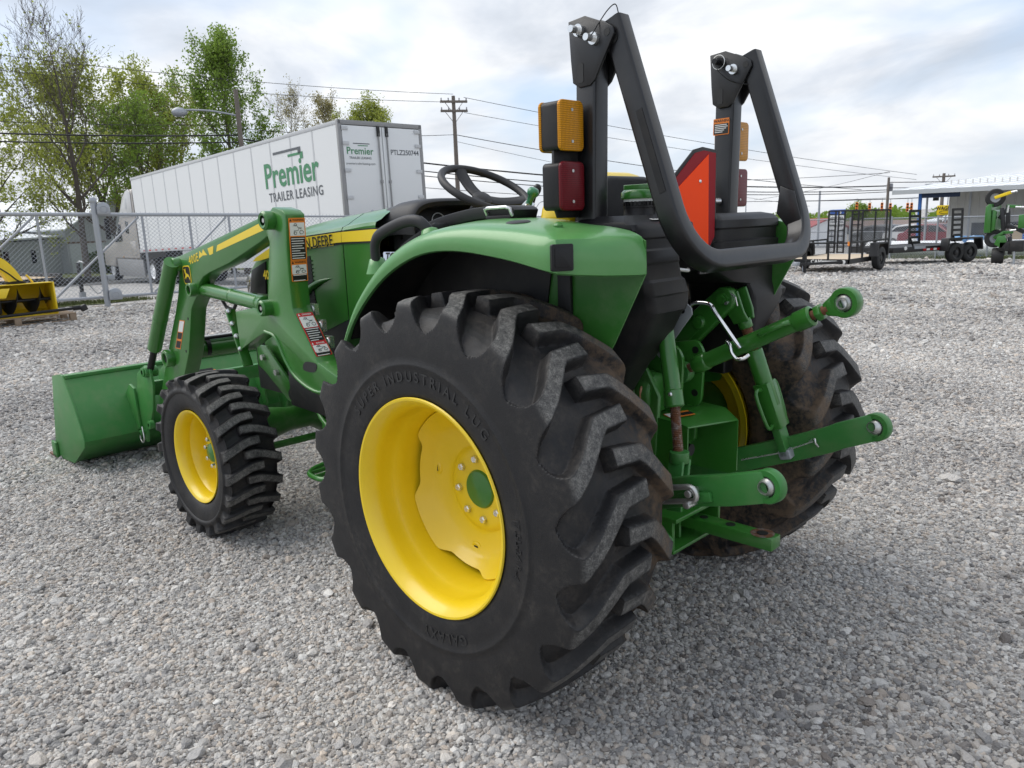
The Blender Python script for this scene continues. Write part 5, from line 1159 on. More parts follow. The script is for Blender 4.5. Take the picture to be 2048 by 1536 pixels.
    m.slab([(x0, .135, zt0), (x0, -.145, zt0), (-.40, -.145, zt0-.012), (x1, -.145, zt1-.012), (-.43, .135, .775), (-.40, .135, .785)], (0, 0, -1), t)
    m.build('pto_shield', G, TR, bevel=.002); ps = bpy.data.objects['pto_shield']
    m = MB(); m.prism([(x0, zt0-.002), (-.40, .783), (-.428, .772), (-.428, .625), (x0, .60)], .130, .135); m.build('shield_side', G, ps)
    m = MB(); m.prism([(x0, zt0-.002), (-.40, .778), (x1, zt1-.014), (-.452, .565), (-.43, .55), (x0, .55)], -.145, -.140); m.build('shield_side', G, ps)
    m = MB(); m.slab([(-.276, .13, .785), (-.276, -.14, .785), (-.276, -.14, .55), (-.276, .13, .60)], (1, 0, 0), .006); m.build('shield_back', 'green_dusty', ps)
    m = MB(); m.cyl((-.28, 0, .655), (-.36, 0, .655), .020, n=18); m.build('pto_shaft', 'black_matte', ps)
    o = V((-.345, .055, .7855)); L = plate('pto_label', rrect(.10, .045, .003), o, (-.35, -1, 0), (1, -.35, .1), .0008, 'decal_orange', ps, .0035)
    plate('label_panel', rrect(.036, .036, .002), o+V((.01, .028, 0)), (-.35, -1, 0), (1, -.35, .1), .0006, 'decal_white', L, .0045); plate('label_panel', rrect(.05, .022, .002), o+V((-.012, -.022, 0)), (-.35, -1, 0), (1, -.35, .1), .0006, 'ink', L, .0045)
    # coupler with lift-lug loop
    m = MB(); m.prism([(-.30, .80), (-.27, .845), (-.21, .85), (-.20, .80)], .06, .16); cp = m.build('valve_block', G, TR, bevel=.008)
    m = MB(); m.tube([(-.262, .155, .835), (-.262, .155, .875)]+[(-.262+.0*math.cos(t), .155-.016+.016*math.cos(t), .875+.016*math.sin(t)) for t in np.linspace(0, math.pi, 9)]+[(-.262, .123, .86)], .006, 10); m.build('dust_plug_loop', 'copper', cp, smooth=60)
    m = MB(); m.cyl((-.255, .16, .70), (-.255, .18, .70), .014, n=6); m.cyl((-.255, .15, .70), (-.255, .165, .70), .020, n=18); m.build('housing_bolt', 'steel', TR)
    # side housing next to the wheel
    m = MB(); m.prism([(-.29, .78), (-.29, .50), (-.10, .44), (-.05, .80)], .135, .20); m.build('side_housing', 'green_dusty', TR, bevel=.015)
    # drawbar and its bracket
    m = MB(); m.bar((-.10, 0, .405), (-.672, 0, .405), .062, .042); db = m.build('drawbar', G, TR, bevel=.004)
    for x, r in ((-.412, .014), (-.512, .016)):
        m = MB(); m.cyl((x, 0, .4262), (x, 0, .4276), r, n=20); m.build('drawbar_hole', 'ink', db)
    m = MB(); m.lathe([(0, .0006), (.038, .0006)], (-.625, 0, .4262), (0, 0, 1), 28); m.build('wear_ring', 'rusty_steel', db)
    m = MB(); m.cyl((-.625, 0, .427), (-.625, 0, .4286), .018, n=20); m.build('drawbar_hole', 'ink', db)
    m = MB(); m.box((-.415, -.13, .455), (-.18, .175, .47)); m.box((-.405, -.13, .345), (-.18, .175, .357)); m.box((-.40, .158, .355), (-.18, .175, .458)); m.box((-.40, -.13, .355), (-.18, -.115, .458)); db2 = m.build('drawbar_bracket', G, TR, bevel=.003)
    m = MB(); m.prism([(-.33, .47), (-.28, .60), (-.15, .60), (-.15, .36), (-.34, .36), (-.41, .40)], .176, .188); m.build('bracket_cheek', G, db2, bevel=.003)
    m = MB(); m.box((-.36, .06, .36), (-.18, .072, .455)); m.box((-.36, -.05, .36), (-.18, -.038, .455)); m.build('bracket_web', G, db2)
    # check chain: shackles between bracket and lower link
    def shackle(c, dirv, up, L, w, r, nm, mat, par=None):
        c, d, u = V(c), V(dirv).normalized(), V(up).normalized(); u = (u-d*u.dot(d)).normalized(); P = []
        for t in np.linspace(-math.pi/2, math.pi/2, 9): P.append(c+d*(L/2)+d*w*math.cos(t)+u*w*math.sin(t))
        for t in np.linspace(math.pi/2, 3*math.pi/2, 9): P.append(c-d*(L/2)+d*w*math.cos(t)+u*w*math.sin(t))
        m = MB(); m.tube(P, r, 10, closed=True); return m.build(nm, mat, par, smooth=60)
    ch = shackle((-.555, .395, .655), (-1, .06, .28), (.15, .1, 1), .10, .021, .0085, 'check_chain', 'steel', TR)
    shackle((-.470, .405, .615), (-1, .1, .25), (0, 1, .1), .035, .016, .008, 'chain_link', 'steel', ch)
    for z, x in ((.674, -.602), (.640, -.598)):
        m = MB(); m.cyl((x, .36, z-.004), (x, .412, z-.004), .011, n=12); m.build('chain_pin', 'bright_steel', ch, bevel=.002)
    # far side rear frame rails
    m = MB(); m.box((-.10, -.30, .55), (-.06, -.27, 1.05)); m.box((-.10, -.30, 1.02), (.2, -.27, 1.05)); m.build('rear_frame', 'black_matte', TR)
hitch()
# ------------------------------------------------------------------ background, left: trees
def bark_mats():
    for nm, a, b in (('bark', (.055, .045, .038), (.14, .12, .10)), ('bark_pale', (.12, .105, .09), (.22, .20, .175))):
        t = NT(nm); n = t.noise(5, 5, .65); t.set(Base_Color=t.mix(n, a, b), Roughness=.95); MAT[nm] = t.m
    for nm, a, b in (('leaf_spring', (.26, .32, .045), (.40, .43, .09)), ('leaf_green', (.16, .27, .035), (.26, .37, .06)), ('leaf_bud', (.30, .27, .11), (.40, .36, .18)), ('leaf_dark', (.030, .065, .018), (.075, .11, .03))):
        t = NT(nm); n = t.noise(1.1, 3, .6); n2 = t.noise(23, 2, .5)
        c = t.mix(t.math('MULTIPLY', t.math('ADD', n, n2), .5), a, b)
        t.set(Base_Color=c, Roughness=.6); t.b.inputs['Transmission Weight'].default_value = 0
        tr = t.node('ShaderNodeBsdfTranslucent'); t.link(c, tr.inputs[0]); mx = t.node('ShaderNodeMixShader'); mx.inputs[0].default_value = .45
        t.link(t.b.outputs[0], mx.inputs[1]); t.link(tr.outputs[0], mx.inputs[2]); t.link(mx.outputs[0], t.N['Material Output'].inputs[0]); MAT[nm] = t.m
bark_mats()
def tree(label, loc, H, spread, seed, leafmat, leaves, leaf_size, bark='bark', trunk_r=.26, first=.22, up=.35, topbare=0.0, lean=(0, 0), levels=4, group=None, clump=.55, round_=.5):
    """tapered leader with spiralling limbs; limb length follows a rounded crown, leaves sit on the outer twigs"""
    R = random.Random(seed); T = thing('deciduous_tree', label, 'tree', (*loc, 0), 0, group); T.location.z = gh(loc[0], loc[1])-.05
    W = MB(); tips = []
    def grow(p, d, L, r, lev, az0=0.0):
        n = 8 if lev == 0 else (5 if lev < 3 else 3); pts = [p]; rs = [r]; q = p.copy(); dd = d.copy()
        wob = (.05, .13, .17, .2, .2)[lev]
        for i in range(n):
            dd = (dd+V((R.gauss(0, wob), R.gauss(0, wob), R.gauss(0, wob)*.7+(up*.16 if lev else 0)))).normalized()
            q = q+dd*L/n; pts.append(q.copy()); rs.append(max(r*(1-.9*(i+1)/n), .006))
        W.tube(pts, rs, (8, 6, 4, 3, 3)[lev], cap=False)
        if lev >= levels-1: tips.extend(pts[1:])
        elif lev == levels-2: tips.extend(pts[n//2:])
        if lev >= levels: return
        k = (15, 7, 5, 3)[lev]
        for j in range(k):
            f = first+(1-first)*(j+R.random()*.6)/k if lev == 0 else .22+.78*(j+R.random())/k
            f = min(f, .995); i = min(int(f*n), n-1); t = f*n-i; o = pts[i].lerp(pts[i+1], t); rr = rs[i]+(rs[i+1]-rs[i])*t
            ax0 = (pts[i+1]-pts[i]).normalized(); ort = ax0.orthogonal().normalized(); ort.rotate(Quaternion(ax0, (az0+j*2.4+R.uniform(-.4, .4)) if lev == 0 else R.uniform(0, 6.283)))
            ang = (1.25-.75*f if lev == 0 else R.uniform(.45, .9)); nd = ax0.copy(); nd.rotate(Quaternion(ort, ang)); nd = (nd+V((0, 0, up*.35))).normalized()
            if lev == 0: ll = H*.42*spread*(math.sin(math.pi*min(max((f-first)/(1-first)*.80+.16, 0), 1))**round_)*R.uniform(.75, 1.15)
            else: ll = L*R.uniform(.38, .62)
            grow(o, nd, ll, max(rr*R.uniform(.5, .75), .007) if lev == 0 else max(rr*R.uniform(.5, .7), .005), lev+1)
    grow(V((0, 0, 0)), V((lean[0], lean[1], 1)).normalized(), H*.93, trunk_r, 0, R.uniform(0, 6))
    W.build('trunk', bark, T, smooth=60)
    F = MB(); vs, fs = [], []; nt = len(tips)
    dens = {}
    for _ in range(leaves):
        p = tips[R.randrange(nt)]
        if topbare and p.z > H*(1-topbare) and R.random() < .86+.1*(p.z/H): continue
        c = p+V((R.gauss(0, clump), R.gauss(0, clump), R.gauss(0, clump*.8)))*.28
        s = leaf_size*R.uniform(.6, 1.3); a = V((R.gauss(0, 1), R.gauss(0, 1), R.gauss(0, 1))).normalized(); b = a.orthogonal().normalized(); b.rotate(Quaternion(a, R.uniform(0, 6.28)))
        k = len(vs); vs += [c+a*s, c+b*s*.55, c-a*s*.8, c-b*s*.55]; fs.append((k, k+1, k+2, k+3))
    F.v = [tuple(v) for v in vs]; F.f = fs
    o = F.build('crown', leafmat, T, smooth=0); o['kind'] = 'stuff'
    return T
GT = 'roadside trees behind the semi-trailer'
tree('tall half-bare budding tree with thin upright twigs, left of the wooden lamp pole', (42.6, -10.6), 12.0, .80, 5, 'leaf_spring', 7500, .085, trunk_r=.19, first=.20, up=.85, topbare=.36, lean=(.0, .06), group=GT)
tree('broad spring-leafing tree with a thick leaning grey trunk above the truck cab', (47.5, -14.4), 10.2, 1.1, 22, 'leaf_spring', 14000, .095, trunk_r=.25, first=.18, up=.45, lean=(0, .16), group=GT)
tree('bright green leafy maple behind the wooden lamp pole', (39.6, -18.0), 11.2, .66, 8, 'leaf_green', 19000, .085, trunk_r=.20, first=.26, up=.9, group=GT, clump=.6, round_=.4)
tree('thin bare-looking tree with only buds beyond the trailer roof', (52.2, -28.6), 12.0, .60, 13, 'leaf_bud', 4200, .065, 'bark_pale', .15, .2, .8, group=GT)
tree('small yellow-budding tree rising over the middle of the trailer roof', (52.6, -32.0), 11.8, .62, 41, 'leaf_bud', 9000, .075, 'bark_pale', .15, .2, .7, group=GT)
tree('fresh green tree rising over the trailer\'s rear doors', (47.6, -32.6), 10.9, .80, 17, 'leaf_spring', 19000, .085, trunk_r=.20, first=.2, up=.6, group=GT, clump=.6)
tree('low-limbed leafing tree at the left edge above the grey barn', (51.0, -8.6), 9.2, 1.25, 29, 'leaf_spring', 11000, .095, trunk_r=.20, first=.16, up=.2, group=GT)
tree('dense yellow-green tree between the leaning trunk and the lamp pole', (50.2, -18.6), 10.2, .95, 33, 'leaf_spring', 22000, .095, trunk_r=.24, first=.2, up=.55, group=GT, clump=.6)
tree('smaller round tree growing close behind the truck cab roof', (44.6, -14.9), 8.6, 1.0, 37, 'leaf_green', 9000, .085, trunk_r=.18, first=.22, up=.4, group=GT)

# ------------------------------------------------------------------ semi-trailer and truck
flat('trailer_white', (.70, .71, .71), .35); flat('trailer_rail', (.50, .51, .52), .45); flat('trailer_frame', (.26, .26, .26), .5)
flat('logo_green', (.06, .23, .11), .5); flat('logo_grey', (.10, .11, .12), .5); flat('reflect_red', (.45, .02, .02), .4)
paint('truck_paint', (.42, .39, .36), .35, .10, .3); paint('truck_roof', (.60, .60, .60), .35, .10, .3)
def road_wheel(name, parent, loc, R, W, rimR, rimmat, axis='y', side=1, lugs=0):
    x, y, z = loc; m = MB(); P = [(rimR, -W/2), (R*.86, -W/2-.004), (R*.95, -W/2+.01), (R, -W*.36), (R, W*.36), (R*.95, W/2-.01), (R*.86, W/2+.004), (rimR, W/2)]
    m.lathe(P, (0, 0, 0), (0, side, 0), 32); w = m.build(name, 'rubber_plain', parent, loc=loc, smooth=40)
    m = MB(); m.lathe([(rimR, W/2-.003), (rimR*.93, W/2-.01), (rimR*.88, W/2-.05), (rimR*.5, W/2-.055), (rimR*.42, W/2-.02), (rimR*.2, W/2-.01), (0, W/2-.01)], (0, 0, 0), (0, side, 0), 28); m.build('rim', rimmat, w, smooth=40)
    return w
def semi_trailer():
    T = thing('semi_trailer', 'long white box semi-trailer with green lettering parked behind the gate', 'trailer', (15.43, -10.35, 0), -.0312)
    T.rotation_euler = (0, .0242, -.0312)
    L, W, z0, z1 = 16.15, 1.30, 1.13, 4.11
    m = MB(); m.box((.06, -W+.03, z0+.05), (L-.02, W-.03, z1-.03)); m.build('box_body', 'trailer_frame', T)
    n = 13; w = (L-.12)/n; pm = None
    for s in (1, -1):
        for i in range(n):
            x0 = .08+i*w
            m = MB(); m.box((x0+.012, (W-.028)*s if s > 0 else -W, z0+.16), (x0+w-.012, W if s > 0 else -(W-.028), z1-.10)); p = m.build('side_panel', 'trailer_white', T, bevel=.004, seg=1)
            if s > 0 and i:
                m = MB(); m.box((x0-.035, W-.006, z0+.17), (x0+.035, W+.005, z1-.11)); sm = m.build('seam_strip', 'trailer_rail', p)
    m = MB(); m.box((.03, -W-.012, z1-.10), (L, W+.012, z1)); m.build('top_rail', 'trailer_rail', T, bevel=.01)
    m = MB(); m.box((.03, -W-.012, z0), (L, W+.012, z0+.16)); br = m.build('bottom_rail', 'trailer_rail', T, bevel=.006)
    for i in range(22):
        m = MB(); x = .8+i*.70; m.box((x, W+.0125, z0+.05), (x+.22, W+.014, z0+.10)); m.build('reflector_strip', 'reflect_red', br)
    m = MB()
    for y0, y1 in ((-W-.015, -W+.09), (W-.09, W+.015)): m.box((-.02, y0, z0-.05), (.07, y1, z1+.01))
    m.box((-.02, -W, z1-.10), (.065, W, z1+.012)); m.box((-.02, -W, z0-.05), (.065, W, z0+.10)); m.build('rear_frame', 'trailer_frame', T, bevel=.008)
    for s in (1, -1):
        y0, y1 = (.012, W-.10) if s > 0 else (-W+.10, -.012)
        m = MB(); m.box((-.025, y0, z0+.12), (.03, y1, z1-.12)); d = m.build('rear_door', 'trailer_white', T, bevel=.006)
        for z in (1.55, 2.20, 2.88, 3.55, 3.92):
            yy = (y1-.02) if s > 0 else (y0+.02)
            m = MB(); m.box((-.055, yy-.14 if s > 0 else yy-.04, z-.045), (-.026, yy+.04 if s > 0 else yy+.14, z+.045)); m.build('hinge', 'trailer_rail', d, bevel=.006)
        yy = .13*s
        m = MB(); m.cyl((-.055, yy, z0+.1), (-.055, yy, z1-.1), .020, n=10); m.build('lock_rod', 'trailer_frame', d)
        for z in (1.7, 2.6, 3.8):
            m = MB(); m.box((-.075, yy-.035, z-.04), (-.026, yy+.035, z+.04)); m.build('rod_keeper', 'trailer_frame', d, bevel=.006)
        m = MB(); m.box((-.075, yy-.04, z1-.36), (-.026, yy+.04, z1-.10)); m.build('rod_cam', 'ink', d, bevel=.006)
        if s > 0:
            for txt, sz, z, mt, b in (('Premier', .25, 3.36, 'logo_green', .015), ('TRAILER LEASING', .085, 3.19, 'logo_grey', .01), ('premiertrailerleasing.com', .085, 3.05, 'logo_grey', 0)):
                text_obj('door_lettering', txt, sz, (-.026, .72, z), (0, -1, 0), (0, 0, 1), mt, d, b, 0, 1, .004)
            for y, z, w_ in ((.66, 3.54, .5), (.62, 3.49, .3)):
                m = MB(); m.box((-.0295, y-w_/2, z), (-.0265, y+w_/2, z+.022)); m.build('logo_bar', 'logo_grey' if z > 3.5 else 'logo_green', d)
        else:
            text_obj('door_lettering', 'PTLZ250744', .185, (-.026, -.69, 3.36), (0, -1, 0), (0, 0, 1), 'logo_grey', d, .012, 0, .95, .004)
    # big side logo (reads towards the rear)
    r, u = (-1, 0, 0), (0, 0, 1); yv = W+.006
    text_obj('side_lettering', 'Premier', .98, (2.72, yv, 3.05), r, u, 'logo_green', T, .018, 0, 1, .004)
    text_obj('side_lettering', 'TRAILER LEASING', .36, (2.55, yv, 2.46), r, u, 'logo_grey', T, .012, 0, 1.12, .004)
    for x0, x1, z, mt in ((2.0, 3.62, 3.60, 'logo_grey'), (1.9, 2.75, 3.46, 'logo_green')):
        m = MB(); m.prism([(x0, z+.10), (x1, z+.10), (x1, z+.035), (x0+.16, z+.035), (x0+.16, z-.08), (x0, z-.08)], yv+.001, yv+.005); m.build('logo_bar', mt, T)
    # running gear
    m = MB(); m.box((.4, -.5, .85), (L-.6, -.35, z0)); m.box((.4, .35, .85), (L-.6, .5, z0)); m.build('chassis_rail', 'black_matte', T)
    m = MB(); m.box((4.2, W-.06, .45), (11.6, W-.03, z0)); m.build('side_skirt', 'trailer_rail', T)
    for x in (1.2, 2.45):
        for s in (1, -1): road_wheel('trailer_wheel', T, (x, (W-.22)*s, .36), .51, .30, .30, 'trailer_rail', side=s)
    m = MB(); m.box((.0, -1.1, .42), (.08, 1.1, .52)); m.box((.02, -.6, .52), (.08, -.5, z0)); m.box((.02, .5, .52), (.08, .6, z0)); m.build('rear_guard', 'trailer_frame', T)
    for s in (1, -1):
        m = MB(); m.box((12.0, .8*s-.08, .2), (12.16, .8*s+.08, z0)); m.box((11.95, .8*s-.15, .14), (12.2, .8*s+.15, .2)); m.build('landing_leg', 'black_matte', T)
semi_trailer()
def semi_truck():
    T = thing('semi_truck', 'grey-beige sleeper truck coupled to the white trailer', 'truck', (31.9, -10.86, 0), -.0312); T.location.z = -.53; T.rotation_euler = (0, 0, -.0312)
    W = 1.18
    prof = [(.15, 1.0), (.15, 3.72), (.35, 3.86), (.8, 3.84), (1.35, 3.62), (1.95, 3.05), (2.35, 2.62), (2.60, 2.50), (3.35, 1.75), (3.55, 1.70), (4.9, 1.55), (5.1, 1.35), (5.15, .65), (3.6, .62), (3.45, 1.0)]
    m = MB(); m.prism(prof, -W, W); c = m.build('cab', 'truck_paint', T, bevel=.07, seg=3)
    m = MB(); m.prism([(.35, 2.75), (.33, 3.70), (.55, 3.86), (.9, 3.80), (1.40, 3.55), (1.95, 2.98), (2.1, 2.75)], W+.004, W+.03); m.build('roof_fairing', 'truck_roof', c, bevel=.012)
    m = MB(); m.prism([(-.35, 1.0), (-.28, 3.75), (.14, 3.80), (.14, 1.0)], W-.05, W); m.build('side_extender', 'grey_plastic', c, bevel=.01)
    m = MB(); m.prism([(2.15, 1.75), (2.15, 2.45), (2.45, 2.52), (3.15, 1.85), (3.1, 1.72)], W+.004, W+.015); m.build('door_window', 'glass_dark', c, bevel=.004)
    m = MB(); m.prism([(1.15, 2.05), (1.12, 2.55), (1.5, 2.60), (1.55, 2.10)], W+.004, W+.012); m.build('sleeper_window', 'glass_dark', c, bevel=.004)
    m = MB(); m.prism([(.95, 3.05), (.90, 3.50), (1.05, 3.55), (1.18, 3.10)], W+.031, W+.036); m.build('fairing_vent', 'trailer_rail', c, bevel=.004)
    m = MB(); m.box((.45, W+.001, 1.15), (1.15, W+.012, 1.75)); m.build('locker_door', 'truck_paint', c, bevel=.008)
    m = MB(); m.prism([(-.1, .25), (-.05, .98), (3.35, 1.0), (3.3, .25)], W-.10, W-.02); m.build('side_fairing', 'trailer_frame', T, bevel=.02)
    m = MB(); m.cyl((.9, .82, .62), (2.5, .82, .62), .32, n=24); m.build('fuel_tank', 'galvanised', T)
    m = MB(); m.tube([(2.9, W, 2.0), (3.0, W+.30, 2.1)], .025, 8); mr = m.build('mirror_arm', 'dark_plastic', T)
    m = MB(); m.box((2.88, W+.22, 1.85), (3.0, W+.42, 2.75)); m.build('mirror', 'dark_plastic', mr, bevel=.04)
    m = MB(); m.box((2.2, W+.001, 1.05), (2.3, W+.02, 1.10)); m.build('marker_lamp', 'amber_lens', T)
    m = MB(); m.box((-3.6, -.45, .75), (.5, -.33, 1.05)); m.box((-3.6, .33, .75), (.5, .45, 1.05)); m.box((-2.6, -.5, 1.02), (-1.4, .5, 1.12)); m.build('frame_rails', 'black_matte', T)
    for x in (-1.15, -2.45):
        for s in (1, -1): road_wheel('drive_wheel', T, (x, .90*s, .51), .51, .56, .30, 'white_paint', side=s)
    for s in (1, -1): road_wheel('steer_wheel', T, (4.15, 1.0*s, .51), .51, .30, .30, 'trailer_rail', side=s)
semi_truck()

# ------------------------------------------------------------------ chain-link gate and fence
def rebase(T, x, y):
    b = V((x, y, gh(x, y))); T.location = b
    for c in T.children: c.location = c.location-b
def link_mesh(name, parent, p0, p1, zb0, zt0, zb1, zt1, pitch=.060, r=.0022, spikes=True, mat='galvanised'):
    """woven diamond wire between two vertical ends"""
    p0, p1 = V((*p0, 0)), V((*p1, 0)); L = (p1-p0).length; d = (p1-p0)/L; H = zt0-zb0; m = MB(); n = int(L/pitch)
    vs, fs = [], []
    nrm = V((-d.y, d.x, 0))
    def seg(a, b):
        k = len(vs); t = (b-a).normalized(); s = t.cross(nrm).normalized()*r*1.6; o = nrm*r
        vs.extend([a+s, a-s*.5+o, a-s*.5-o, b+s, b-s*.5+o, b-s*.5-o]); fs.extend([(k, k+1, k+4, k+3), (k+1, k+2, k+5, k+4), (k+2, k, k+3, k+5)])
    def P(s, f): 
        t = s/L; zb = zb0+(zb1-zb0)*t; zt = zt0+(zt1-zt0)*t; return p0+d*s+V((0, 0, zb+(zt-zb)*f))
    slope = H     # wires at ~45 degrees
    s = -H
    while s < L:
        for sg in (1, -1):
            a0, a1 = (s, s+H); lo, hi = max(a0, 0), min(a1, L)
            if hi-lo > .02:
                f0, f1 = (lo-a0)/H, (hi-a0)/H
                if sg < 0: f0, f1 = 1-f0, 1-f1
                seg(P(lo, f0)+nrm*r*sg, P(hi, f1)+nrm*r*sg)
        s += pitch*1.414
    if spikes:
        s = .02
        while s < L: seg(P(s, 1.0), P(s, 1.0)+V((0, 0, .055))); s += pitch*1.414
    m.v = [tuple(v) for v in vs]; m.f = fs
    o = m.build(name, mat, parent, smooth=0); o['kind'] = 'stuff'; return o
FD = V((-.155, -.988, 0))
def fp(s, z, off=0.0): return V((16.05, -2.2, 0))+FD*s+V((.988, -.155, 0))*off+V((0, 0, z))
def gz(s): return .215-.012*max(s, 0)-.0*s, 1.925-.0265*s
def gate():
    T = thing('sliding_gate', 'galvanised chain-link sliding gate with diagonal braces behind the yellow snow blower', 'gate', tuple(fp(0, 0)))
    T.matrix_world = Matrix.Identity(4); T.location = (0, 0, 0)
    a, b = -3.2, 4.72
    def rail(name, s0, s1, which, r):
        m = MB(); m.cyl(fp(s0, gz(s0)[which]), fp(s1, gz(s1)[which]), r, n=12); return m.build(name, 'galvanised', T, smooth=40)
    rail('top_rail', a, b, 1, .040); rail('bottom_rail', a, b, 0, .030)
    for s in (-3.2, -1.9, -.02, 1.92, 2.88, 3.74, 4.70):
        m = MB(); m.cyl(fp(s, gz(s)[0]), fp(s, gz(s)[1]), .026, n=10); m.build('gate_upright', 'galvanised', T, smooth=40)
    for s0, s1 in ((-1.85, -.08), (.10, 1.85), (1.98, 3.68)):
        m = MB(); m.cyl(fp(s0, gz(s0)[0]+.03), fp(s1, gz(s1)[1]-.05), .024, n=10); m.build('gate_brace', 'galvanised', T, smooth=40)
    link_mesh('wire_mesh', T, fp(a, 0, -.02).xy, fp(b, 0, -.02).xy, gz(a)[0], gz(a)[1], gz(b)[0], gz(b)[1], .062, .0024)
    rebase(T, *fp(.7, 0).xy)
gate()
def gate_post():
    T = thing('gate_post', 'thick galvanised gate post with roller covers at top and bottom', 'post', tuple(fp(1.0, 0, -.16)))
    o = V((0, 0, 0)); b = T.location
    m = MB(); m.cyl((0, 0, -.1), (0, 0, 2.16), .058, n=20); m.lathe([(.062, 2.12), (.075, 2.14), (.075, 2.19), (.06, 2.23), (0, 2.25)], (0, 0, 0), (0, 0, 1), 20); m.build('post', 'galvanised', T, smooth=40)
    for z in (1.93, .17):
        c = V((.03, -.17, z+.02)); m = MB()
        P = [(-.125, -.06), (.125, -.06), (.125, .06)]+[(.125*math.cos(t), .06+.125*math.sin(t)) for t in np.linspace(.2, 2.94, 10)]+[(-.125, .06)]
        m.slab([c+FD*a+V((0, 0, bb)) for a, bb in P], V((-.988, .155, 0)), .16); rc = m.build('roller_cover', 'galvanised', T, bevel=.012)
        m = MB(); m.lathe([(.060, .0), (.066, .006), (.072, 0)], c+V((-.988, .155, 0))*.162+V((0, 0, .04)), V((-.988, .155, 0)), 24); m.build('cover_ring', 'galvanised', rc)
gate_post()
def fence(label, s0, s1, step):
    T = thing('chain_link_fence', label, 'fence', (0, 0, 0))
    def z(s): return gh(*fp(s, 0).xy)+.05, 1.925-.0265*s-.03
    m = MB(); m.cyl(fp(s0, z(s0)[1]), fp(s1, z(s1)[1]), .022, n=10); m.build('top_rail', 'galvanised', T, smooth=40)
    s = s0
    while s <= s1+.01:
        m = MB(); m.cyl(fp(s, gh(*fp(s, 0).xy)-.1), fp(s, z(s)[1]+.12), .033, n=12); m.lathe([(.036, 0), (.04, .015), (.03, .04), (0, .05)], fp(s, z(s)[1]+.12), (0, 0, 1), 12); m.build('fence_post', 'galvanised', T, smooth=40); s += step
    link_mesh('wire_mesh', T, fp(s0, 0, -.03).xy, fp(s1, 0, -.03).xy, z(s0)[0], z(s0)[1], z(s1)[0], z(s1)[1], .066, .0026)
    rebase(T, *fp((s0+s1)/2, 0).xy)
fence('galvanised chain-link fence running on behind the tractor\'s seat', 4.95, 19.4, 2.4)

# ------------------------------------------------------------------ snow blower on a pallet
paint('blower_yellow', (.85, .60, .015), .4, .12, .2); paint('wood_pallet', (.30, .22, .15), .8, .2, 0, 12); paint('deck_wood', (.50, .38, .24), .8, .2, 0, 10)
def pallet():
    T = thing('wooden_pallet', 'weathered wooden pallet under the yellow snow blower', 'pallet', (13.42, -.35, 0), 0); 
    y0, y1, x0, x1 = -1.55, 1.1, -.05, 1.15
    for i in range(8):
        m = MB(); x = x0+i*(x1-x0-.10)/7; m.box((x, y0, .122), (x+.10, y1, .142)); m.build('top_board', 'wood_pallet', T, bevel=.002)
    for x in (x0, .5, x1-.10):
        m = MB(); m.box((x, y0, .004), (x+.10, y1, .022)); m.build('bottom_board', 'wood_pallet', T, bevel=.002)
        for y in (y0, y0+.85, y0+1.7, y1-.10):
            m = MB(); m.box((x, y, .022), (x+.10, y+.10, .122)); m.build('block', 'wood_pallet', T, bevel=.002)
pallet()
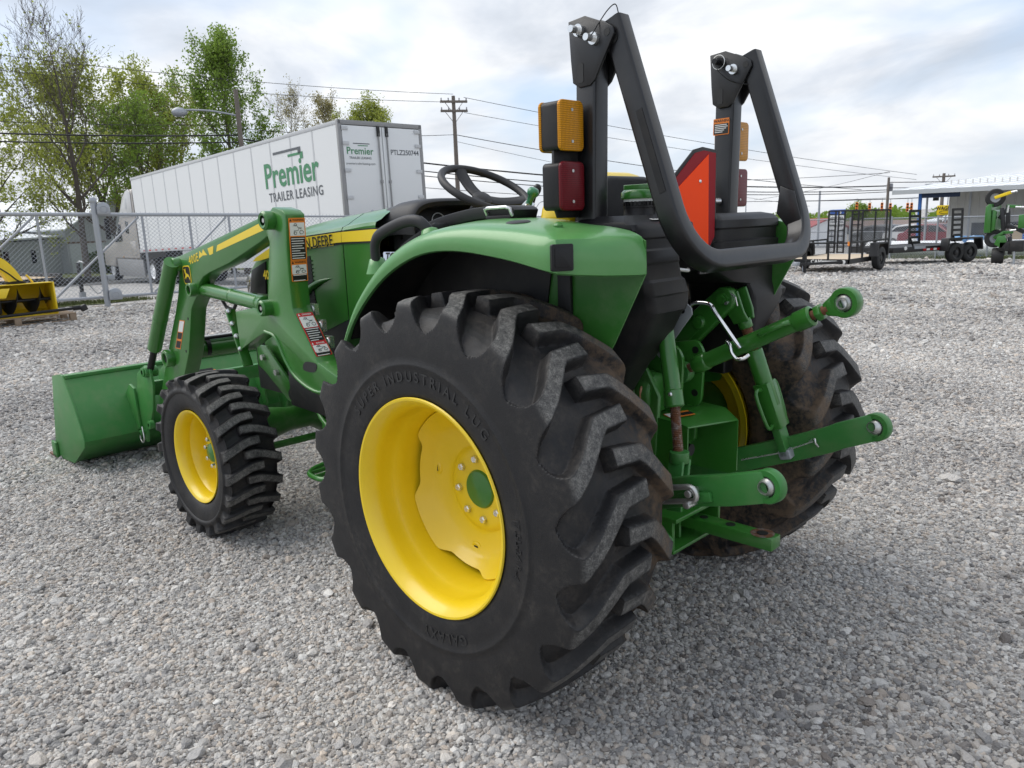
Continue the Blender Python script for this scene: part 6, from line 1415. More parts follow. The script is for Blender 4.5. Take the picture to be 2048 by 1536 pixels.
def blower():
    T = thing('snow_blower', 'yellow snow blower attachment with black auger and curved chute', 'snow blower', (13.45, -.72, .142), .02)
    W0, W1 = -.92, .98
    prof = [(0, 0), (.10, -.0), (.50, .02), (.62, .16), (.62, .40), (.52, .52), (.0, .56)]
    m = MB(); P = [(.0, .0), (.35, .0), (.55, .08), (.62, .22), (.60, .38), (.50, .50), (.30, .555), (.0, .56)]
    G = [[(x, y, z) for x, z in P] for y in (W0, 0, W1)]; m.grid(G); h = m.build('auger_housing', 'blower_yellow', T, solid=.012)
    for y in (W0, W1):
        m = MB(); m.prism(P, y-.012, y+.012); sp = m.build('side_plate', 'blower_yellow', h, bevel=.003)
        m = MB(); m.lathe([(.035, .02), (.10, .02), (.10, 0), (.035, 0)], (.25, y+(.012 if y > 0 else -.012), .26), (0, 1 if y > 0 else -1, 0), 20, closed=True); m.build('bearing_flange', 'blower_yellow', sp)
    m = MB(); m.slab([(-.012, -.25, .50), (-.012, .25, .50), (-.02, .17, .34), (-.02, -.17, .34)][::-1], (-1, 0, 0), .01); m.build('front_plate', 'blower_yellow', h, bevel=.002)
    m = MB(); m.cyl((.25, W0+.02, .26), (.25, W1-.02, .26), .03, n=14); ag = m.build('auger_shaft', 'dark_plastic', h)
    for sg in (1, -1):
        G = []; n = 54
        for i in range(n+1):
            t = i/n; a = sg*t*2*math.pi*2.2+.8; y = (.12+t*(.80 if sg > 0 else .76))*sg
            G.append([(.25+r*math.cos(a), y, .26+r*math.sin(a)) for r in (.03, .12, .225)])
        m = MB(); m.grid(G); m.build('auger_flight', 'dark_plastic', ag, solid=.008)
    m = MB(); m.slab([(.12, -.12, .06), (.12, .12, .06), (.12, .12, .46), (.12, -.12, .46)], (1, 0, 0), .28); m.build('gear_box', 'dark_plastic', ag, bevel=.02)
    # curved chute leaning to the left
    C0 = [(.30, -.42, .55), (.30, -.40, .62), (.30, -.33, .76), (.30, -.22, .90), (.30, -.06, .98), (.30, .12, 1.0)]
    m = MB(); m.sweep(catmull(C0, 5), [(-.12, -.10), (-.11, .10), (.11, .10), (.12, -.10), (.10, -.10), (.095, .085), (-.095, .085), (-.10, -.10)], up=(0, 1, .2)); ch = m.build('discharge_chute', 'blower_yellow', T, smooth=40)
    m = MB(); m.tube(catmull([(.14, .1, .97), (.14, -.1, .90), (.13, -.30, .74), (.15, -.42, .62), (.18, -.55, .55)], 5), .012, 8); m.build('chute_hose', 'dark_plastic', ch, smooth=60)
    m = MB(); m.bar((.20, -.66, .56), (.22, -.58, .70), .02, .09, up=(1, 0, 0)); m.build('chute_bracket', 'blower_yellow', T, bevel=.003)
    m = MB(); m.lathe([(.13, 0), (.16, .01), (.16, .04), (.13, .05)], (.30, -.42, .555), (0, 0, 1), 24); m.build('chute_ring', 'dark_plastic', ch)
blower()
def driveshaft():
    T = thing('drive_shaft', 'black power take-off drive shaft lying across the pallet', 'shaft', (13.36, -1.0, .17), 0)
    m = MB(); m.cyl((0, 1.0, -.005), (0, -.95, .05), .026, n=14); sh = m.build('shaft_tube', 'dark_plastic', T)
    m = MB(); m.cyl((0, -.86, .048), (0, -.98, .052), .042, n=14); m.build('guard_cone', 'dark_plastic', sh)
    m = MB(); m.obox((0, -1.03, .04), (.045, 0, 0), (0, .05, -.02), (0, .02, .05)); m.build('yoke', 'black_matte', sh, bevel=.015)
driveshaft()
def lowboy():
    T = thing('flatbed_trailer', 'low black flatbed trailer with plank deck parked outside the gate', 'trailer', (18.4, -1.2, gh(18.4, -1.2)), -1.40)
    # local x = towards the tongue
    for i in range(7):
        m = MB(); y = -.95+i*.272; m.box((-3.4, y, .62), (1.5, y+.262, .66)); m.build('deck_plank', 'deck_wood', T, bevel=.004, seg=1)
    m = MB(); m.box((-3.4, -1.0, .46), (1.5, -.955, .665)); m.box((-3.4, .955, .46), (1.5, 1.0, .665)); m.box((1.5, -1.0, .46), (1.56, 1.0, .74)); m.build('deck_frame', 'black_matte', T, bevel=.006)
    for s in (1, -1):
        m = MB(); m.bar((1.5, .75*s, .50), (3.0, .06*s, .50), .08, .12); m.build('tongue_beam', 'black_matte', T, bevel=.004)
    for x in (-1.0, -1.85):
        for s in (1, -1): road_wheel('trailer_wheel', T, (x, 1.14*s, .36), .36, .22, .20, 'white_paint', side=s)
    for s in (1, -1):
        m = MB(); m.prism([(-2.4, .55), (-2.3, .82), (-.5, .82), (-.4, .55), (-.45, .55), (-.55, .78), (-2.25, .78), (-2.35, .55)], 1.0*s, 1.28*s); m.build('mudguard', 'black_matte', T)
    m = MB(); m.box((2.37, -.035, .2), (2.44, .035, .92)); j = m.build('tongue_jack', 'black_matte', T, bevel=.004)
    m = MB(); m.box((2.35, -.06, .05), (2.46, .06, .22)); m.build('jack_foot', 'galvanised', j)
    m = MB(); m.tube([(2.40, 0, .92), (2.40, -.10, .96), (2.40, -.28, .93)], .014, 8); m.build('jack_crank', 'white_paint', j, smooth=60)
    m = MB(); m.box((2.98, -.07, .46), (3.22, .07, .58)); m.build('coupler', 'galvanised', T, bevel=.01)
    for y in (.25, -.02):
        m = MB(); m.box((2.0, .14+y, .44), (2.02, .26+y, .50)); m.build('side_reflector', 'reflect_red', T)
    m = MB(); m.tube(catmull([(3.0, .05, .46), (2.95, .05, .25), (2.8, .05, .15), (2.6, .06, .40)], 5), .011, 6); m.build('safety_chain', 'galvanised', T, smooth=60)
lowboy()

# ------------------------------------------------------------------ barn and far left roof
flat('barn_wall', (.36, .38, .40), .7); flat('barn_roof', (.62, .65, .68), .5); flat('barn_door', (.50, .54, .55), .6); flat('roof_brown', (.19, .135, .11), .9); flat('wall_pale', (.45, .44, .42), .8)
t = NT('ribbed_wall'); w = t.node('ShaderNodeTexWave'); w.bands_direction = 'Y'; w.inputs['Scale'].default_value = 1.6; t.link(t.coord(), w.inputs[0])
t.set(Base_Color=t.mix(w.outputs['Fac'], (.34, .36, .38), (.40, .42, .44)), Roughness=.6); MAT['ribbed_wall'] = t.m
def barn():
    T = thing('metal_barn', 'grey metal barn with pale roof and low side wing beyond the gate', 'barn', (56.5, -17.0, gh(56.5, -17)), .42)
    # gable end faces the camera (local -x); wing to the left (+y)
    m = MB(); m.prism([(-4.2, 0), (4.2, 0), (4.2, 3.0), (0, 5.1), (-4.2, 2.6)], 0, 14, 'x'); wl = m.build('gable_walls', 'ribbed_wall', T)
    for a, b in (((4.5, 2.85), (0, 5.18)), ((0, 5.18), (-4.5, 2.45))):
        m = MB(); m.slab([(-.4, a[0], a[1]), (14.3, a[0], a[1]), (14.3, b[0], b[1]), (-.4, b[0], b[1])], (0, 0, 1), .10); m.build('roof_slope', 'barn_roof', T)
    m = MB(); m.prism([(4.2, 0), (12.5, 0), (12.5, 2.1), (4.2, 2.35)], .6, 10, 'x'); m.build('wing_walls', 'ribbed_wall', T)
    m = MB(); m.slab([(.3, 4.2, 2.45), (.3, 12.8, 2.18), (10, 12.8, 2.9), (10, 4.2, 3.2)], (0, 0, 1), .10); m.build('wing_roof', 'barn_roof', T)
    m = MB(); m.box((-.02, 1.35, 0), (.02, 4.0, 2.0)) ; m.build('sliding_door', 'barn_door', T)
    m = MB(); m.box((-.05, 1.2, 2.0), (.0, 4.2, 2.12)); m.build('door_track', 'roof_brown', T)
    for y in (-.9, -.35):
        m = MB(); m.box((-.03, y-.22, 1.35), (.02, y+.22, 2.0)); w = m.build('window', 'glass_dark', T)
        m = MB(); m.box((-.045, y-.26, 1.31), (-.02, y+.26, 1.36)); m.build('window_sill', 'barn_roof', w)
    for y in (6.2, 8.0, 9.6, 11.2):
        m = MB(); m.box((.57, y-.16, .9), (.62, y+.16, 1.7)); m.build('window', 'glass_dark', T)
    m = MB(); m.prism([(-4.2, 0), (-8.0, 0), (-8.0, 2.0), (-4.2, 2.4)], 3, 10, 'x'); m.build('lean_to', 'ribbed_wall', T)
barn()
def house(name, label, loc, rz, L, W, H, roofh, wall, roof, cat='house'):
    T = thing(name, label, cat, (*loc, gh(*loc)), rz)
    m = MB(); m.prism([(-W/2, 0), (W/2, 0), (W/2, H), (0, H+roofh), (-W/2, H)], -L/2, L/2, 'x'); m.build('wall', wall, T)
    for s in (1, -1):
        m = MB(); m.slab([(-L/2-.3, s*(W/2+.35), H-.25*roofh/(W/2)), (L/2+.3, s*(W/2+.35), H-.25*roofh/(W/2)), (L/2+.3, 0, H+roofh+.02), (-L/2-.3, 0, H+roofh+.02)], (0, 0, 1), .12); m.build('roof', roof, T)
    for x in np.arange(-L/2+1.2, L/2-.8, 2.2):
        for s in (1, -1):
            m = MB(); m.box((x-.4, s*(W/2)-.03, 1.0), (x+.4, s*(W/2)+.03, 2.0)); m.build('window', 'glass_dark', T)
    return T
house('house', 'house with a low brown roof at the far left behind the barn wing', (74, -11.0), 1.35, 16, 8, 1.9, 1.9, 'wall_pale', 'roof_brown')
# shrub in front of the barn gable
def shrub(label, loc, w, h, seed, mat='leaf_dark'):
    R = random.Random(seed); T = thing('shrub', label, 'shrub', (*loc, gh(*loc))); F = MB(); vs, fs = [], []
    for _ in range(1400):
        a = V((R.gauss(0, 1), R.gauss(0, 1), R.gauss(0, 1))).normalized()*R.random()**.4; c = V((a.x*w, a.y*w, h*.5+a.z*h*.5)); s = R.uniform(.06, .14); b = V((R.gauss(0, 1), R.gauss(0, 1), R.gauss(0, 1))).normalized(); e = b.orthogonal()
        k = len(vs); vs += [c+b*s, c+e*s*.6, c-b*s, c-e*s*.6]; fs.append((k, k+1, k+2, k+3))
    F.v = [tuple(v) for v in vs]; F.f = fs; o = F.build('foliage', mat, T, smooth=0); o['kind'] = 'stuff'
    m = MB()
    for i in range(5): m.tube([(0, 0, -.05), (R.uniform(-.3, .3)*w, R.uniform(-.3, .3)*w, h*.4), (R.uniform(-.6, .6)*w, R.uniform(-.6, .6)*w, h*.8)], .02, 5)
    m.build('stems', 'bark', T); return T
shrub('rounded dark shrub beside the truck in front of the barn', (52.5, -14.6), 1.2, 1.5, 3)

# ------------------------------------------------------------------ poles, lamps, wires on the left and centre
paint('pole_wood', (.17, .145, .125), .85, .2, 0, 6); flat('wire_black', (.012, .012, .013), .6); flat('insulator', (.30, .30, .32), .4)
def pole(label, loc, H, r=.15, arms=(), rz=0, lamp=None, extra=None, mat='pole_wood', name='utility_pole'):
    T = thing(name, label, 'pole', (*loc, gh(*loc)), rz); m = MB(); m.cyl((0, 0, -.2), (0, 0, H), r, r*.66, n=14); m.build('shaft', mat, T, smooth=40)
    for z, L in arms:
        m = MB(); m.box((-.16, -L/2, z-.07), (-.04, L/2, z+.07)); a = m.build('cross_arm', mat, T, bevel=.01)
        for f in (-.46, -.2, .2, .46):
            m = MB(); m.lathe([(.02, 0), (.05, .03), (.03, .07), (.05, .10), (.03, .15), (0, .17)], (-.1, f*L, z+.07), (0, 0, 1), 8); m.build('insulator', 'insulator', a)
        for s in (1, -1):
            m = MB(); m.bar((-.1, .32*L*s, z-.07), (-.05, 0, z-.75), .03, .03); m.build('arm_brace', mat, a)
    return T
P1 = pole('grey wooden pole carrying a street lamp beside the green maple', (37.68, -17.46), 9.5, .17)
m = MB(); m.tube(catmull([(0, 0, 8.2), (.55, 1.1, 8.42), (.95, 2.0, 8.46), (1.10, 2.35, 8.44)], 5), .05, 8); a = m.build('lamp_arm', 'galvanised', P1, smooth=60)
m = MB(); m.lathe([(.0, -.38), (.12, -.34), (.22, -.15), (.24, .12), (.15, .33), (0, .38)], (1.18, 2.55, 8.34), (.4, .9, -.02), 16); m.build('lamp_head', 'galvanised', a, smooth=60)
pole('tall utility pole with two cross arms left of the steering wheel', (35.9, -30.8), 10.3, .17, ((9.95, 1.7), (9.40, 1.7)), -.55)
pole('slim bare metal pole left of the trailer ramp gate', (30.1, -71.2), 5.1, .13, mat='galvanised', name='metal_pole')
P2 = pole('wooden pole with a transformer can beside the traffic lights', (19.75, -59.2), 5.0, .13)
m = MB(); m.lathe([(0, .28), (.20, .26), (.22, .2), (.22, -.25), (.18, -.3), (0, -.3)], (0, -.3, 4.3), (0, 0, 1), 16); m.build('transformer', 'insulator', P2, smooth=40)
pole('distant utility pole with a cross arm behind the white roof', (21.9, -79.5), 6.3, .20, ((6.0, 1.9),), -1.2)
def wires():
    def strung(label, a, b, sag, r):
        a, b = V(a), V(b); m = MB(); m.tube([a.lerp(b, t)-V((0, 0, sag*4*t*(1-t))) for t in np.linspace(0, 1, 21)], r, 5, cap=False)
        o = m.build('overhead_wire', 'wire_black', smooth=60); tag(o, label, 'wire', 'overhead wires'); return o
    def ext(p, q, k): p, q = V(p), V(q); return p+(q-p)*k
    Lp = (37.68, -17.46, 0); Pp = (35.9, -30.8, 0); far = (47, 8, 0)
    strung('thick lower black cable crossing in front of the left trees', (41.6, 3, 6.05), (37.7, -17.4, 6.03), .25, .035)
    strung('thick upper black cable crossing in front of the left trees', (41.6, 3, 6.40), (37.7, -17.4, 6.38), .25, .040)
    strung('thin top wire high above the left trees', (41.4, 3, 10.2), (35.9, -30.8, 9.3), .5, .014)
    strung('second thin wire high above the left trees', (41.9, 3, 9.6), (36.3, -30.3, 8.85), .5, .014)
    strung('thin wire just above the two thick cables on the left', (41.6, 3, 7.0), (37.7, -17.4, 6.9), .3, .014)
    strung('thick cable from the lamp pole to the tall pole, passing the steering wheel', (37.7, -17.4, 6.2), (20.5, -61.0, 3.1), .9, .045)
    strung('medium cable under the thick one behind the steering wheel', (37.7, -17.4, 5.7), (20.5, -61.0, 2.8), .9, .030)
    strung('third cable in the bundle behind the steering wheel', (37.7, -17.4, 5.4), (20.5, -61.0, 2.65), .9, .026)
    strung('lowest thin cable behind the steering wheel', (37.7, -17.4, 4.6), (20.5, -61.0, 2.2), .8, .018)
    strung('wire falling right from the top arm of the tall pole', (35.5, -31.3, 9.1), (20.0, -66, 4.0), .3, .016)
    strung('second wire falling right from the lower arm of the tall pole', (35.5, -31.3, 8.2), (20.0, -66, 3.6), .3, .014)
    strung('service wire falling steeply right from the middle of the tall pole', (35.9, -30.8, 6.9), (22, -60, 2.9), .4, .022)
    strung('faint service wire below the steep one on the tall pole', (35.9, -30.8, 6.5), (26, -60, 1.8), .3, .012)
    strung('short wire from the tall pole to the trailer side', (35.9, -30.8, 6.9), (37.6, -17.5, 6.7), .2, .016)
    strung('wire above the traffic lights running to the transformer pole', (40, -48, 4.6), (19.7, -59.2, 4.0), .3, .018)
    strung('upper span wire between transformer pole and far right pole', (19.7, -59.2, 3.3), (-10, -70, 3.4), .4, .03)
    strung('lower span wire between transformer pole and far right pole', (19.7, -59.2, 2.9), (-10, -70, 3.0), .4, .025)
    strung('wire slanting up to the top of the transformer pole', (33, -64, 2.6), (19.7, -59.2, 4.1), .2, .014)
    strung('long wire carrying the traffic lights', (42.0, -88.0, 2.7), (22.0, -95.0, 2.5), .15, .05)
wires()
# ------------------------------------------------------------------ background, right: trailers
flat('trailer_black', (.010, .010, .011), .38); flat('lens_red', (.40, .01, .012), .3); flat('pine_deck', (.56, .46, .34), .8); flat('sign_yellow', (.80, .58, .01), .5); flat('sign_blue', (.02, .10, .42), .5)
flat('post_blue', (.03, .13, .42), .5); flat('blue_barrel', (.10, .30, .58), .45); flat('car_red', (.13, .008, .016), .25); flat('signal_orange', (.85, .26, .03), .5); flat('shop_wall', (.50, .48, .44), .8); flat('brick_red', (.26, .08, .05), .9)
def cam_trailer():
    z0 = gh(7.2, -21)
    T = thing('utility_trailer', 'black single-axle utility trailer with tall ramp gate and white CAM lettering', 'trailer', (7.22, -20.62, z0), 0)
    # local: x to +2.0 (width), y to -3.05 (length), z above ground
    W, L = 1.95, 3.05
    for i in range(7):
        m = MB(); m.box((.04+i*.27, -L+.04, .36), (.04+i*.27+.262, -.04, .40)); m.build('deck_board', 'pine_deck', T, bevel=.003, seg=1)
    def bar(name, a, b, w=.05, par=T): m = MB(); m.bar(a, b, w, w, up=(0, 0, 1) if abs(b[2]-a[2]) < .3 else (1, 0, 0)); return m.build(name, 'trailer_black', par, bevel=.004, seg=1)
    m = MB(); m.box((0, -L, .27), (.04, 0, .41)); m.box((W, -L, .27), (W+.04, 0, .41)); m.box((0, -.04, .27), (W, 0, .41)); m.build('bed_frame', 'trailer_black', T)
    for a, b in (((0, 0, .88), (W, 0, .88)), ((0, -.02, .88), (0, -L, .88)), ((W, -.02, .88), (W, -L, .88))): bar('top_rail', a, b)
    for y in (0, -.95, -1.95, -L): 
        for x in (0, W): bar('rail_post', (x, y, .40), (x, y, .86))
    for x in (.62, 1.3): bar('rail_post', (x, 0, .40), (x, 0, .86))
    for x in (.20, W-.20): bar('tongue_beam', (x, 0, .33), (W/2, 1.25, .33), .075)
    m = MB(); m.box((W/2-.06, 1.2, .30), (W/2+.06, 1.48, .40)); m.build('coupler', 'galvanised', T, bevel=.01)
    for sx in (-.08, .08):
        m = MB(); m.tube(catmull([(W/2+sx, 1.1, .3), (W/2+sx*1.5, 1.15, .12), (W/2+sx*1.2, 1.0, .03)], 4), .012, 6); m.build('safety_chain', 'galvanised', T, smooth=60)
    m = MB(); m.box((W/2-.05, .75, .05), (W/2+.05, .85, .80)); m.build('jack', 'trailer_black', T)
    for s, x in ((-1, -.16), (1, W+.20)):
        road_wheel('wheel', T, (x, -1.85, .345), .345, .21, .20, 'trailer_black').rotation_euler = (0, 0, rad(90) if s < 0 else rad(-90))
        m = MB(); m.prism([(-1.45, .42), (-1.50, .78), (-2.20, .78), (-2.25, .42), (-2.30, .42), (-2.24, .82), (-1.46, .82), (-1.38, .42)], x-.13, x+.13, 'x'); m.build('mudguard', 'trailer_black', T)
    # lights, reflectors, lettering on the front rail
    m = MB(); m.box((.35, .001, .29), (.80, .006, .37)); m.build('label_plate', 'decal_white', T)
    m = MB(); m.lathe([(0, .012), (.055, .01), (.06, 0)], (.16, .002, .33), (0, 1, 0), 16); m.build('round_lamp', 'decal_white', T)
    text_obj('trailer_lettering', 'CAM', .155, (.97, .002, .335), (-1, 0, 0), (0, 0, 1), 'decal_white', T, .03, 0, 1, .004)
    m = MB(); m.box((.0, .03, .80), (.05, .05, .92)); m.build('marker_lamp', 'signal_orange', T)
    # ramp gate
    g = MB(); 
    G0 = bar('ramp_gate', (0, -L-.03, 1.78), (W, -L-.03, 1.80), .05)
    for x in (0, .10, .45, .85, .98, 1.18, 1.42, 1.62, 1.72, W): bar('gate_upright', (x, -L-.03, .42), (x, -L-.03, 1.78), .045, G0)
    for z in (.45, .62, .80, .98, 1.16, 1.34, 1.52, 1.68):
        for x0, x1 in ((.85, 1.18), (1.42, 1.62), (1.72, W)): bar('gate_rung', (x0, -L-.03, z), (x1, -L-.03, z), .035, G0)
    link_mesh('gate_mesh', G0, (0, -L-.03), (W, -L-.03), .42, 1.78, .42, 1.78, .05, .004, False, 'trailer_black')
cam_trailer()
def eq_trailer():
    z0 = gh(7.2, -27)
    T = thing('equipment_trailer', 'black tandem-axle equipment trailer with two upright loading ramps', 'trailer', (7.79, -25.76, z0), 0)
    d = V((-.42, -.907, 0)); n = V((.907, -.42, 0)); 
    T.rotation_euler = (0, 0, math.atan2(d.y, d.x))      # local x along the near side, local y = to its left (far side is +y?)
    s = 1 if (n.x*(-d.y)+n.y*d.x) > 0 else -1
    L, W = 3.5, 1.9*s
    for i in range(8):
        y0 = W*(.03+i*.118); y1 = W*(.03+i*.118+.114)
        m = MB(); m.box((.05, min(y0, y1), .56), (L-.05, max(y0, y1), .60)); m.build('deck_board', 'black_matte', T)
    m = MB(); m.box((0, -.03, .44), (L, .03, .62)); m.box((0, min(W-.03, W+.03), .44), (L, max(W-.03, W+.03), .62)); m.box((0, min(0, W), .44), (.06, max(0, W), .62)); m.box((L-.06, min(0, W), .44), (L, max(0, W), .62)); m.build('deck_frame', 'trailer_black', T, bevel=.004)
    m = MB(); m.box((-.9, .2*s-.05, .42), (0, .2*s+.05, .54)); m.build('tongue_beam', 'trailer_black', T)
    for i in range(5):
        m = MB(); m.box((1.35+i*.16, -.036*s-.004, .47), (1.35+i*.16+.14, -.036*s+.004, .54)); m.build('reflector', 'lens_red' if i % 2 == 0 else 'decal_white', T)
    m = MB(); m.box((.95, -.035*s-.004, .54), (1.45, -.035*s+.004, .64)); m.build('tool_box', 'galvanised', T)
    m = MB(); m.lathe([(0, .012), (.06, .01), (.065, 0)], (.55, -.032*s, .58), (0, -s, 0), 16); m.build('round_lamp', 'decal_white', T)
    for x in (2.62, 3.28): road_wheel('wheel', T, (x, -.20*s, .345), .345, .22, .20, 'trailer_black', side=-s)
    m = MB(); m.prism([(2.15, .42), (2.22, .80), (3.68, .80), (3.75, .42), (3.82, .42), (3.75, .86), (2.15, .86), (2.08, .42)], -.36*s, -.04*s); m.build('mudguard', 'trailer_black', T, bevel=.01)
    m = MB(); m.box((3.8, -.1, .40), (3.95, .1, .60)); m.build('rear_lamp_box', 'trailer_black', T)
    def ramp(x0, y):
        o = []; R0 = MB(); h0, h1 = .72, 1.86
        R0.bar((x0, y, h0), (x0-.06, y, h1), .05, .06, up=(0, 1, 0)); r = R0.build('loading_ramp', 'trailer_black', T)
        m = MB(); m.bar((x0+.46, y, h0), (x0+.40, y, h1), .05, .06, up=(0, 1, 0)); m.build('ramp_rail', 'trailer_black', r)
        for i in range(7):
            z = h0+.03+i*(h1-h0-.06)/6; m = MB(); m.bar((x0-.06*i/6, y, z), (x0+.46-.06*i/6, y, z), .06, .085); m.build('ramp_rung', 'trailer_black', r)
        m = MB(); m.bar((x0+.2, y, h0-.12), (x0-.25, y-.25*s, h0+.25), .04, .04); m.build('ramp_strut', 'trailer_black', r)
    ramp(1.05, .30*s); ramp(3.05, .30*s)
eq_trailer()
def mower():
    z0 = gh(5.0, -27.9)
    T = thing('flex_wing_mower', 'green rotary mower with folded wing and small tyres at the right edge', 'mower', (5.13, -27.86, z0))
    b = V((5.13, -27.86, z0))
    def L(x, z, y=-27.86): return V((x, y, z))-b
    def wh(c, R, W, ax, nm='gauge_wheel'):
        m = MB(); m.lathe([(R*.5, -W/2), (R*.9, -W/2), (R, -W*.3), (R, W*.3), (R*.9, W/2), (R*.5, W/2)], (0, 0, 0), ax, 28); w = m.build(nm, 'rubber_plain', T, loc=tuple(c), smooth=40)
        m = MB(); m.lathe([(R*.52, W/2-.01), (R*.45, W/2-.04), (R*.15, W/2-.05), (0, W/2)], (0, 0, 0), ax, 20); m.build('rim', 'galvanised', w, smooth=40); return w
    vd = (-.25, 1, 0)
    wh(L(5.35, 1.64), .30, .17, vd); wh(L(5.27, .30), .30, .17, vd); wh(L(5.13, -.275), .27, .34, (1, .28, 0), 'transport_wheel')
    m = MB(); m.prism([(5.53-5.13, .50-z0), (5.53-5.13, 1.36-z0), (5.44-5.13, 1.44-z0), (5.36-5.13, 1.44-z0), (5.33-5.13, .50-z0)], -.9, .35); wd = m.build('wing_deck', 'green', T, bevel=.02)
    m = MB(); m.prism([(5.33-5.13, .55-z0), (5.33-5.13, 1.25-z0), (5.22-5.13, 1.20-z0), (5.22-5.13, .60-z0)], -.8, .30); m.build('deck_rib', 'green', wd, bevel=.01)
    for (xa, za), (xb, zb), mt in (((5.33, 1.64), (4.86, 1.80), 'sign_yellow'), ((5.25, .32), (4.95, .52), 'green'), ((4.98, .50), (4.70, .52), 'green'), ((4.95, 1.36), (4.55, 1.32), 'green')):
        m = MB(); m.bar(L(xa, za, -27.68), L(xb, zb, -27.68), .06, .10, up=(0, 0, 1)); m.build('wheel_arm', mt, T, bevel=.01)
    for (xa, za), (xb, zb), w in (((5.10, 1.30), (4.98, .40), .12), ((4.93, 1.40), (4.88, .62), .10), ((4.90, .75), (4.40, .50), .12), ((5.05, .35), (4.95, -.25), .14), ((4.80, .35), (4.75, -.22), .10), ((5.16, .95), (4.95, 1.25), .09)):
        m = MB(); m.bar(L(xa, za, -27.75), L(xb, zb, -27.75), .12, w, up=(0, 1, 0)); m.build('frame_member', 'trailer_black', T, bevel=.01)
    m = MB(); m.obox(L(4.90, .05), (.16, 0, 0), (0, .3, 0), (0, 0, .16)); m.build('gearbox', 'black_matte', T, bevel=.03)
    m = MB(); m.prism([(5.20-5.13, .12-z0), (5.12-5.13, .38-z0), (4.92-5.13, .42-z0), (4.84-5.13, .20-z0), (4.98-5.13, -.02-z0)], .15, .30); m.build('belt_shield', 'green', T, bevel=.01)
    m = MB(); m.cyl(L(4.95, -.24), L(5.13, -.275), .035, n=12); m.build('axle', 'black_matte', T)
    for xa, za, xb, zb in ((4.86, 1.80, 4.70, 1.83), (4.70, 1.32, 4.45, 1.30), (4.80, .56, 4.62, .58), (4.90, 1.38, 4.92, 1.15)):
        m = MB(); m.cyl(L(xa, za, -27.66), L(xb, zb, -27.66), .035, n=12); m.build('cylinder', 'bright_steel', T)
    m = MB(); m.cyl(L(4.60, .0, -27.60), L(4.59, -.60, -27.60), .035, n=12); m.build('jack_stand', 'galvanised', T)
    m = MB(); m.obox(L(4.45, .85), (.12, 0, 0), (0, .3, 0), (0, 0, .22)); m.build('center_deck', 'green', T, bevel=.03)
    m = MB(); m.obox(L(4.55, .05), (.20, 0, 0), (0, .3, 0), (0, 0, .18)); m.build('hub_block', 'black_matte', T, bevel=.03)
mower()
def fence_right():
    T = thing('chain_link_fence', 'chain-link fence behind the black trailers on the right', 'fence', (0, 0, 0))
    a, b = V((12.8, -30.25, 0)), V((1.6, -33.75, 0)); d = (b-a).normalized(); L = (b-a).length
    zt = lambda s: 1.06-.012*s
    def p(s, z): q = a+d*s; return V((q.x, q.y, z))
    m = MB(); m.cyl(p(0, zt(0)), p(L, zt(L)), .024, n=10); m.build('top_rail', 'galvanised', T, smooth=40)
    m = MB(); m.cyl(p(0, .55), p(3.2, .5), .02, n=10); m.build('mid_rail', 'galvanised', T, smooth=40)
    for s in (0, 1.65, 3.2, 4.85, 6.6, 8.6, 10.6, L):
        q = p(s, 0); m = MB(); m.cyl(p(s, gh(q.x, q.y)-.1), p(s, zt(s)+.08), .034, n=12); m.build('fence_post', 'galvanised', T, smooth=40)
    q0, q1 = p(0, 0), p(L, 0)
    link_mesh('wire_mesh', T, (q0.x, q0.y), (q1.x, q1.y), gh(q0.x, q0.y)+.04, zt(0), gh(q1.x, q1.y)+.04, zt(L), .068, .0030)
    rebase(T, 7.2, -32)
fence_right()
def tanks():
    for label, a, b, r in (('long white propane tank lying behind the fence under the mower', (7.6, -33.9), (2.2, -35.3), .31), ('white propane tank behind the fence under the equipment trailer', (11.2, -32.9), (7.85, -33.8), .31)):
        A, B = V((*a, gh(*a)+r+.08)), V((*b, gh(*b)+r+.08)); d = (B-A).normalized(); L = (B-A).length
        T = thing('propane_tank', label, 'tank', (*a, gh(*a))); o = V((*a, gh(*a)))
        m = MB(); m.lathe([(0, -r*.55), (r*.5, -r*.45), (r*.85, -r*.2), (r, .02), (r, L-.02), (r*.85, L+r*.2), (r*.5, L+r*.45), (0, L+r*.55)], A-o, d, 28); m.build('tank_shell', 'white_paint', T, smooth=50)
        for f in (.2, .8):
            c = A.lerp(B, f)-o; m = MB(); m.obox((c.x, c.y, .09), tuple(d*.12), tuple(d.cross(V((0, 0, 1)))*.3), (0, 0, .10)); m.build('tank_foot', 'galvanised', T)
        c = A.lerp(B, .5)-o; m = MB(); m.cyl((c.x, c.y, r*2+.02), (c.x, c.y, r*2+.20), .12, n=16); m.build('valve_dome', 'white_paint', T, bevel=.02)
tanks()
for i, (x, y, lb) in enumerate(((8.15, -34.75, 'light blue plastic drum left of its twin behind the fence'), (7.55, -34.85, 'light blue plastic drum nearer the mower behind the fence'))):
    T = thing('plastic_drum', lb, 'drum', (x, y, gh(x, y)), 0, 'blue drums behind the fence')
    m = MB(); m.lathe([(0, 0), (.27, 0), (.29, .04), (.29, .28), (.305, .30), (.29, .32), (.29, .56), (.305, .58), (.29, .60), (.29, .80), (.25, .86), (0, .86)], (0, 0, 0), (0, 0, 1), 24); m.build('drum_body', 'blue_barrel', T, smooth=30)
    m = MB(); m.cyl((.12, 0, .86), (.12, 0, .885), .04, n=12); m.build('bung', 'white_paint', T)
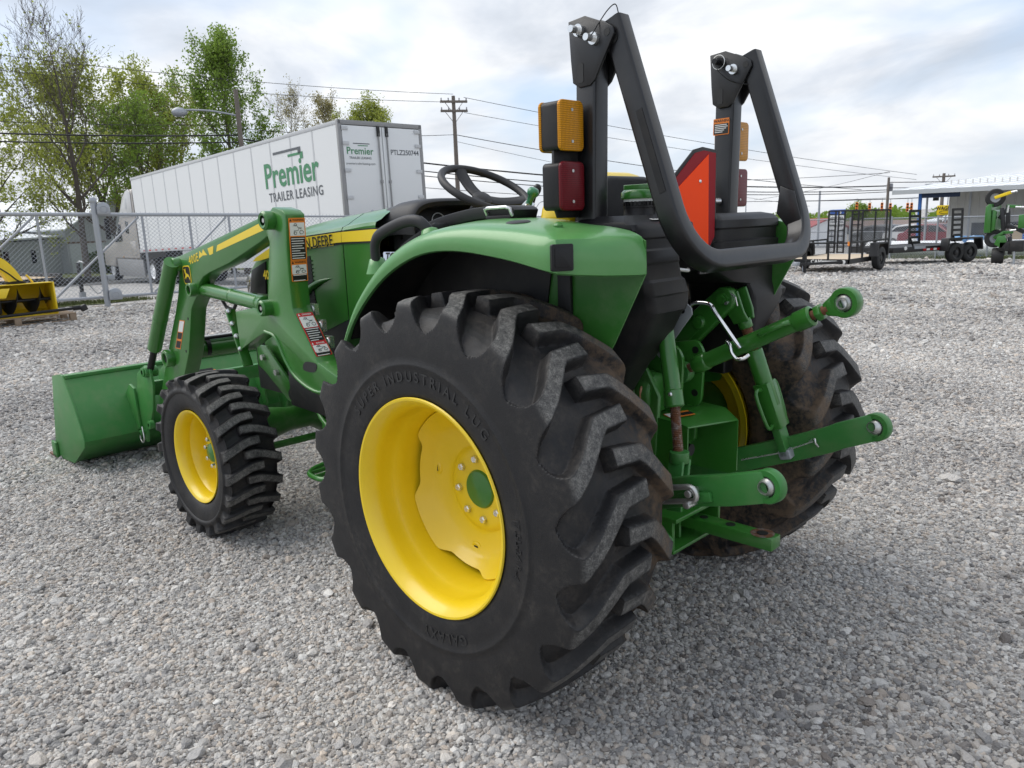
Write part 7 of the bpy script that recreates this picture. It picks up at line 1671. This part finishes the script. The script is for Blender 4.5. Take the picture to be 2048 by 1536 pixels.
t = NT('rib_siding'); w = t.node('ShaderNodeTexNoise'); w.inputs['Scale'].default_value = 3; t.link(t.coord(), w.inputs['Vector']); t.set(Base_Color=t.mix(w.outputs['Fac'], (.50, .49, .47), (.58, .57, .55)), Roughness=.55); MAT['rib_siding'] = t.m
def store():
    T = thing('store_building', 'metal-sided building with white ribbed roof and open carport on blue posts', 'building', (11.6, -36.6, gh(11.6, -36.6)))
    o = V((11.6, -36.6, gh(11.6, -36.6))); e = V((-4.94, -1.35, 0)).normalized(); n = V((-.085, -1, 0)); zE = 2.18-o.z; zR = 2.98-o.z
    def q(s, t, z): p = e*s+n*t; return V((p.x, p.y, z))
    nsh = 22; w = .62; RS = None
    for i in range(nsh):
        s0 = i*w
        m = MB(); m.slab([q(s0, 0, zE), q(s0+w-.01, 0, zE), q(s0+w-.01, 12, zR), q(s0, 12, zR)], (0, 0, 1), .05); m.bar(q(s0+.03, 0, zE+.06), q(s0+.03, 12, zR+.06), .05, .03)
        m.build('roof_sheet', 'white_paint', T)
    m = MB(); m.bar(q(0, 12, zR+.06), q(nsh*w, 12, zR+.06), .4, .14); m.build('ridge_cap', 'white_paint', T)
    m = MB(); m.bar(q(-.05, -.03, zE-.05), q(nsh*w, -.03, zE-.05), .05, .20); m.build('eave_fascia', 'trailer_rail', T)
    m = MB(); m.bar(q(-.03, 0, zE-.03), q(-.03, 12, zR-.03), .05, .16); m.build('rake_trim', 'trailer_rail', T)
    m = MB(); m.bar(q(1.0, .35, zE-.22), q(2.6, .35, zE-.22), .12, .26); m.build('carport_beam', flat('navy', (.01, .025, .07), .5), T)
    for s in (1.0, 5.2):
        m = MB(); m.bar(q(s, .35, 0), q(s, .35, zE-.1), .13, .13, up=(1, 0, 0)); m.build('blue_post', 'post_blue', T, bevel=.01)
    # wall with individual ribs
    m = MB(); a, b = q(1.15, 3.3, -.3), q(13.6, 3.3, -.3); m.bar(a+V((0, 0, 1.6)), b+V((0, 0, 1.6)), .12, 3.8); wl = m.build('wall', 'rib_siding', T)
    for i in range(40):
        p = q(1.2+i*.30, 3.22, 0); m = MB(); m.bar(p+V((0, 0, 1.35)), p+V((0, 0, 3.4)), .05, .05, up=(1, 0, 0)); m.build('wall_rib', 'rib_siding', wl)
    m = MB(); m.bar(q(2.2, 3.22, .75), q(13.6, 3.22, .75), .06, 1.15); m.build('window_band', 'glass_dark', wl)
    m = MB(); m.bar(q(1.15, 3.4, .6), q(1.15, 11.5, .6), .10, 4.2); m.build('side_wall', 'rib_siding', T)
    m = MB(); m.obox(q(1.55, .6, zE-.42), (.10, 0, 0), (0, .10, 0), (0, 0, .07)); m.build('flood_lamp', 'ink', T)
    for s in (.1, 1.9):
        m = MB(); m.cyl(q(s+.5, 2.2, 0), q(s+.5, 2.2, zE), .05, n=10); m.build('steel_post', 'galvanised', T)
store()
def brown_boards():
    T = thing('leaning_boards', 'brown sheets leaning behind the fence right of the ramp', 'boards', (8.0, -38.6, gh(8, -38.6)))
    for i, (x, rz) in enumerate(((0, .0), (-.9, .12), (-1.7, -.1))):
        m = MB(); m.slab([(x, .1*i, 0), (x-.8, .1*i, 0), (x-.8, -.35+.1*i, 1.25-.1*i), (x, -.35+.1*i, 1.25)], (0, 1, .2), .03); m.build('board', 'deck_wood' if i == 1 else 'roof_brown', T)
brown_boards()
def sign_yellow():
    T = thing('yellow_sign', 'yellow sign with black WAGNER lettering beside the metal wall', 'sign', (13.3, -50.7, gh(13.3, -50.7))); g = gh(13.3, -50.7)
    u = V((.96, .27, 0)); c = V((.0, 0, 1.19-g)); nn = V((-.27, .96, 0))
    m = MB(); m.obox(c, u*.50, nn*.05, (0, 0, .29)); s = m.build('sign_panel', 'sign_yellow', T, bevel=.02)
    text_obj('sign_lettering', 'WAGNER', .30, c+V((0, 0, .10))+nn*.052, -u, (0, 0, 1), 'ink', s, .03, 0, 1, .004, .85)
    m = MB(); P = [(math.cos(t), math.sin(t)) for t in np.linspace(0, 6.283, 25)[:-1]]; m.tube([c-V((0, 0, .13))+nn*.055+u*.36*a+V((0, 0, .10))*b for a, b in P], .014, 5, closed=True); m.build('sign_oval', 'ink', s)
    m = MB(); m.cyl((0, 0, 0), (0, 0, 1.19-g-.28), .05, n=10); m.build('sign_pole', 'galvanised', T)
sign_yellow()
def car(label, loc, rz, mat, L=4.4, H=1.45, name='parked_car'):
    T = thing(name, label, 'car', (*loc, gh(*loc)), rz); W = .88; k = L/4.4
    prof = [(x*k, z*H/1.45) for x, z in ((-2.2, .35), (-2.2, .78), (-1.9, .92), (-1.1, .98), (-.45, 1.40), (.6, 1.45), (1.25, 1.35), (1.8, .98), (2.15, .92), (2.2, .5), (2.15, .3))]
    m = MB(); m.prism(prof, -W, W); b = m.build('body', mat, T, bevel=.09, seg=3)
    for s in (1, -1):
        m = MB(); m.prism([(x*k, z*H/1.45) for x, z in ((-.95, 1.0), (-.40, 1.33), (.15, 1.37), (.15, 1.0))], (W-.02)*s, (W+.012)*s); m.build('side_window', 'glass_dark', b, bevel=.01)
        m = MB(); m.prism([(x*k, z*H/1.45) for x, z in ((.22, 1.0), (.22, 1.37), (1.15, 1.28), (1.55, 1.0))], (W-.02)*s, (W+.012)*s); m.build('side_window', 'glass_dark', b, bevel=.01)
        for x in (-1.35*k, 1.35*k): road_wheel('wheel', T, (x, (W-.08)*s, .31), .31, .20, .19, 'trailer_rail', side=s)
    m = MB(); m.slab([(-1.13*k, -.7, 1.0*H/1.45), (-1.13*k, .7, 1.0*H/1.45), (-.50*k, .62, 1.39*H/1.45), (-.50*k, -.62, 1.39*H/1.45)], (-1, 0, .5), .02); m.build('windscreen', 'glass_dark', b)
    for s in (1, -1):
        m = MB(); m.box((-2.22*k, .62*s-.16, .62), (-2.15*k, .62*s+.16, .76)); m.build('headlight', 'clear_lens', b, bevel=.02)
    return T
car('dark red hatchback parked beyond the fence behind the blue post', (11.9, -45.2), -.35, 'car_red', 4.3)
car('dark red car seen past the right edge of the roll bar', (25.2, -53.0), -.3, 'car_red', 4.5)
car('bright red car just visible over the left fender', (30.2, -30.6), -.9, flat('car_bright_red', (.50, .02, .03), .2), 4.4, 1.6)
car('dark grey car parked beyond the ramp gate', (17.2, -52.5), -.3, flat('car_grey', (.06, .065, .07), .25), 4.6, 1.5)
car('silver car parked right of the ramp gate beyond the fence', (14.2, -49.6), -.3, flat('car_silver', (.42, .43, .44), .25), 4.4, 1.45)
def traffic_light(label, x, y, z):
    T = thing('traffic_light', label, 'traffic light', (x, y, z), .3, 'orange traffic lights hanging over the far junction')
    m = MB(); m.box((-.14, -.14, -.48), (.14, .14, .48)); m.build('housing', 'signal_orange', T, bevel=.04)
    for k in (-.33, 0, .33):
        m = MB(); m.cyl((0, .17, k), (0, .20, k), .11, n=14); m.build('lens', 'ink', T)
        m = MB(); m.lathe([(.13, 0), (.13, .16), (.12, .16), (.12, 0)], (0, .16, k), (0, 1, -.1), 14); m.build('visor', 'signal_orange', T)
    m = MB(); m.cyl((0, 0, .5), (0, 0, .95), .03, n=8); m.build('hanger', 'galvanised', T)
for lb, x, y, z in (('leftmost orange traffic light above the ramp gate', 34.27, -91.1, 1.75), ('second orange traffic light from the left over the junction', 33.0, -91.6, 1.62), ('third orange traffic light from the left over the junction', 31.8, -92.05, 1.60), ('orange traffic light just right of the transformer pole', 30.96, -92.3, 1.50), ('left one of the paired orange traffic lights beside the blue post', 29.3, -92.9, 1.45), ('right one of the paired orange traffic lights beside the blue post', 28.9, -92.98, 1.45)):
    traffic_light(lb, x, y, z)
def blue_sign():
    x, y = 30.46, -76.5; g = gh(x, y); T = thing('roadside_sign', 'blue and white roadside price sign behind the ramp gate', 'sign', (x, y, g), -.39)
    m = MB(); m.box((-.92, -.12, 2.9), (.92, .12, 3.45)); m.build('blue_panel', 'sign_blue', T, bevel=.03)
    m = MB(); m.box((-.92, -.12, 1.55), (.92, .12, 2.88)); p = m.build('price_panel', 'white_paint', T, bevel=.02)
    for z in (1.85, 2.25, 2.62):
        for xx in np.arange(-.7, .75, .24):
            m = MB(); m.box((xx-.08, .121, z-.11), (xx+.08, .13, z+.11)); m.build('price_digit', 'logo_grey', p)
    m = MB(); m.cyl((-.4, .125, 3.17), (-.4, .14, 3.17), .16, n=16); m.build('logo_disc', 'white_paint', T)
    for xx in (-.7, .7):
        m = MB(); m.cyl((xx, 0, 0), (xx, 0, 1.6), .07, n=10); m.build('sign_leg', 'galvanised', T)
blue_sign()
house('shop', 'low white shop with a red roof beyond the roll bar', (35.0, -80.0), -.35, 5, 6, 1.7, .95, 'white_paint', flat('roof_red', (.30, .06, .06), .8), 'shop')
house('shop', 'long tan shop building behind the ramp gate', (36, -103), -.35, 18, 8, 2.0, .5, 'shop_wall', 'roof_brown', 'shop')
house('shop', 'pale shop building beyond the open carport', (19.5, -93), -.3, 12, 8, 1.9, .5, 'white_paint', 'barn_roof', 'shop')
house('shop', 'small red brick shop seen under the carport roof', (17.4, -72), -.3, 2.2, 4, 1.9, .3, 'brick_red', 'barn_roof', 'shop')
def street_lamp(label, x, y, H, arm, rz, double=False):
    T = thing('street_lamp', label, 'street lamp', (x, y, gh(x, y)), rz); m = MB(); m.cyl((0, 0, 0), (0, 0, H), .07, .045, n=10); m.build('shaft', 'galvanised', T)
    for s in ((1, -1) if double else (1,)):
        m = MB(); m.tube(catmull([(0, 0, H-.1), (0, .4*arm*s, H+.35), (0, arm*s, H+.4)], 5), .035, 6); a = m.build('lamp_arm', 'galvanised', T, smooth=60)
        m = MB(); m.obox((0, (arm+.25)*s, H+.40), (.10, 0, 0), (0, .32, 0), (0, 0, .05)); m.build('lamp_head', 'galvanised', a, bevel=.03)
street_lamp('twin-armed grey street lamp beside the black lever', 39.3, -41.6, 3.9, .9, -.75, True)
street_lamp('single street lamp seen past the right tail lamps', 36.5, -69, 4.5, .9, -1.0)
street_lamp('street lamp with a long arm above the carport roof', 22.8, -84.5, 5.2, 1.6, -1.1)
def treeline():
    R = random.Random(77); F = MB(); vs, fs = [], []
    for k in range(46):
        a = R.uniform(-78.5, -57); r = R.uniform(128, 150); cx, cy = CAMX+r*math.cos(rad(a)), CAMY+r*math.sin(rad(a)); h = R.uniform(2.6, 4.4); w = R.uniform(2.0, 3.6)
        for _ in range(420):
            v = V((R.gauss(0, 1), R.gauss(0, 1), R.gauss(0, 1))).normalized()*R.random()**.35; c = V((cx+v.x*w, cy+v.y*w, gh(cx, cy)+h*.55+v.z*h*.5)); s = R.uniform(.12, .30); b = V((R.gauss(0, 1), R.gauss(0, 1), R.gauss(0, 1))).normalized(); e = b.orthogonal()
            q = len(vs); vs += [c+b*s, c+e*s, c-b*s, c-e*s]; fs.append((q, q+1, q+2, q+3))
    F.v = [tuple(v) for v in vs]; F.f = fs; o = F.build('distant_trees', 'leaf_green', smooth=0); o['kind'] = 'stuff'; o['label'] = 'far line of green trees beyond the junction'; o['category'] = 'trees'
treeline()
tree('small round green tree behind the blue roadside sign', (45.2, -119.0), 4.2, 1.0, 51, 'leaf_green', 4200, .16, trunk_r=.16, first=.3, up=.4, levels=3, clump=1.0)
tree('young tree with fresh leaves behind the driver seat', (31.3, -36.6), 2.7, .8, 57, 'leaf_spring', 2000, .07, trunk_r=.05, first=.25, up=.6, levels=3, clump=.6)
def verge_grass():
    R = random.Random(4); vs, fs = [], []
    for _ in range(9000):
        x = R.uniform(-4, 13.5); y = -31.35-(13.5-x)*.055-R.random()**1.5*1.8; z = gh(x, y)+.012; h = R.uniform(.05, .16); a = R.uniform(0, 3.14); dx, dy = math.cos(a)*.012, math.sin(a)*.012; lx, ly = R.gauss(0, .03), R.gauss(0, .03)
        k = len(vs); vs += [(x-dx, y-dy, z), (x+dx, y+dy, z), (x+lx, y+ly, z+h)]; fs.append((k, k+1, k+2))
    for _ in range(2500):
        t = R.random(); x = 17.1+R.random()*1.4; y = -.8-R.random()*3.9; z = gh(x, y)+.016; h = R.uniform(.04, .12); a = R.uniform(0, 3.14); dx, dy = math.cos(a)*.01, math.sin(a)*.01
        k = len(vs); vs += [(x-dx, y-dy, z), (x+dx, y+dy, z), (x+R.gauss(0, .03), y+R.gauss(0, .03), z+h)]; fs.append((k, k+1, k+2))
    m = MB(); m.v = vs; m.f = fs; o = m.build('grass_blades', 'grass', smooth=0); o['kind'] = 'stuff'; o['label'] = 'short green grass growing along the fence lines'; o['category'] = 'grass'
verge_grass()
